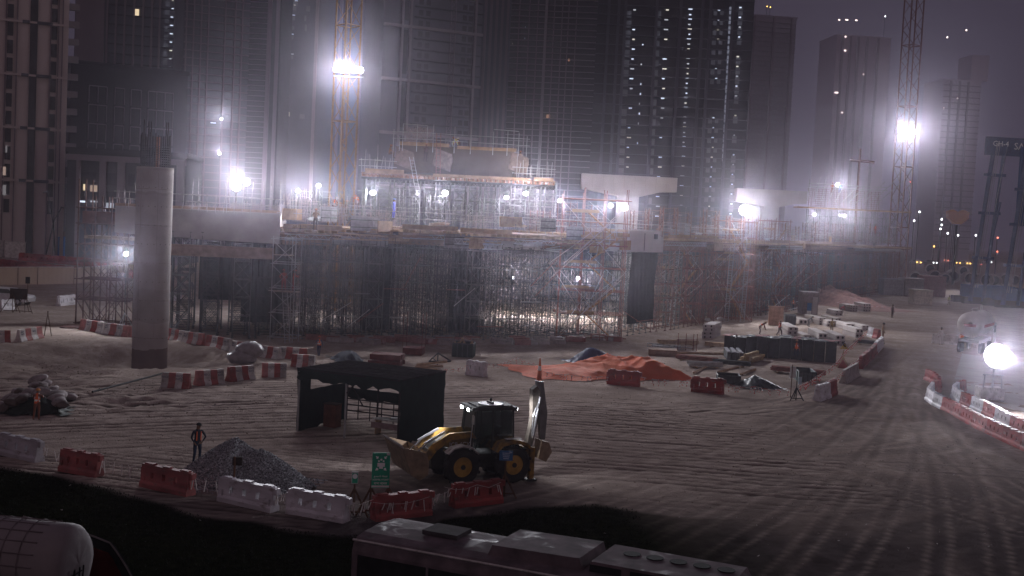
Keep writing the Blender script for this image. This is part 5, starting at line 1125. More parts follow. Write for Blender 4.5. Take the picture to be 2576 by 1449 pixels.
def body_mesh(pose):
    P = POSES[pose]; V = []; E = []; Rd = []; cat_ = []
    def v(p, r): V.append(Vector(p)); Rd.append(r); return len(V) - 1
    def e(a, b, c): E.append((a, b)); cat_.append((a, b, c))
    pel = v(P['pel'], (.135, .115)); wa = v(Vector(P['pel']).lerp(Vector(P['che']), .5), (.125, .10)); che = v(P['che'], (.16, .12)); nec = v(P['nec'], (.055, .055)); h0 = v(Vector(P['hea']) - Vector((0, -.01, .04)), (.075, .085)); h1 = v(Vector(P['hea']) + Vector((0, .01, .06)), (.085, .10)); h2 = v(Vector(P['hea']) + Vector((0, .01, .12)), (.05, .06))
    e(pel, wa, 1); e(wa, che, 1); e(che, nec, 1); e(nec, h0, 2); e(h0, h1, 2); e(h1, h2, 2)
    ns = v(Vector(P['hea']) + Vector((0, -.115, .0)), (.014, .018)); e(h0, ns, 2)
    up = (Vector(P['nec']) - Vector(P['pel'])).normalized()
    for i, s in ((0, -1), (1, 1)):
        hp = v(Vector(P['pel']) + Vector((s * .10, 0, -.05)), (.095, .10)); kn = v(P['kn'][i], (.062, .065)); an = v(P['an'][i], (.042, .045)); to = v(Vector(P['an'][i]) + Vector((0, -.17, -.045)), (.038, .03)); cf = v((Vector(P['kn'][i]) * .65 + Vector(P['an'][i]) * .35) + Vector((0, .02, 0)), (.058, .062))
        e(pel, hp, 0); e(hp, kn, 0); e(kn, cf, 0); e(cf, an, 0); e(an, to, 3)
        sh = v(Vector(P['che']).lerp(Vector(P['nec']), .6) + Vector((s * .175, 0, -.0)), (.062, .062)); el = v(P['el'][i], (.044, .044)); wr = v(P['wr'][i], (.028, .03)); d = (V[wr] - V[el]).normalized()
        pa = v(V[wr] + d * .06, (.022, .036)); e(che, sh, 1); e(sh, el, 1); e(el, wr, 1); e(wr, pa, 2)
        sd = Vector((0, 1, 0)) if abs(d.y) < .8 else Vector((1, 0, 0)); cu = Vector((-s, 0, 0))
        for f in range(4):
            L = (.075, .085, .08, .062)[f]; a = v(V[pa] + d * .035 + sd * (f - 1.5) * .019, (.009, .009)); q = v(V[a] + d * L * .5 + cu * .006, (.008, .008)); z = v(V[q] + d * L * .4 + cu * .022, (.007, .007)); e(pa, a, 2); e(a, q, 2); e(q, z, 2)
        a = v(V[wr] + d * .035 - sd * .035, (.010, .010)); q = v(V[a] + d * .03 - sd * .018 + cu * .01, (.009, .009)); e(pa, a, 2); e(a, q, 2)
    me = bpy.data.meshes.new('body'); me.from_pydata(V, E, []); o = bpy.data.objects.new('b', me); COL.objects.link(o)
    sk = o.modifiers.new('s', 'SKIN'); sd_ = me.skin_vertices[0].data
    for i, r in enumerate(Rd): sd_[i].radius = r
    sd_[pel].use_root = True; sk.use_smooth_shade = True; sb = o.modifiers.new('u', 'SUBSURF'); sb.levels = 1; sb.render_levels = 1
    bpy.context.view_layer.update(); m2 = bpy.data.meshes.new_from_object(o.evaluated_get(bpy.context.evaluated_depsgraph_get())); bpy.data.objects.remove(o)
    mi = []; tor = []
    for p in m2.polygons:
        c = p.center; bd = 9; bc = 0; be = 0
        for k, (a, b_, ct) in enumerate(cat_):
            A, B = V[a], V[b_]; ab = B - A; tt = max(0, min(1, (c - A).dot(ab) / max(1e-9, ab.length_squared))); dd = (c - A - ab * tt).length - .5 * (Rd[a][0] * (1 - tt) + Rd[b_][0] * tt)
            if dd < bd: bd = dd; bc = ct; be = k
        mi.append(bc)
        if be in (1, 2) or (be == 0 and (c - V[pel]).dot(up) > -.0): tor.append(p.index)
    BODY[pose] = (m2, mi, tor, up, Vector(P['hea']), Vector(P['pel']))
PM = {}
def person(x, y, label, pose='stand', face=0, top=(.10, .10, .16), leg=(.07, .08, .13), vest=True, helmet=(.5, .35, .1), h=1.75, base=None, hat='helmet'):
    if pose not in BODY: body_mesh(pose)
    m2, mi, tor, up, hea, pel = BODY[pose]; k = (pose, top, leg)
    if k not in PM:
        m = m2.copy(); m.materials.clear()
        for q in (clothm(leg), clothm(top), skin, boot): m.materials.append(q)
        m.polygons.foreach_set('material_index', mi); m.polygons.foreach_set('use_smooth', [True] * len(mi)); PM[k] = m
    p = base if base is not None else Z(G(x, y, 0)); t = T('person', label, 'person', p, face); t.scale = (h / 1.75,) * 3
    o = bpy.data.objects.new('body', PM[k]); COL.objects.link(o); o.parent = t
    if vest:
        kv = ('vest', pose)
        if kv not in PM:
            b = MB(); ids = {}; vs = []; fs = []
            for pi in tor:
                f = []
                for vi in m2.polygons[pi].vertices:
                    if vi not in ids: ids[vi] = len(vs); vs.append(m2.vertices[vi].co + m2.vertices[vi].normal * .022)
                    f.append(ids[vi])
                fs.append(tuple(f))
            b.add(vs, fs); b.m = []
            for f in fs:
                c = sum((vs[i] for i in f), Vector()) / len(f); zz = (c - pel).dot(up)
                b.m.append(1 if .14 < zz < .19 or (abs(abs(c.x) - .09) < .03 and zz > .19) else 0)
            o = b.o('safety_vest', [oran, refl], t, True); PM[kv] = o.data
        else: o = bpy.data.objects.new('safety_vest', PM[kv]); COL.objects.link(o); o.parent = t
    c = hea + Vector((0, .0, .045))
    if hat == 'helmet': MB().ball(c, (.115, .135, .125), 14, 5, half=True).bar(c + Vector((0, -.02, 0)), c + Vector((0, -.02, .015)), .135, 14).o('helmet', clothm(helmet), t, True)
    elif hat == 'cap': MB().ball(c, (.105, .12, .10), 14, 5, half=True).box(c + Vector((0, -.15, .01)), (.15, .10, .012)).o('cap', clothm(helmet), t, True)
    else: MB().ball(c, (.1, .118, .10), 12, 5, half=True).o('hair', black, t, True)
    return t
person(495, 1170, 'person in dark coveralls, orange brace straps and a cap, facing the gravel heap', 'hip', R(35), (.025, .03, .045), (.02, .03, .055), False, (.02, .02, .02), 1.72, hat='cap')
pt = [o for o in SC.objects if o.name.startswith('person') and o.get('label', '').startswith('person in dark cov')][0]
MB().bar((-.09, -.155, 1.42), (-.10, -.15, 1.05), .02).bar((.09, -.155, 1.42), (.08, -.15, 1.05), .02).o('orange_strap', oran, pt)
person(92, 1058, 'person in orange vest and helmet seen from behind, leaning over the sandbag pile', 'reach', R(185), (.25, .12, .09), (.22, .09, .06), True, (.65, .28, .08), 1.5)
person(802, 897, 'person in orange vest and red helmet walking at the foot of the mobile scaffold', 'walk', R(200), (.10, .10, .16), (.03, .04, .10), True, (.6, .16, .10), 1.5)
def deckp(x, y, Y, *a, **k):
    q = at(x, y, Y); return person(0, 0, *a, base=q, **k)
deckp(989, 552, 100.5, 'person in blue coveralls, orange vest straps and blue helmet standing on the deck', 'stand', R(60), top=(.16, .18, .60), leg=(.16, .18, .60), vest=False, helmet=(.12, .2, .45), h=1.8)
for (x, y, Y, lab, ps, fc, tp, lg, v) in [(843, 532, 104, 'person in orange vest sitting among the rebar beside the crane mast', 'sit', 150, (.3, .1, .07), (.05, .05, .1), True), (830, 549, 100, 'person in dark red clothes bending next to the one in an orange vest', 'bend', 80, (.14, .08, .08), (.1, .07, .07), False),
    (853, 537, 105, 'person in dull orange squatting just behind the crane mast base', 'sit', 200, (.3, .16, .1), (.1, .06, .05), False), (871, 556, 99, 'tall person in brown clothes by the crane mast', 'stand', 120, (.17, .10, .08), (.14, .09, .07), False), (899, 528, 104, 'person in orange vest half hidden by tubes next to the crane', 'bend', 220, (.4, .12, .08), (.2, .1, .1), True),
    (793, 580, 92.5, 'person in brown standing on the low platform edge with joists', 'reach', 180, (.22, .14, .10), (.10, .08, .07), False),
    (1139, 381, 114.5, 'person with a white helmet and yellow vest standing on top of the pier head', 'bend', 90, (.5, .5, .2), (.3, .3, .25), False), (1152, 380, 115.5, 'person in orange bending on top of the pier head', 'bend', 260, (.5, .2, .1), (.2, .13, .1), True),
    (1070, 407, 113.4, 'person in dark clothes working against the wrapped pier head', 'reach', 20, (.10, .07, .07), (.07, .06, .06), False), (981, 398, 113.2, 'person in brown crouching at the end of the wrapped pier head', 'sit', 90, (.25, .14, .1), (.12, .08, .07), False),
    (1307, 425, 114, 'person on the raised platform beyond the wrapped pier head', 'stand', 30, (.3, .2, .15), (.2, .14, .12), False),
    (2201, 590, 205, 'person in bright orange standing on the far deck', 'stand', 0, (.6, .15, .1), (.5, .12, .1), True), (2188, 588, 200, 'person in dull orange beside a bright orange one on the far deck', 'stand', 60, (.4, .2, .15), (.3, .15, .12), False),
    (2112, 487, 188.6, 'person in blue by the lamp on the far rebar pier head', 'stand', 0, (.2, .35, .7), (.15, .2, .5), False), (2093, 486, 188.6, 'person in orange next to a blue clad one on the far pier head', 'stand', 0, (.5, .2, .12), (.3, .12, .1), False)]:
    deckp(x, y, Y, lab, ps, R(fc), top=tp, leg=lg, vest=v, helmet=(.55, .5, .45) if 'white' in lab else (.35, .15, .1))
for (x, y, lab, ps, fc, tp, lg, v, h) in [(2002, 906, 'person in red orange vest standing before the black crate wall', 'stand', -20, (.35, .1, .1), (.03, .04, .08), True, 1.72), (2036, 906, 'person in dark red sitting against the black crate wall', 'sit', 60, (.2, .05, .06), (.3, .22, .15), False, 1.7),
    (1960, 846, 'person in dark red with an orange vest standing behind the crate wall', 'walk', 100, (.22, .07, .07), (.09, .07, .08), True, 1.72), (1912, 843, 'person in brown and orange bending over a rusty beam', 'bend', 70, (.25, .11, .08), (.14, .09, .08), True, 1.85),
    (1994, 781, 'person in pale orange vest walking before the booth', 'walk', 170, (.5, .25, .18), (.04, .04, .05), True, 1.7), (2220, 857, 'tall person in brown clothes by the red and white barriers', 'stand', 90, (.26, .16, .10), (.24, .15, .10), False, 1.85),
    (2244, 800, 'thin dark clothed person standing on the open haul road', 'stand', 30, (.12, .08, .08), (.10, .07, .07), False, 1.8), (2418, 880, 'person in orange vest, nearest to the pale road edge of the trio by the tanker', 'stand', 160, (.4, .2, .15), (.14, .12, .12), True, 1.9),
    (2438, 880, 'middle person of the orange vested trio by the tanker', 'stand', 200, (.5, .25, .15), (.16, .14, .14), True, 1.95), (2452, 876, 'person of the orange vested trio by the tanker, closest to the light tower', 'stand', 120, (.45, .2, .15), (.18, .15, .15), True, 1.7),
    (2092, 838, 'person in yellow brown with dark cap between the slab stacks', 'stand', 180, (.35, .25, .1), (.2, .15, .1), False, 1.6), (2034, 822, 'person with a black cap behind the slab stacks', 'bend', 90, (.1, .1, .1), (.1, .1, .1), False, 1.6),
    (2116, 790, 'person in pink red clothes bending at the far slab stacks', 'bend', 80, (.55, .16, .2), (.3, .12, .14), False, 1.6), (2386, 768, 'person in yellow vest far away on the haul road', 'walk', 40, (.4, .38, .15), (.2, .18, .12), False, 1.7), (2366, 868, 'pale figure in a white hood beside the low concrete barrier', 'stand', 0, (.6, .55, .55), (.55, .5, .5), False, 1.8)]:
    person(x, y, lab, ps, R(fc), tp, lg, v, (.45, .3, .2) if v else (.04, .04, .05), h)
# ---------------------------------------------------------------- mobile scaffold with two workers
pm = edge(735, 0, -2.2); t = T('mobile_scaffold', 'galvanised mobile scaffold tower with two workers on its middle deck', 'scaffold', pm, R(-3)); k_ = pm.y / F
hM = (880 - 612) * k_; w_ = 62 * k_
b = MB(); br = MB()
for x, y in ((-w_ / 2, 0), (w_ / 2 - .15, 0), (-w_ / 2 + 1.2, 1.4), (w_ / 2, 1.4)): b.bar((x, y, 0), (x, y, hM), .035, 6)
for z in np.arange(.4, hM, 1.95):
    b.bar((-w_ / 2 - .2, 0, z), (w_ / 2 + .2, 0, z), .03).bar((-w_ / 2 - .2, 1.4, z + .1), (w_ / 2 + .2, 1.4, z + .1), .03).bar((-w_ / 2, 0, z), (-w_ / 2, 1.4, z), .03).bar((w_ / 2, 0, z), (w_ / 2, 1.4, z), .03)
    if z + 1.95 < hM + .5: br.bar((-w_ / 2, 0, z), (w_ / 2, 0, min(hM, z + 1.8)), .025).bar((w_ / 2, 0, z), (-w_ / 2, 0, min(hM, z + 1.8)), .025)
b.o('standard', steel, t); br.o('cross_brace', steel, t); zp = (880 - 752) * k_
MB().box((.1, .7, zp), (w_ * .95, 1.3, .06)).box((-.2, .2, zp + .05), (w_ * 1.1, .3, .05)).o('deck_board', mat('pale boards', (.45, .38, .33)), t); MB().box((-.3, .6, hM - 1.5), (w_ * .8, .8, .05)).o('upper_board', mat('pale boards', (.45, .38, .33)), t)
for dx, lab, ps, fc in ((-.15, 'person in red orange with a helmet on the mobile scaffold, closer to the pier', 'hip', 200), (.62, 'person in red orange bending slightly on the mobile scaffold, farther from the pier', 'reach', 100)):
    person(0, 0, lab, ps, R(fc), (.50, .13, .11), (.36, .10, .10), False, (.5, .16, .14), 1.72, base=pm + Vector((dx, .6, zp + .04)))
ladder(pm + Vector((.55, -.5, 0)), pm + Vector((.1, -.1, zp)), 'aluminium ladder up to the mobile scaffold deck'); 
# ---------------------------------------------------------------- scaffold by the round pier
t = T('tube_scaffold', 'open rust brown tube scaffold standing beside the round pier', 'scaffold', G(190, 815), 0); k_ = G(190, 815).y / F; Y0 = 0
b = MB(); br = MB(); lv = [812, 752, 700, 655, 612, 560, 520]; zs = [(815 - q) * k_ for q in lv]; xs_ = [0, 43 * k_, 84 * k_, 128 * k_, 150 * k_]
for y in (0, 1.6, 3.2):
    for x in xs_[:4]: b.bar((x, y, 0), (x, y, zs[-1] + (1.0 if x else 2.4)), .065, 5)
    for z in zs: b.bar((-.2, y, z), (xs_[3] + .3, y, z), .055, 4)
    for i in range(3):
        for j in range(5):
            if (i + j) % 2: br.bar((xs_[i], y, zs[j]), (xs_[i + 1], y, zs[j + 1]), .035)
            else: br.bar((xs_[i + 1], y, zs[j]), (xs_[i], y, zs[j + 1]), .035)
            if (i + j) % 3 == 0: br.bar((xs_[i + 1] - .3, y, zs[j]), (xs_[i], y, zs[j + 1]), .035)
for x in xs_[:4]:
    for z in zs: b.bar((x, 0, z), (x, 3.2, z), .04)
tb = mat('rust brown tube', (.13, .075, .07), .7, 0, .3); b.o('standard', tb, t); br.o('diagonal_brace', tb, t)
MB().box((xs_[2] * .9, 1.6, zs[4] + .6), (xs_[3] * 1.0, 2.4, .25)).o('working_deck', plyd, t); MB().box((2.4, 1.6, zs[5] + .5), (4.5, 2.2, 1.1)).o('side_shutter', mat('dark red shutter', (.14, .06, .05)), t)
ladder(G(190, 815) + Vector((xs_[1] + 1.0, 1.4, .2)), G(190, 815) + Vector((xs_[1] + 1.3, 1.4, zs[3])), 'ladder inside the rust brown scaffold', m=tb)
# ---------------------------------------------------------------- maroon stair towers
def stair_tower(x0, x1, yb, yt, label, nfl=5, ladd=0, depth=3.2, rust=rsteel, boards=ply):
    A = G(x0, yb); C = G(x1, yb + (x1 - x0) * .049); k = A.y / F; t = T('scaffold_stair_tower', label, 'scaffold', A, ang(A, C)); L = (C - A).length; Ht = (yb - yt) * k; b = MB(); br = MB(); nb = max(3, int(L / 1.6)); nz = int(Ht / 1.9)
    for y in np.linspace(0, depth, 3):
        for i in range(nb + 1): b.bar((L * i / nb, y, 0), (L * i / nb, y, Ht + rnd.uniform(0, 1.4)), .042, 5)
        for j in range(nz + 1): b.bar((-.4 * rnd.random(), y, .3 + j * Ht / nz), (L + .5 * rnd.random(), y, .3 + j * Ht / nz), .038, 4)
    for i in range(nb + 1):
        for j in range(nz + 1): b.bar((L * i / nb, 0, .3 + j * Ht / nz), (L * i / nb, depth, .3 + j * Ht / nz), .035, 4)
    b.o('standard', rust, t)
    for j in range(nz):
        i = j % nb; br.bar((L * i / nb, -.05, j * Ht / nz), (L * (i + 1) / nb, -.05, (j + 1) * Ht / nz), .03).bar((L * (nb - i) / nb, -.05, j * Ht / nz), (L * (nb - i - 1) / nb, -.05, (j + 1) * Ht / nz), .03)
    for s in ((0, 0), (1, 0)): br.bar((L * .05, -.12, Ht * (.05 + .5 * s[0])), (L * .95, -.12, Ht * (.45 + .5 * s[0])), .035).bar((-1.0, -.3, Ht * .55 - 1.5 * s[0]), (L * .5, -.1, Ht * .8 - 1 * s[0]), .035).bar((-1.0, -.3, Ht * .55), (L * .35, -.1, Ht * .2), .035)
    br.o('diagonal_brace', mat('light brace tube', (.42, .33, .32), .6), t)
    for f in range(nfl):
        z0 = Ht * f / nfl * .92 + .1; z1 = Ht * (f + 1) / nfl * .92 + .1; xa, xb = (L * .42, L * .88) if f % 2 else (L * .88, L * .42); y = depth * .3 if f % 2 else depth * .65
        MB().bar((xa, y - .35, z0), (xb, y - .35, z1), .07, 4).bar((xa, y + .35, z0), (xb, y + .35, z1), .07, 4).o('stair_string', mat('orange timber', (.34, .18, .10), .8, 0, .2), t)
        s = MB(); n = 9
        for q in range(n): s.box((xa + (xb - xa) * q / n, y, z0 + (z1 - z0) * q / n), (.22, .7, .04))
        s.o('stair_tread', timber, t)
        MB().box((L * .25 if f % 2 else L * .35, -.05, z1 + .12), (L * .42, .05, .26)).o('toe_board', boards, t)
        MB().box((L * .3, depth / 2, z1), (L * .5, depth * .8, .05)).o('landing', plyd, t)
        r_ = MB()
        for q in range(5): r_.bar((xa + (xb - xa) * (q + .5) / 5, y - .4, z0 + (z1 - z0) * (q + .5) / 5), (xa + (xb - xa) * (q + .5) / 5 + .12, y - .4, z0 + (z1 - z0) * (q + .5) / 5 + 1.0), .022)
        r_.bar((xa, y - .4, z0 + 1), (xb, y - .4, z1 + 1), .025); r_.o('handrail', steel, t)
    for q in range(ladd):
        xl = L * (.35 + .4 * q); s = MB(); zt_ = Ht * .85
        for e_ in (-.22, .22): s.bar((xl + e_, -.45, 0), (xl + e_ + .3, -.1, zt_), .03)
        for k2 in range(int(zt_ / .3)): s.bar((xl - .22 + .3 * k2 * .3 / zt_, -.45 + .35 * k2 * .3 / zt_, k2 * .3), (xl + .22 + .3 * k2 * .3 / zt_, -.45 + .35 * k2 * .3 / zt_, k2 * .3), .018, 3)
        s.o('side_ladder', steel, t)
    return t
stair_tower(1400, 1562, 852, 505, 'maroon tube stair tower with orange timber stairs in front of the deck')
stair_tower(1648, 1760, 812, 590, 'maroon scaffold tower with plank landings and a ladder, before the slab stacks', 3, 1, 3.0)
stair_tower(1790, 1890, 806, 560, 'maroon scaffold tower with two ladders behind the four layer slab stack', 3, 2, 3.0)
stair_tower(1905, 1975, 785, 560, 'maroon scaffold stair tower behind the brown board', 4, 0, 3.0)
# ---------------------------------------------------------------- hollow slab stacks
slabm = mat('precast slab concrete', (.42, .37, .37), .9, 0, .12, 1); slabt = mat('slab top', (.58, .53, .52), .9, 0, .08, 1)
def slab_stack(x0, x1, xe, ytop, ybase, n, label, dep=3.4):
    a = G(x0, ybase - (x1 - x0) * .02); c = G(x1, ybase); w = (c - a).length; k = a.y / F; hh = max(.5, (ybase - ytop - 30160 / a.y ** 2 * dep * .5) * k); t = T('slab_stack', label, 'slab stack', a, ang(a, c), 'stacks of hollow concrete slabs'); sx = (xe - x1) * k
    lh = hh / n
    dx = sx * 1.25; dep *= 1.25
    for q in range(n):
        b = MB(); z0 = q * lh; o_ = rnd.uniform(-.06, .06)
        b.add([(o_, 0, z0), (w + o_, 0, z0), (w + dx + o_, dep, z0), (dx + o_, dep, z0), (o_, 0, z0 + lh * .9), (w + o_, 0, z0 + lh * .9), (w + dx + o_, dep, z0 + lh * .9), (dx + o_, dep, z0 + lh * .9)], [(0, 3, 2, 1), (4, 5, 6, 7), (0, 1, 5, 4), (1, 2, 6, 5), (2, 3, 7, 6), (3, 0, 4, 7)])
        s = b.o('slab', slabt if q == n - 1 else slabm, t)
        b = MB(); nh = max(2, int(w / .45))
        for i in range(nh): b.bar((o_ + w * (i + .5) / nh, -.015, z0 + lh * .45), (o_ + w * (i + .5) / nh, .02, z0 + lh * .45), lh * .27, 8)
        b.o('core_hole', black, s)
    return t
for i, a in enumerate([(1766, 1795, 1850, 812, 852, 4, 'tall stack of hollow slabs with white bags on top, apart from the rest', 3.0),
    (2171, 2190, 2208, 762, 784, 3, 'far stack of hollow slabs closest to the maroon earth mound', 3), (2138, 2158, 2172, 766, 784, 3, 'far stack of hollow slabs touching the one by the earth mound', 3), (2100, 2120, 2134, 779, 794, 2, 'two layer slab stack below a red helmeted worker', 2.5),
    (2059, 2078, 2100, 796, 818, 3, 'slab stack in the back row, highest of the group', 4), (2009, 2030, 2054, 800, 816, 1, 'single slab layer beside a black capped worker', 3), (2080, 2100, 2126, 803, 822, 2, 'slab stack behind the yellow brown worker', 4), (2100, 2115, 2138, 797, 815, 2, 'slab stack in the back row second from the highest', 4),
    (2130, 2150, 2172, 811, 830, 2, 'slab stack in the middle beside a thin grey post', 4), (2167, 2185, 2206, 815, 832, 2, 'slab stack in the middle nearest the haul road', 4), (2152, 2170, 2192, 823, 850, 2, 'slab stack touching the red and white barriers', 3.4),
    (1981, 2005, 2046, 817, 852, 3, 'three layer slab stack at the front end of the group', 4.5), (2021, 2045, 2062, 838, 858, 1, 'low slab layer between two taller front stacks', 3), (2059, 2080, 2123, 832, 864, 2, 'two layer slab stack right behind the crate wall'.replace('right ', 'close '), 4.5), (2102, 2125, 2165, 837, 868, 2, 'two layer slab stack next to the warning sign', 4.5)]):
    slab_stack(*a)
for x, w_, lab in ((1780, 14, 'lumpy white bag on the four layer slab stack'), (1812, 18, 'crumpled white bag near the edge of the four layer slab stack')):
    q = at(x, 806, G(1790, 852).y + 1.5); s = w_ * q.y / F / 2; o = MB().ball((0, 0, s * .5), (s, s * .7, s * .6), 12, 7, .25).o('bag', whitec, None, True); o.location = q - Vector((0, 0, .05)); tag(o, lab, 'bag')
# ---------------------------------------------------------------- black crates, bundles, skips, timber
crm = mat('black crate plastic', (.045, .05, .055), .6, 0, .35, 2)
a = G(1820, 892); c = G(2104, 914); n = 10
for i in range(n):
    p0 = a.lerp(c, i / n); p1 = a.lerp(c, (i + .94) / n); w_ = (p1 - p0).length; t = T('panel_stack', 'black formwork panel stack, %s along the dark wall of stacks' % ORD[i], 'panel stack', p0, ang(p0, p1), 'black formwork panel stacks'); h0 = 1.7 + rnd.uniform(-.1, .15) - (.2 if i < 2 else 0)
    MB().box((w_ / 2, 1.1, h0 / 2), (w_, 2.2, h0)).o('panel_block', crm, t); b = MB(); f = MB()
    for q in range(9): f.box((w_ * (q + .5) / 9, -.03, h0 * .5), (.045, .06, h0 * rnd.uniform(.8, .98)))
    f.o('panel_frame', dsteel, t)
    for q in range(5): b.box((w_ * rnd.random(), rnd.uniform(.2, 2), h0 + .03), (rnd.uniform(.3, .7), rnd.uniform(.3, .9), .05))
    b.o('top_panel', mat('grey panel', (.16, .16, .18)) if i % 3 else mat('pinkish panel', (.35, .16, .17)), t)
def heap_box(name, label, cat, x0, x1, yb, hpx, dep, m, parts=None, rot=0):
    a = G(x0, yb - (x1 - x0) * 0); c = G(x1, yb + (x1 - x0) * .06); w_ = (c - a).length; h_ = hpx * a.y / F; t = T(name, label, cat, a, ang(a, c) + rot); return t, w_, h_
t, w_, h_ = heap_box('beam_bundle', 'strapped bundle of dark steel channels near the timber beams', 'bundle', 1828, 1870, 906, 24, 0, crm)
for q in range(4): MB().box((w_ * (q + .5) / 4 * 1.0, 1.6, h_ * .42), (w_ / 4 * .9, 3.4, h_ * .84)).o('channel', crm, t)
for q in range(3): MB().box((w_ * (q * .36 + .1), 1.6, h_ * .9), (w_ * .2, 3.5, h_ * .14)).o('top_channel', mat('greyish channel', (.24, .24, .27)), t)
t, w_, h_ = heap_box('timber_beam_pile', 'pile of yellowish timber beams beside the dark channel bundle', 'timber pile', 1876, 1906, 914, 22, 0, timber)
for q in range(9):
    M = Matrix.Rotation(R(-25), 3, 'Z'); MB().box((w_ * (q % 4) / 4 + .2 + (q // 4) * .18, 1.4, .15 + (q // 4) * .26), (.2, 3.6, .22), rz=R(-24) + rnd.uniform(-.05, .05)).o('beam', mat('yellow timber', (.45, .34, .20), .8, 0, .2, 3), t)
def bin_(name, label, cat, x0, x1, yb, hpx, dep, m, rim=dsteel, fill=None):
    t, w_, h_ = heap_box(name, label, cat, x0, x1, yb, hpx, dep, m); b = MB()
    b.box((w_ / 2, 0, h_ / 2), (w_, .06, h_)).box((w_ / 2, dep, h_ / 2), (w_, .06, h_)).box((0, dep / 2, h_ / 2), (.06, dep - .07, h_)).box((w_, dep / 2, h_ / 2), (.06, dep - .07, h_)).box((w_ / 2, dep / 2, .05), (w_ - .1, dep - .1, .06)); b.o('bin_wall', m, t)
    b = MB().bar((0, -.02, h_), (w_, -.02, h_), .05).bar((0, dep, h_), (w_, dep, h_), .05).bar((0, 0, h_), (0, dep, h_), .05).bar((w_, 0, h_), (w_, dep, h_), .05)
    for q in range(5): b.box((w_ * q / 4, -.045, h_ / 2), (.06, .03, h_))
    b.o('bin_rim', rim, t)
    if fill:
        f = MB()
        for q in range(16): p = Vector((rnd.uniform(.2, w_ - .2), rnd.uniform(.2, dep - .2), h_ * rnd.uniform(.5, .9))); f.bar(p, p + Vector((rnd.uniform(-.6, .6), rnd.uniform(-.4, .4), rnd.uniform(.0, .5))), .07)
        f.o('scrap_timber', fill, t)
    return t
bin_('waste_skip', 'dark mesh waste skip filled with scrap boards behind the shelter', 'skip', 1137, 1188, 897, 34, 1.6, shade, fill=timber)
bin_('waste_skip', 'open grey steel skip beside the white board sign', 'skip', 2010, 2052, 962, 27, 2.6, mat('grey green steel', (.10, .12, .12)))
bin_('storage_crate', 'black plastic crate behind the red barrier past the tarpaulin', 'crate', 1806, 1862, 966, 22, 1.5, crm)
bin_('storage_cage', 'dark wire cage by the slab stacks and booth', 'cage', 1975, 2001, 816, 24, 1.4, crm)
for (x0, y0, x1, y1, lab) in [(1745, 940, 1802, 914, 'long loose plank lying nearest the orange tarpaulin'), (1805, 940, 1856, 926, 'loose plank in the middle of the open dirt'), (1862, 945, 1900, 932, 'loose plank ending at the black crate'), (1700, 890, 1830, 893, 'long plank beside the rail frame')]:
    A, C = G(x0, y0), G(x1, y1); t = MB().bar((0, 0, .08), C - A + Vector((0, 0, .08)), .1, 4).bar((.2, .15, .07), (C - A) * .8 + Vector((0, .3, .07)), .06, 4).o('plank', timber); t.location = A; tag(t, lab, 'plank')
for i, (x, y, m_, n_) in enumerate([(1700, 905, rsteel, 'maroon'), (1735, 925, steel, 'grey'), (1775, 872, timber, 'plank'), (1795, 918, dsteel, 'dark'), (1940, 935, rsteel, 'maroon'), (1965, 860, steel, 'grey'), (2150, 865, dsteel, 'dark'), (1660, 868, timber, 'plank')]):
    p = G(x, y); t = T('material_bundle', '%s bundle of long pieces laid on sleepers, %s counted across the yard' % (n_, ORD[i]), 'bundle', p, R(rnd.choice((-28, -20, 12))), 'bundles lying in the material yard'); b = MB(); L = rnd.uniform(2.6, 4)
    for q in range(18): b.bar((rnd.uniform(-.15, .15), (q % 6) * .12, .16 + (q // 6) * .12), (L + rnd.uniform(-.2, .2), (q % 6) * .12 + rnd.uniform(-.05, .05), .16 + (q // 6) * .12), .055, 5)
    b.o('long_piece', m_, t); MB().box((.5, .3, .05), (.12, 1.0, .1)).box((L - .5, .3, .05), (.12, 1.0, .1)).o('sleeper', timber, t)
# black sheeting
def sheet(x0, x1, y0, y1, hgt, m, name, label, cat, seed=0, nx=40, ny=20, fn=None, holes=0):
    a = G(x0, y0); c = G(x1, y0); d = G(x0, y1); vs = []; r_ = random.Random(seed)
    ph = [(r_.uniform(.6, 2.6), r_.uniform(-2.2, 2.2), r_.uniform(0, 6), r_.uniform(.4, 1)) for _ in range(7)]
    w = (c - a).length; dp = d.y - a.y
    for j in range(ny + 1):
        for i in range(nx + 1):
            u, v = i / nx, j / ny; x = u * w; y = v * dp; e = min(1, 5 * min(u, 1 - u, v, 1 - v)) ** .7
            base = fn(u, v) if fn else math.sin(math.pi * u) * math.sin(math.pi * v)
            wr = sum((1 - abs(math.sin(.55 * (x * p[0] + y * p[1]) + p[2] + .5 * math.sin(x * .7 + y))) ** .7) * p[3] for p in ph) / 3.2 + .22 * (1 - abs(math.sin(2.1 * x + 1.3 * y + 1.5 * math.sin(y * 1.3)))) ** 2 - .1
            ux = (r_.random() - .5) * .12
            vs.append((x + ux + (1 - e) * .2 * math.sin(v * 17), y + (1 - e) * .35 * math.sin(u * 19), max(.03, e * hgt * base * (.62 + .55 * wr)) + .02 * r_.random()))
    b = MB(); n1_ = nx + 1; fs = [(j * n1_ + i, j * n1_ + i + 1, (j + 1) * n1_ + i + 1, (j + 1) * n1_ + i) for j in range(ny) for i in range(nx)]
    b.add(vs, fs); o = b.o(name, m, None, True); o.location = a + Vector((0, 0, .01)); o.rotation_euler.z = ang(a, c); tag(o, label, cat); return o
orant = mat('orange tarpaulin', (.56, .105, .04), .8, 0, .16, .8, .5, 2, dirt=(.48, .12, .05)); bluet = mat('dark blue tarpaulin', (.025, .035, .12), .5, 0, .2)
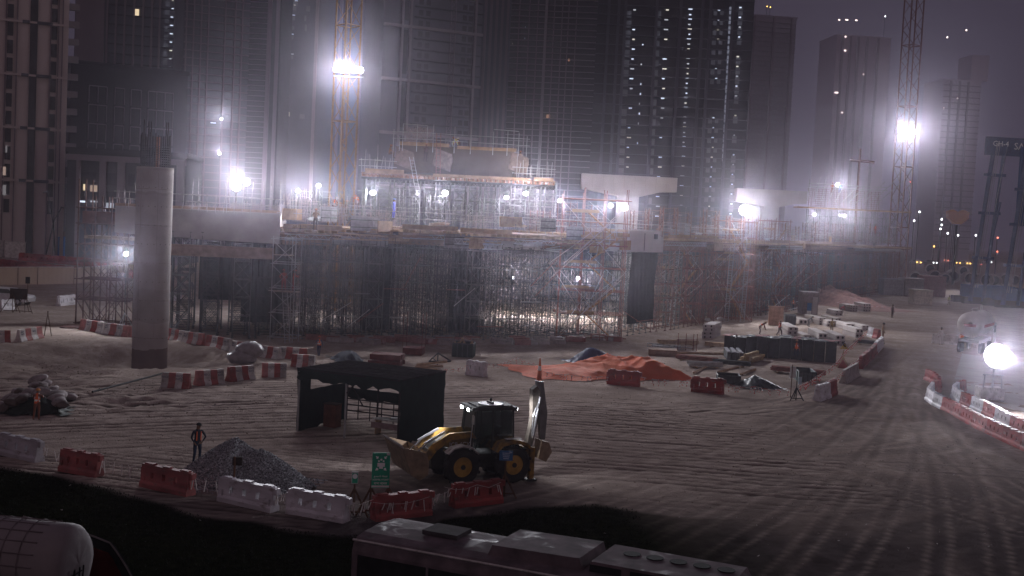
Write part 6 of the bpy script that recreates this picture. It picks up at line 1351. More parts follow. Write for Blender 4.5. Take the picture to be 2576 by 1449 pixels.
sheet(1350, 1762, 958, 922, 1.35, orant, 'tarpaulin', 'big orange tarpaulin draped over piled material on the dirt', 'tarpaulin', 3, 110, 60, lambda u, v: (.35 + .65 * ss(u * 1.6)) * (1 if u < .9 else max(0, (1 - u) / .1) ** .6) * (.45 + .55 * math.sin(math.pi * min(1, v * 1.1))) * (.75 + .25 * math.sin(u * 9 + v * 3)))
sheet(1450, 1560, 918, 908, 1.2, bluet, 'tarpaulin', 'dark blue tarpaulin peeking out behind the orange one', 'tarpaulin', 8, 40, 16)
sheet(1888, 1985, 982, 966, .8, mat('black sheeting', (.03, .035, .04), .45, 0, .4), 'black_sheeting', 'heap of crumpled black sheeting beside the board sign', 'sheeting', 5, 50, 24)
# sandbags with worker
for i in range(26):
    x = rnd.uniform(5, 178); y = rnd.uniform(1008, 1040) - (10 if 60 < x < 130 else 0); p = G(x, y); s = rnd.uniform(.35, .62)
    o = MB().ball((0, 0, 0), (s, s * .65, s * .42), 10, 6, .3).o('sandbag', mat('dirty bag', (.30, .26, .26), .9, 0, .3) if i % 3 else mat('brown bag', (.13, .10, .09), .9, 0, .3), None, True); o.location = p + Vector((0, 0, .2 + .75 * max(0, 1 - abs(x - 95) / 85))); o.rotation_euler = (rnd.uniform(-.4, .4), rnd.uniform(-.4, .4), rnd.random() * 3)
    tag(o, '%s bag in the dirty heap, %s of the orange vested worker' % (('dusty white', 'crumpled grey', 'pale torn', 'sagging white', 'small white')[i % 5], 'on the road side' if x > 92 else 'on the far side'), 'sandbag', 'bags in the heap')
    o['label'] = 'dusty bag in the dirty heap of bags beside the orange vested worker'
sheet(-10, 172, 1046, 1018, .8, mat('black green sheet', (.022, .028, .022), .7, 0, .3), 'ground_sheet', 'dark green sheet spread under the heap of bags', 'sheet', 12, 40, 20)
p = G(640, 905); o = MB().ball((0, 0, .9), (.95, .8, .55), 14, 8, .25).ball((-.5, -.3, .35), (1.0, .8, .5), 14, 8, .25).o('plastic_sheet_bundle', mat('translucent sheet', (.24, .21, .22), .4, 0, .2), None, True); o.location = G(628, 912); tag(o, 'crumpled pale plastic sheet dumped between the two barrier rows', 'sheet')
# red channels, truss frame behind the shelter
t, w_, h_ = heap_box('channel_pile', 'pile of long dark red steel channels behind the shelter roof', 'steel pile', 925, 1008, 918, 18, 0, redc)
for q in range(10): MB().box((w_ / 2, .3 + (q % 5) * .35, .12 + (q // 5) * .45), (w_ * rnd.uniform(.85, 1.05), .22, .38)).o('channel', mat('dark red steel', (.16, .05, .045)), t)
t, w_, h_ = heap_box('timber_truss', 'timber and steel truss frames lying on the dirt behind the shelter', 'truss', 1048, 1120, 925, 30, 0, timber)
MB().bar((0, 0, .2), (w_, .8, .45), .09).bar((0, -.6, .12), (w_ * .9, .3, .2), .09).bar((.3, -1.1, .1), (w_ * .8, -.9, .1), .07).o('timber_beam', timber, t); MB().bar((w_ * .3, 1.5, .3), (w_ * .65, 1, 1.0), .05).bar((w_ * .65, 1, 1.0), (w_ * 1.08, 1.6, .4), .05).bar((w_ * .65, 1, 1.0), (w_ * .65, 1, .1), .04).bar((w_ * .3, 1.5, .3), (w_ * 1.08, 1.6, .4), .05).bar((w_ * .45, 1.3, .6), (w_ * .65, 1, .3), .04).o('truss_frame', dsteel, t)
t, w_, h_ = heap_box('lifting_tray', 'dark red lifting tray hanging low from thin slings before the forest', 'tray', 1012, 1060, 893, 14, 0, redc)
MB().box((w_ / 2, .8, .3), (w_, 1.6, .5)).o('tray_body', mat('dark red steel', (.16, .05, .045)), t); b = MB()
for x in (0, w_):
    for y in (0, 1.6): b.bar((x, y, .55), (x, y, 3.2), .02)
b.o('sling', mat('dark red steel', (.16, .05, .045)), t)
sheet(855, 925, 915, 898, .9, mat('dark blue cloth', (.035, .04, .06), .8, 0, .3), 'ground_cover', 'dark cloth thrown over materials behind the shelter', 'cloth', 21, 30, 12)
# rail frame on the dirt
t, w_, h_ = heap_box('post_rack', 'low red brown steel frame with posts standing on the dirt', 'frame', 1628, 1752, 876, 40, 0, rsteel)
b = MB()
for x in (.62, .78, .93, 1.0): b.bar((w_ * x, 0, 0), (w_ * x, 0, 1.5), .035, 5)
b.bar((w_ * .6, 0, .9), (w_ * 1.02, 0, 1.0), .03); b.o('post', rsteel, t); MB().bar((0, -.4, .5), (w_ * .95, .2, .2), .05).bar((0, -.2, .2), (w_ * .95, .5, .0), .05).o('rail', steel, t); MB().box((w_ * .4, 2.0, .08), (w_ * .6, 1.6, .08)).o('plate', mat('grey plate', (.28, .28, .32)), t)
for k in range(8): MB().bar((w_ * k / 9, -.38, .45), (w_ * k / 9, -.18, .18), .03).o('rung', steel, t)
t, w_, h_ = heap_box('plywood_sheets', 'flat pile of weathered plywood sheets before the precast block', 'plywood', 1590, 1700, 893, 10, 0, plyd)
MB().box((w_ * .7, 1.2, .28), (w_ * .65, 1.8, .5)).o('sheet', plyd, t)
# small drum stand, booths, boards
p = G(1621, 822); t = T('generator_stand', 'small white drum on a four legged frame before the dark sheet', 'drum', p); MB().bar((0, 0, 1.0), (0, 0, 1.9), .32, 14).o('drum', whitec, t)
for x, y in ((-.35, -.3), (.35, -.3), (-.35, .3), (.35, .3)): MB().bar((x, y, 0), (x * .6, y * .6, 1.05), .04).o('leg', whitec, t)
def bx_thing(name, label, cat, x0, x1, yb, hpx, dep, m, roof=None, door=None, rot=0):
    a = G(x0, yb); c = G(x1, yb + (x1 - x0) * .049); w_ = (c - a).length; h_ = hpx * a.y / F; t = T(name, label, cat, a, ang(a, c) + rot); MB().box((w_ / 2, dep / 2, h_ / 2), (w_, dep, h_)).o('body', m, t)
    MB().box((w_ / 2, dep / 2, h_ + .06), (w_ + .2, dep + .2, .12)).o('roof', roof or m, t)
    b = MB()
    for q in range(int(w_ / .5)): b.box((.25 + q * .5, -.03, h_ / 2), (.08, .06, h_ * .94))
    b.o('corrugation', m, t)
    if door: MB().box((w_ * door[0], -.08, h_ * .42), (w_ * door[1], .06, h_ * .8)).o('door', door[2], t)
    return t, w_, h_
bx_thing('brown_board', 'tall brown plywood board leaning behind a worker', 'board', 1933, 1969, 818, 46, .3, mat('pinkish plywood', (.45, .27, .20)))
bx_thing('site_booth', 'grey site booth with a pale board nailed to its corner', 'booth', 2017, 2056, 790, 54, 2.4, mat('booth grey', (.24, .20, .20)), door=(.8, .3, slabm))
bx_thing('container', 'maroon steel container beyond the earth mound', 'container', 2322, 2378, 745, 50, 4, mat('maroon container', (.22, .10, .10)))
bx_thing('container', 'greyish wire fenced store beside the maroon container', 'container', 2222, 2272, 742, 40, 3, mat('store grey', (.30, .28, .30)))
bx_thing('container', 'brownish container between the store and the maroon container', 'container', 2275, 2322, 745, 44, 4, mat('brown container', (.2, .15, .14)))
bx_thing('beige_box', 'beige cubic box standing in front of the maroon container', 'box', 2299, 2345, 765, 35, 3, mat('beige box', (.50, .43, .36)))
tt = stem = None
o = sheet(2215, 2322, 786, 752, 3.0, mat('reddish earth', (.20, .11, .10), .95, 0, .3, 2), 'earth_mound', 'low reddish earth mound in front of the stores', 'mound', 31, 40, 20)
# tanker
p = G(2450, 884); t = T('water_tanker', 'white water tanker barrel with a red stripe in the lamp haze', 'tanker', p, R(58)); k = p.y / F; r_ = 1.25; zc = 2.75
n = 24; b = MB(); rings = [(-2.9, .2), (-2.75, .75), (-2.6, 1.0), (2.6, 1.0), (2.75, .75), (2.9, .2)]
b.add([(x, r_ * s * math.cos(2 * math.pi * q / n), zc + r_ * s * math.sin(2 * math.pi * q / n)) for x, s in rings for q in range(n)], [(j * n + q, (j + 1) * n + q, (j + 1) * n + (q + 1) % n, j * n + (q + 1) % n) for j in range(5) for q in range(n)] + [tuple(range(n))[::-1], tuple(range(5 * n, 6 * n))])
b.o('tank_barrel', mat('cream tank paint', (.60, .55, .50), .5, 0, .08), t, True)
MB().box((0, -r_ - .01, zc - .05), (5.2, .03, .28)).box((-2.93, 0, zc - .05), (.03, r_ * .9, .28)).o('red_stripe', redc, t)
MB().bar((-.8, 0, zc + r_), (-.8, 0, zc + r_ + .25), .3, 12).bar((-1.8, .2, zc + r_ + .2), (1.6, .2, zc + r_ + .2), .04).bar((.8, -.2, zc + r_), (.8, -.2, zc + r_ + .45), .04).bar((1.6, -.2, zc + r_), (1.6, -.2, zc + r_ + .45), .04).bar((.8, -.2, zc + r_ + .45), (1.6, -.2, zc + r_ + .45), .04).o('top_fittings' if 0 else 'manhole', whitec, t)
MB().box((0, 0, 1.2), (6.4, 1.9, .3)).o('chassis', jb, t)
for x in (-2.2, -1.2, 2.4):
    for y in (-.95, .95): MB().bar((x, y - .15, .5), (x, y + .15, .5), .5, 16).o('wheel', rubber, t)
MB().box((4.0, 0, 1.7), (1.8, 2.2, 2.0)).o('cab', whitec, t); MB().box((4.2, -1.12, 2.1), (1.0, .03, .7)).o('cab_window', gl, t)
# pale hardstanding behind the light tower
A = [G(2392, 985), G(2640, 1060), G(2700, 930), G(2420, 890)]
o = MB().add([(q.x, q.y, .03) for q in A], [(0, 1, 2, 3)]).o('pavement', mat('pale hardstanding', (.34, .31, .29), .9, 0, .15, .4)); tag(o, kind='structure')
# ---------------------------------------------------------------- drilling rigs
rigm = mat('rig blue grey', (.09, .12, .22), .6, 0, .25); rigb = mat('rig bright blue', (.05, .10, .24), .6, 0, .2)
def rig(xb, yb, ztop_px, w, label, lean_=0.0, banner=False):
    p = G(xb, yb); k = p.y / F; Ht = (yb - ztop_px) * k; t = T('drilling_rig', label, 'drilling rig', p, R(6))
    MB().box((3.5, 3, 2.2), (8, 4.5, 2.2)).o('upper_body', rigb, t); MB().box((2, 1, .6), (8, 1.2, 1.2)).box((2, 5, .6), (8, 1.2, 1.2)).o('crawler_track', jb, t)
    b = MB(); wd = w * k
    MB().bar((-wd * .5, 0, .5), (-wd * .35 + lean_, 0, Ht), .42, 4).o('leader_mast', rigm, t); MB().bar((wd * .5, 0, .5), (wd * .45 + lean_, 0, Ht), .34, 4).o('leader_mast', rigm, t)
    for f in (.28, .55, .78): b.box((lean_ * f, 0, Ht * f), (wd * 1.5, 1.1, .5))
    b.o('mast_bracket', rigm, t)
    MB().bar((wd * .9, -.4, Ht * .62), (wd * 1.4, -.4, Ht * .95), .16, 6).bar((wd * .5, -.4, Ht * .25), (wd * 1.2, -.4, Ht * .62), .22, 6).o('back_strut', rigm, t)
    b = MB()
    for s in (.12, .3, .42): b.bar((-wd * s, -.6, Ht * .1), (-wd * s * .8 + lean_, -.6, Ht * .97), .05, 3)
    b.bar((wd * 1.4, -.5, Ht * .95), (wd * .75, -.5, Ht * .55), .07).o('wire_rope' if 0 else 'hoist_rope', steel, t)
    if banner:
        MB().box((wd * 2.0, -.2, Ht - 1.4), (wd * 4.4, .5, 3.2)).o('banner', mat('dark blue banner', (.04, .07, .15), .6), t)
        text('GH-4', 1.3, whitem, t, (wd * .9, -.5, Ht - 1.0)); text('SAFETY', 1.7, whitem, t, (wd * 3.1, -.5, Ht - 1.3))
    return t
rig(2456, 765, 348, 34, 'blue drilling rig with twin masts carrying a dark safety banner', 2.2, True)
t = rig(2541, 775, 392, 40, 'drilling rig with a wide bright blue mast at the edge of view'.replace(' at the edge of view', ' behind the tanker'), 2.0)
wd = 40 * t.location.y / F; MB().box((wd * .75, .8, 21), (wd * 1.2, .8, 13)).o('mast_cover', rigb, t)
# crane grab on a pole-like kelly
p = G(2396, 716); t = T('orange_grab', 'orange clam grab hanging on a dark kelly bar in the haze', 'grab', p); k = p.y / F
MB().bar((0, 0, 0), (0, 0, 150 * k), .35, 6).o('kelly_bar', dsteel, t); b = MB(); zz = 172 * k; s = 27 * k
b.prism([(-s, .4 * s), (-s * .9, -.2 * s), (-s * .3, -.75 * s), (s * .3, -.75 * s), (s * .95, -.2 * s), (s, .4 * s), (s * .5, .6 * s), (0, .35 * s), (-s * .5, .6 * s)], -1, 1, None); o = b.o('grab_shell', mat('orange grab', (.55, .22, .04)), t); o.location.z = zz
for x, y, lab in ((2347, 330, 'thin hazy red crane mast beyond the site'), (2552, 520, 'dim red mast between the two drilling rigs')):
    if x > 2500: continue
    p = G(x - 12, 650); k = p.y / F; t = T('red_mast', lab, 'crane', p); b = MB(); Ht = 330 * k
    for s in (-1.2, 1.2): b.bar((s, 0, 0), (s + 1, 0, Ht), .3, 4)
    for q in range(30): b.bar(((-1.2) ** 1, 0, Ht * q / 30), (1.2 + q / 30, 0, Ht * (q + 1) / 30), .14, 3)
    b.o('lattice_mast', mat('dull red mast', (.40, .10, .09)), t)
# small cross shaped distant crane
p = G(2158, 700, 0); Y = 300.0; q = at(2162, 405, Y); t = T('distant_crane', 'small distant orange crane in the dark sky beyond the deck', 'crane', (q.x, Y, 0)); k = Y / F
MB().bar((0, 0, 0), (0, 0, q.z + 3.2), .3, 4).o('mast', mat('maroon crane paint', (.16, .06, .045)), t); MB().bar((-2.4, 0, q.z + .2), (3.9, 0, q.z - .2), .35, 4).o('jib', mat('maroon crane paint', (.16, .06, .045)), t)
# ---------------------------------------------------------------- big pipes
pipem = mat('pipe concrete', (.42, .36, .35), .9, 0, .15, 1); pp_ = None
for i, (x, y, r) in enumerate([(2302, 714, 15), (2328, 716, 13), (2352, 712, 16), (2378, 716, 14), (2398, 712, 16), (2440, 716, 15), (2456, 718, 15), (2482, 722, 17), (2505, 722, 15), (2530, 720, 16), (2556, 722, 15), (2340, 688, 12), (2425, 694, 12)]):
    p = G(x, y); k = p.y / F; r_ = r * k; t = T('concrete_pipe', 'huge dusty concrete pipe, %s in the far pipe yard row' % ORD[i], 'pipe', p, R(-18), 'concrete pipes in the far yard')
    n = 20; L = 14; b = MB(); rg = [(r_, 0), (r_, L), (r_ * .84, L), (r_ * .84, 0)]
    b.add([(q[0] * math.cos(2 * math.pi * a / n), q[1], r_ + q[0] * math.sin(2 * math.pi * a / n)) for q in rg for a in range(n)], [(j * n + a, j * n + (a + 1) % n, ((j + 1) % 4) * n + (a + 1) % n, ((j + 1) % 4) * n + a) for j in range(4) for a in range(n)])
    b.o('pipe_shell', pipem, t, True); MB().bar((0, L * .5, r_), (0, L * .52, r_), r_ * .84, 16).o('dark_inside' if 0 else 'inner_shade_disc', black, t)  # black disc across mid-pipe stands in for the shade inside
# ---------------------------------------------------------------- cars and far vehicle lamps
def car(x, y, label, rz, col, lights=None, s=1.0, side=True):
    p = G(x, y); t = T('parked_car', label, 'car', p, rz); t.scale = (s,) * 3; m = mat('car %s' % col[0], col[1], .3, .1, .08)
    MB().prism([(-2.3, .35), (2.25, .35), (2.35, .7), (2.2, .95), (1.2, 1.08), (-1.9, 1.1), (-2.3, .95)], -.88, .88).o('body', m, t)
    MB().prism([(-1.95, 1.09), (1.15, 1.07), (.45, 1.58), (-1.5, 1.62)], -.78, .78).o('cabin', m, t)
    for sy in (-1, 1): MB().prism([(-1.7, 1.14), (.95, 1.12), (.4, 1.52), (-1.4, 1.55)], *sorted((sy * .785, sy * .80))).o('side_window', gl, t)
    for x_ in (-1.45, 1.45):
        for y_ in (-.8, .8):
            w = MB().bar((x_, y_ - .11, .36), (x_, y_ + .11, .36), .36, 18).o('wheel', rubber, t); MB().bar((x_, y_ - .125 * (1 if y_ < 0 else -1) * 1, .36), (x_, y_, .36), .22, 12).o('rim', steel, w)
    for y_ in (-.62, .62): MB().box((2.3, y_, .75), (.1, .3, .16)).o('headlight', steel, t)
    if lights:
        for y_ in (-.6, .6): MB().ball((-2.36, y_, .85), .22 * lights[1], 8, 6).o('tail_light', lights[0], t)
    return t
car(22, 765, 'white car cut off by the picture border beside the far road'.replace('cut off by the picture border', 'with dark windows parked'), R(-8), ('white', (.62, .60, .62)))
am = emat('amber vehicle lamp', (1, .55, .12), 5); rd_ = emat('red vehicle lamp', (1, .2, .12), 4); wh_ = emat('white vehicle lamp', (.95, .97, 1), 5)
for i, (x, y, l, lab) in enumerate([(2302, 634, am, 'distant truck with one amber lamp high up'), (2302, 654, am, 'distant vehicle with amber lamps below the amber truck lamp'), (2340, 655, wh_, 'pale distant vehicle behind the pipe yard'), (2375, 648, rd_, 'distant vehicle with faint red lamps'), (2401, 655, am, 'distant vehicle with orange lamps below the orange grab'), (2425, 656, am, 'distant vehicle with orange lamps next to the drilling rig'), (2456, 659, rd_, 'distant vehicle with red lamps behind the drilling rig'), (2482, 652, wh_, 'pale distant lorry between the rigs')]):
    car(x, y + 12, lab, R(90 + 8 * (i % 3)), (('dark', (.12, .12, .13)), ('white', (.62, .60, .62)))[i % 2], (l, .9), 1.5)
# street lights and city lamps far off, each on its mast
for i, (x, y, c) in enumerate([(2313, 533, wh_), (2300, 555, wh_), (2369, 552, wh_), (2369, 566, wh_), (2366, 576, wh_), (2400, 533, wh_), (2404, 536, wh_), (2384, 587, wh_), (2410, 592, wh_), (2455, 592, wh_), (2510, 598, rd_), (2509, 633, rd_), (2291, 457, rd_), (2350, 620, am), (2227, 41, wh_), (1930, 16, am), (1938, 18, am)]):
    Y = 420.0 if y > 400 else 640.0; p = at(x, y, Y); t = T('lamp_post', 'distant lamp post with a %s light, %s found from the far crane outward' % ('white' if c is wh_ else 'red' if c is rd_ else 'amber', ORD[i % 16]), 'lamp post', (p.x, Y, 0), 0, 'far lamp posts')
    MB().bar((0, .5, 0), (0, .5, p.z), .15, 4).o('post', dsteel, t); MB().ball((0, 0, p.z), .30 if c is not wh_ else .34, 8, 6).o('lamp', c, t)
# ---------------------------------------------------------------- far left: hoarding, cabins, masts
hoard = mat('beige corrugated hoarding', (.46, .36, .30), .8, 0, .08, .2)
hp = [(-60, 718), (185, 714), (268, 705), (345, 700)]; hs_ = [(-60, 692), (0, 691)]
for i in range(3):
    A, C = G(*hp[i]), G(*hp[i + 1]); L = (C - A).length; t = T('hoarding', 'beige corrugated steel hoarding, %s stretch' % ('near the white car', 'middle', 'behind the rust brown scaffold')[i], 'hoarding', A, ang(A, C)); n = int(L / .3); h_ = 2.1 if i == 0 else 1.95
    vs = []; 
    for q in range(n + 1):
        y = (0, .05)[q % 2]; vs += [(L * q / n, y, 0), (L * q / n, y, h_)]
    b = MB().add(vs, [(2 * q, 2 * q + 2, 2 * q + 3, 2 * q + 1) for q in range(n)]); k = len(vs); b.add([(x, y + .04, z) for x, y, z in vs], [(2 * q, 2 * q + 1, 2 * q + 3, 2 * q + 2) for q in range(n)]); b.o('corrugated_sheet', hoard, t)
    MB().bar((0, 0, h_ + .03), (L, 0, h_ + .03), .05).o('top_rail', mat('pale rail', (.55, .50, .48)), t); b = MB()
    for q in range(int(L / 2.6)): b.box((q * 2.6, -.03, h_ / 2), (.09, .05, h_))
    b.o('joint_post', mat('brown post', (.18, .13, .11)), t)
blu = mat('cabin blue', (.06, .16, .40), .6, 0, .15); teal = mat('cabin teal', (.09, .20, .28), .6, 0, .15)
bx_thing('site_cabin', 'bright blue site cabin with a black doorway', 'cabin', 99, 148, 645, 50, 3, blu, door=(.6, .45, black))
bx_thing('site_cabin', 'dull teal kiosk with a white vertical panel in its middle', 'kiosk', 200, 262, 650, 72, 3, teal, door=(.5, .28, whitec))
bx_thing('white_panel_fence', 'dirty white panel fence by the blue cabin', 'fence', 12, 62, 648, 40, .3, whitec)
bx_thing('white_panel_fence', 'short dirty white panel piece beside the longer one', 'fence', -20, 8, 645, 40, .3, whitec)
bx_thing('dark_shed', 'long low dark brown shed below the pale tower', 'shed', -40, 200, 616, 42, 8, mat('dark brown shed', (.12, .07, .065)), roof=dk1)
bx_thing('brick_wall_line', 'long low mauve boundary wall below the pale tower', 'wall', -80, 300, 590, 22, 1, mat('mauve wall', (.30, .24, .25)))
bx_thing('dark_gate', 'dark red container standing at the foot of the pale tower', 'container', 6, 52, 600, 72, 8, mat('dark red container', (.15, .06, .06)))
bx_thing('site_cabin', 'faint bluish cabin behind the rust brown scaffold', 'cabin', 262, 345, 640, 60, 4, mat('grey blue cabin', (.22, .24, .32)))
for (x, y, lab, d) in ((132, 650, 'V shaped twin arm street lamp mast before the pale tower', 1),):
    p = G(x, y); k = p.y / F; t = T('street_lamp', lab, 'street lamp', p); MB().bar((-1.3, 0, 0), (.1, 0, 95 * k), .12, 5).bar((.1, 0, 95 * k), (1.4, 0, 158 * k - 2.0), .09, 5).bar((.5, 0, 0), (.0, 0, 85 * k), .12, 5).bar((0, 0, 85 * k), (-1.2, 0, 168 * k), .09, 5).o('mast', dsteel, t); MB().bar((1.2, 0, 158 * k - 2), (2.2, 0, 158 * k - 2.2), .1, 4).bar((-1.2, 0, 168 * k), (-2.0, 0, 168 * k - .3), .1, 4).o('lamp_arm', dsteel, t)
p = Z(G(118, 845)); t = T('marker_post', 'bent crossed marker posts on the dirt bank before the pit', 'marker', p); MB().bar((-.2, 0, 0), (.05, 0, 1.9), .035).bar((.35, 0, 0), (.0, 0, 1.9), .03).bar((-.1, 0, .8), (.2, 0, .8), .02).o('crossed_bar', brownm, t)
A = G(232, 995); C = G(408, 952); o = MB().bar((0, 0, .2), C - A + Vector((0, 0, .3)), .06, 6).o('black_hose', black); o.location = A; tag(o, 'long thin black pipe slanting across the dirt to the barriers', 'pipe')
A = G(150, 826); C = G(335, 834); t = T('steel_beams', 'flat rusty beams and rebar lying at the foot of the rust brown scaffold', 'beams', A)
for q in range(4): MB().bar((0, q * .5, .12), (C - A) * (1 - q * .12) + Vector((0, q * .5, .12)), .09, 4).o('beam', tb, t)
# ---------------------------------------------------------------- bus at the bottom
P1 = G(887, 1352, 3.05); P2 = G(1012, 1300, 3.05); P3 = G(1740, 1424, 3.05); ab = ang(P2, P3); t = T('bus', 'pale dusty bus seen from above with a roof hatch and air conditioner boxes', 'bus', (P1.x, P1.y, 0), ab)
busm = mat('dusty bus paint', (.17, .125, .142), .62, 0, .2, 2.2, dirt=(.09, .07, .077)); Lb, Wb = 11.5, 2.35
bn = busm.node_tree; bt = [q for q in bn.nodes if q.type == 'TEX_COORD'][0]; b1_ = bn.nodes.new('ShaderNodeTexNoise'); b1_.inputs['Scale'].default_value = 1.3; b1_.inputs['Detail'].default_value = 3; b1_.inputs['Distortion'].default_value = 1.2; bn.links.new(bt.outputs['Object'], b1_.inputs['Vector'])
b2_ = bn.nodes.new('ShaderNodeMapRange'); b2_.inputs[1].default_value = .56; b2_.inputs[2].default_value = .68; b2_.inputs[3].default_value = .9; b2_.inputs[4].default_value = .5; bn.links.new(b1_.outputs['Fac'], b2_.inputs[0]); bp_ = bn.nodes['Principled BSDF']; bn.links.new(b2_.outputs[0], bp_.inputs['Roughness']); bp_.inputs['Specular IOR Level'].default_value = .4
prof = [(0, 0.35), (0, 2.75), (.06, 2.93), (.2, 3.03), (.5, 3.08), (Wb / 2, 3.12), (Wb - .5, 3.08), (Wb - .2, 3.03), (Wb - .06, 2.93), (Wb, 2.75), (Wb, .35)]
b = MB(); n = len(prof); b.add([(x, y, z) for x in (0, Lb) for y, z in prof], [(i, i + 1, n + i + 1, n + i) for i in range(n - 1)] + [tuple(range(n))[::-1], tuple(range(n, 2 * n))]); b.o('bodywork', busm, t)
MB().box((Lb / 2, -.012, 2.0), (Lb - .35, .03, 1.35)).o('side_glazing', black, t); MB().box((-.012, Wb / 2, 1.9), (.03, Wb - .3, 1.5)).o('windscreen', black, t)
for i in range(7): MB().box((.12 + i * 1.85, -.03, 2.0), (.10 if i == 0 else .05, .03, 1.4)).o('window_pillar', busm, t)
MB().box((1.75, Wb * .55, 3.17), (.9, .75, .10)).o('roof_hatch', mat('roof hatch', (.07, .06, .065), .95), t)
MB().prism([(3.2, 3.05), (3.3, 3.30), (5.35, 3.34), (5.45, 3.05)], .45, Wb - .35).o('air_conditioner', busm, t); MB().prism([(5.55, 3.05), (5.62, 3.32), (8.6, 3.30), (8.75, 3.05)], .45, Wb - .35).o('air_conditioner', busm, t)
b = MB()
for q in range(5): b.bar((6.2 + q * .52, Wb * .62, 3.32), (6.2 + q * .52, Wb * .62, 3.335), .19, 14)
b.o('fan_opening', black, t); b = MB()
for q in range(3): b.box((5.95 + q * .9, .44, 3.18), (.7, .03, .15))
b.o('side_vent', black, t); MB().bar((0, .02, 3.0), (Lb, .02, 3.0), .03).o('gutter', whitec, t)
for x in (2.2, 8.6):
    for y in (.15, Wb - .15): MB().bar((x, y - .14, .5), (x, y + .14, .5), .5, 18).o('wheel', rubber, t)
# ---------------------------------------------------------------- wrapped tanker and tipper at the lower corner
Yw = 23.5; pw = at(100, 1390, Yw); t = T('wrapped_tank', 'white sheet wrapped tank barrel lying on a trailer at the grass bank', 'tank', (pw.x, pw.y, 0), R(-9)); n = 28; r_ = .80; zc = pw.z - .15
b = MB(); rings = [(-4.5, 1.0), (-3, 1.03), (-2, .99), (-1, 1.02), (0, 1.0), (.55, 1.01), (.72, .96), (.82, .84), (.87, .55), (.88, 0.01)]
b.add([(x + rnd.uniform(-.01, .01), r_ * s * math.cos(2 * math.pi * q / n) * rnd.uniform(.98, 1.02), zc + r_ * s * math.sin(2 * math.pi * q / n) * rnd.uniform(.98, 1.02)) for x, s in rings for q in range(n)], [(j * n + q, (j + 1) * n + q, (j + 1) * n + (q + 1) % n, j * n + (q + 1) % n) for j in range(len(rings) - 1) for q in range(n)])
b.o('sheet_wrap', mat('grey white wrap', (.25, .215, .225), .7, 0, .12, 1.2, .3, 3), t, True)
b = MB()
for z in (-.25, .05, .3): b.bar((.90, -.35, zc - .5 + z), (.92, .05, zc - .45 + z), .02)
for y in (-.3, -.1, .05): b.bar((.91, y, zc - .85), (.93, y + .05, zc - .05), .02)
b.o('rope_mesh', black, t); b = MB()
for q in range(9):
    a_ = R(-30 + q * 18); b.bar((-4.4, -r_ * 1.03 * math.cos(a_), zc + r_ * 1.03 * math.sin(a_)), (.3, -r_ * 1.02 * math.cos(a_), zc + r_ * 1.02 * math.sin(a_)), .012, 4)
for q in range(12):
    x_ = -4.2 + q * .38
    for w_ in range(10): a_, c_ = R(-40 + w_ * 16), R(-24 + w_ * 16); b.bar((x_, -r_ * 1.03 * math.cos(a_), zc + r_ * 1.03 * math.sin(a_)), (x_, -r_ * 1.03 * math.cos(c_), zc + r_ * 1.03 * math.sin(c_)), .012, 4)
b.o('stitched_net', mat('dull net cord', (.16, .13, .14)), t)
for x in (-3, -1, .2): b = MB().bar((x, -.6, .5), (x, -.6, zc - .5), .08).bar((x, .6, .5), (x, .6, zc - .5), .08).o('cradle', jb, t)
MB().box((-2, 0, .8), (6, 1.8, .3)).o('trailer_bed', jb, t)
for x in (-3.4, -.6):
    for y in (-.8, .8): MB().bar((x, y - .15, .45), (x, y + .15, .45), .45, 16).o('wheel', rubber, t)
t = T('tipper_body', 'dark curved tipper body with a red inside beside the wrapped tank', 'tipper', at(225, 1385, 25.2) * Vector((1, 1, 0)) if 0 else (at(225, 1385, 25.2).x, 25.2, 0), 0)
o_ = t.location; pr = [(q.x - o_[0], q.z) for q in (at(*p, 25.2) for p in ((60, 1300), (172, 1328), (241, 1352), (278, 1367), (292, 1385), (304, 1403), (318, 1425), (345, 1475)))]
inn = [(q.x - o_[0], q.z) for q in (at(*p, 25.2) for p in ((322, 1475), (297, 1430), (284, 1405), (272, 1390), (232, 1374), (172, 1350), (60, 1325)))]
MB().prism(pr + inn, 0, .1).o('body_shell', mat('dark tipper paint', (.02, .02, .022), .95), t)
lo = [(q.x - o_[0], q.z) for q in (at(*p, 25.2) for p in ((225, 1378), (272, 1394), (284, 1408), (296, 1432), (318, 1475), (225, 1475)))]
MB().prism(lo, .02, .085).o('red_lining', mat('dark red lining', (.06, .008, .008), .7), t)
for m_ in ('dark tipper paint', 'dark red lining'): MC[m_].node_tree.nodes['Principled BSDF'].inputs['Specular IOR Level'].default_value = 0
b = MB()
for i in range(len(pr) - 1): b.bar((pr[i][0], -.04, pr[i][1] + .02), (pr[i + 1][0], -.04, pr[i + 1][1] + .02), .022)
b.o('rim_bar', mat('dull rim', (.16, .14, .14)), t); MB().box((0, .85, 1.1), (2.0, 1.5, .5)).o('subframe', jb, t)
for x in (-.8, .5): MB().bar((x, .1, .5), (x, 1.4, .5), .5, 16).o('wheel', rubber, t)
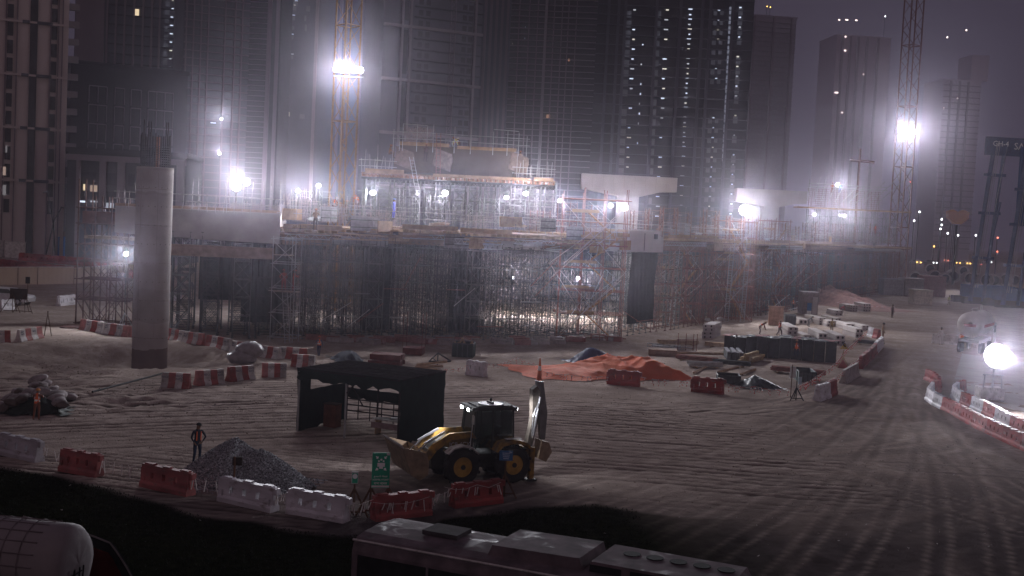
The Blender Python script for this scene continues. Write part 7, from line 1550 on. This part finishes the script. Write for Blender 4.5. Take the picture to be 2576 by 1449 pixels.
# ---------------------------------------------------------------- grass on the bank
def grass():
    vs = []; fs = []; r_ = random.Random(11)
    for k in range(30000):
        x = r_.uniform(-26, 5); gy = float(np.interp(x, gbx, gby)); y = gy - .5 - abs(r_.gauss(0, 1)) * 7
        if y < 22 or (x > 3 and r_.random() < (x - 3) / 6): continue
        h = r_.uniform(.03, .08); a = r_.random() * 6.28; w = .022; c = Vector((x, y, 0)); d = Vector((math.cos(a) * w, math.sin(a) * w, 0)); i = len(vs)
        vs += [c - d, c + d, c + Vector((r_.uniform(-.06, .06), r_.uniform(-.06, .06), h))]; fs.append((i, i + 1, i + 2))
    b = MB().add(vs, fs); return b.o('grass', mat('night grass', (.012, .015, .008), .9, 0, .4, 2), None)
tag(grass(), 'short dark grass on the bank below the barriers', 'grass', kind='stuff')
# litter stones on the haul road
b = MB()
for k in range(900):
    x = rnd.uniform(-30, 38); y = rnd.uniform(36, 110)
    if k < 260: x = rnd.uniform(10, 26); y = rnd.uniform(38, 60)
    r_ = rnd.uniform(.02, .07); v = [Vector((x, y, terrain(x, y))) + Vector((rnd.uniform(-1, 1), rnd.uniform(-1, 1), rnd.uniform(-.3, 1))) * r_ for _ in range(4)]; b.add(v, [(0, 1, 2), (0, 2, 3), (0, 3, 1), (1, 3, 2)])
tag(b.o('gravel', mat('pale stones', (.45, .42, .40), .8), None), 'loose pale stones scattered over the dirt', 'stones', kind='stuff')

b = MB()
for k in range(14000):
    x = rnd.uniform(-34, 34); y = rnd.uniform(42, 100)
    if k % 3 == 0: x = rnd.gauss(-24, 8); y = rnd.gauss(72, 9)
    if y < float(np.interp(x, gbx, gby)) + 1: continue
    r_ = rnd.uniform(.015, .05) * (1.4 if k % 3 == 0 else 1); v = [Vector((x, y, terrain(x, y))) + Vector((rnd.uniform(-1, 1), rnd.uniform(-1, 1), rnd.uniform(-.4, .8))) * r_ for _ in range(4)]; b.add(v, [(0, 1, 2), (0, 2, 3), (0, 3, 1), (1, 3, 2)])
tag(b.o('soil_clods', mat('soil clods', (.20, .14, .105), .95, 0, .35), None), 'broken soil clods scattered over the driven ground', 'soil', kind='stuff')
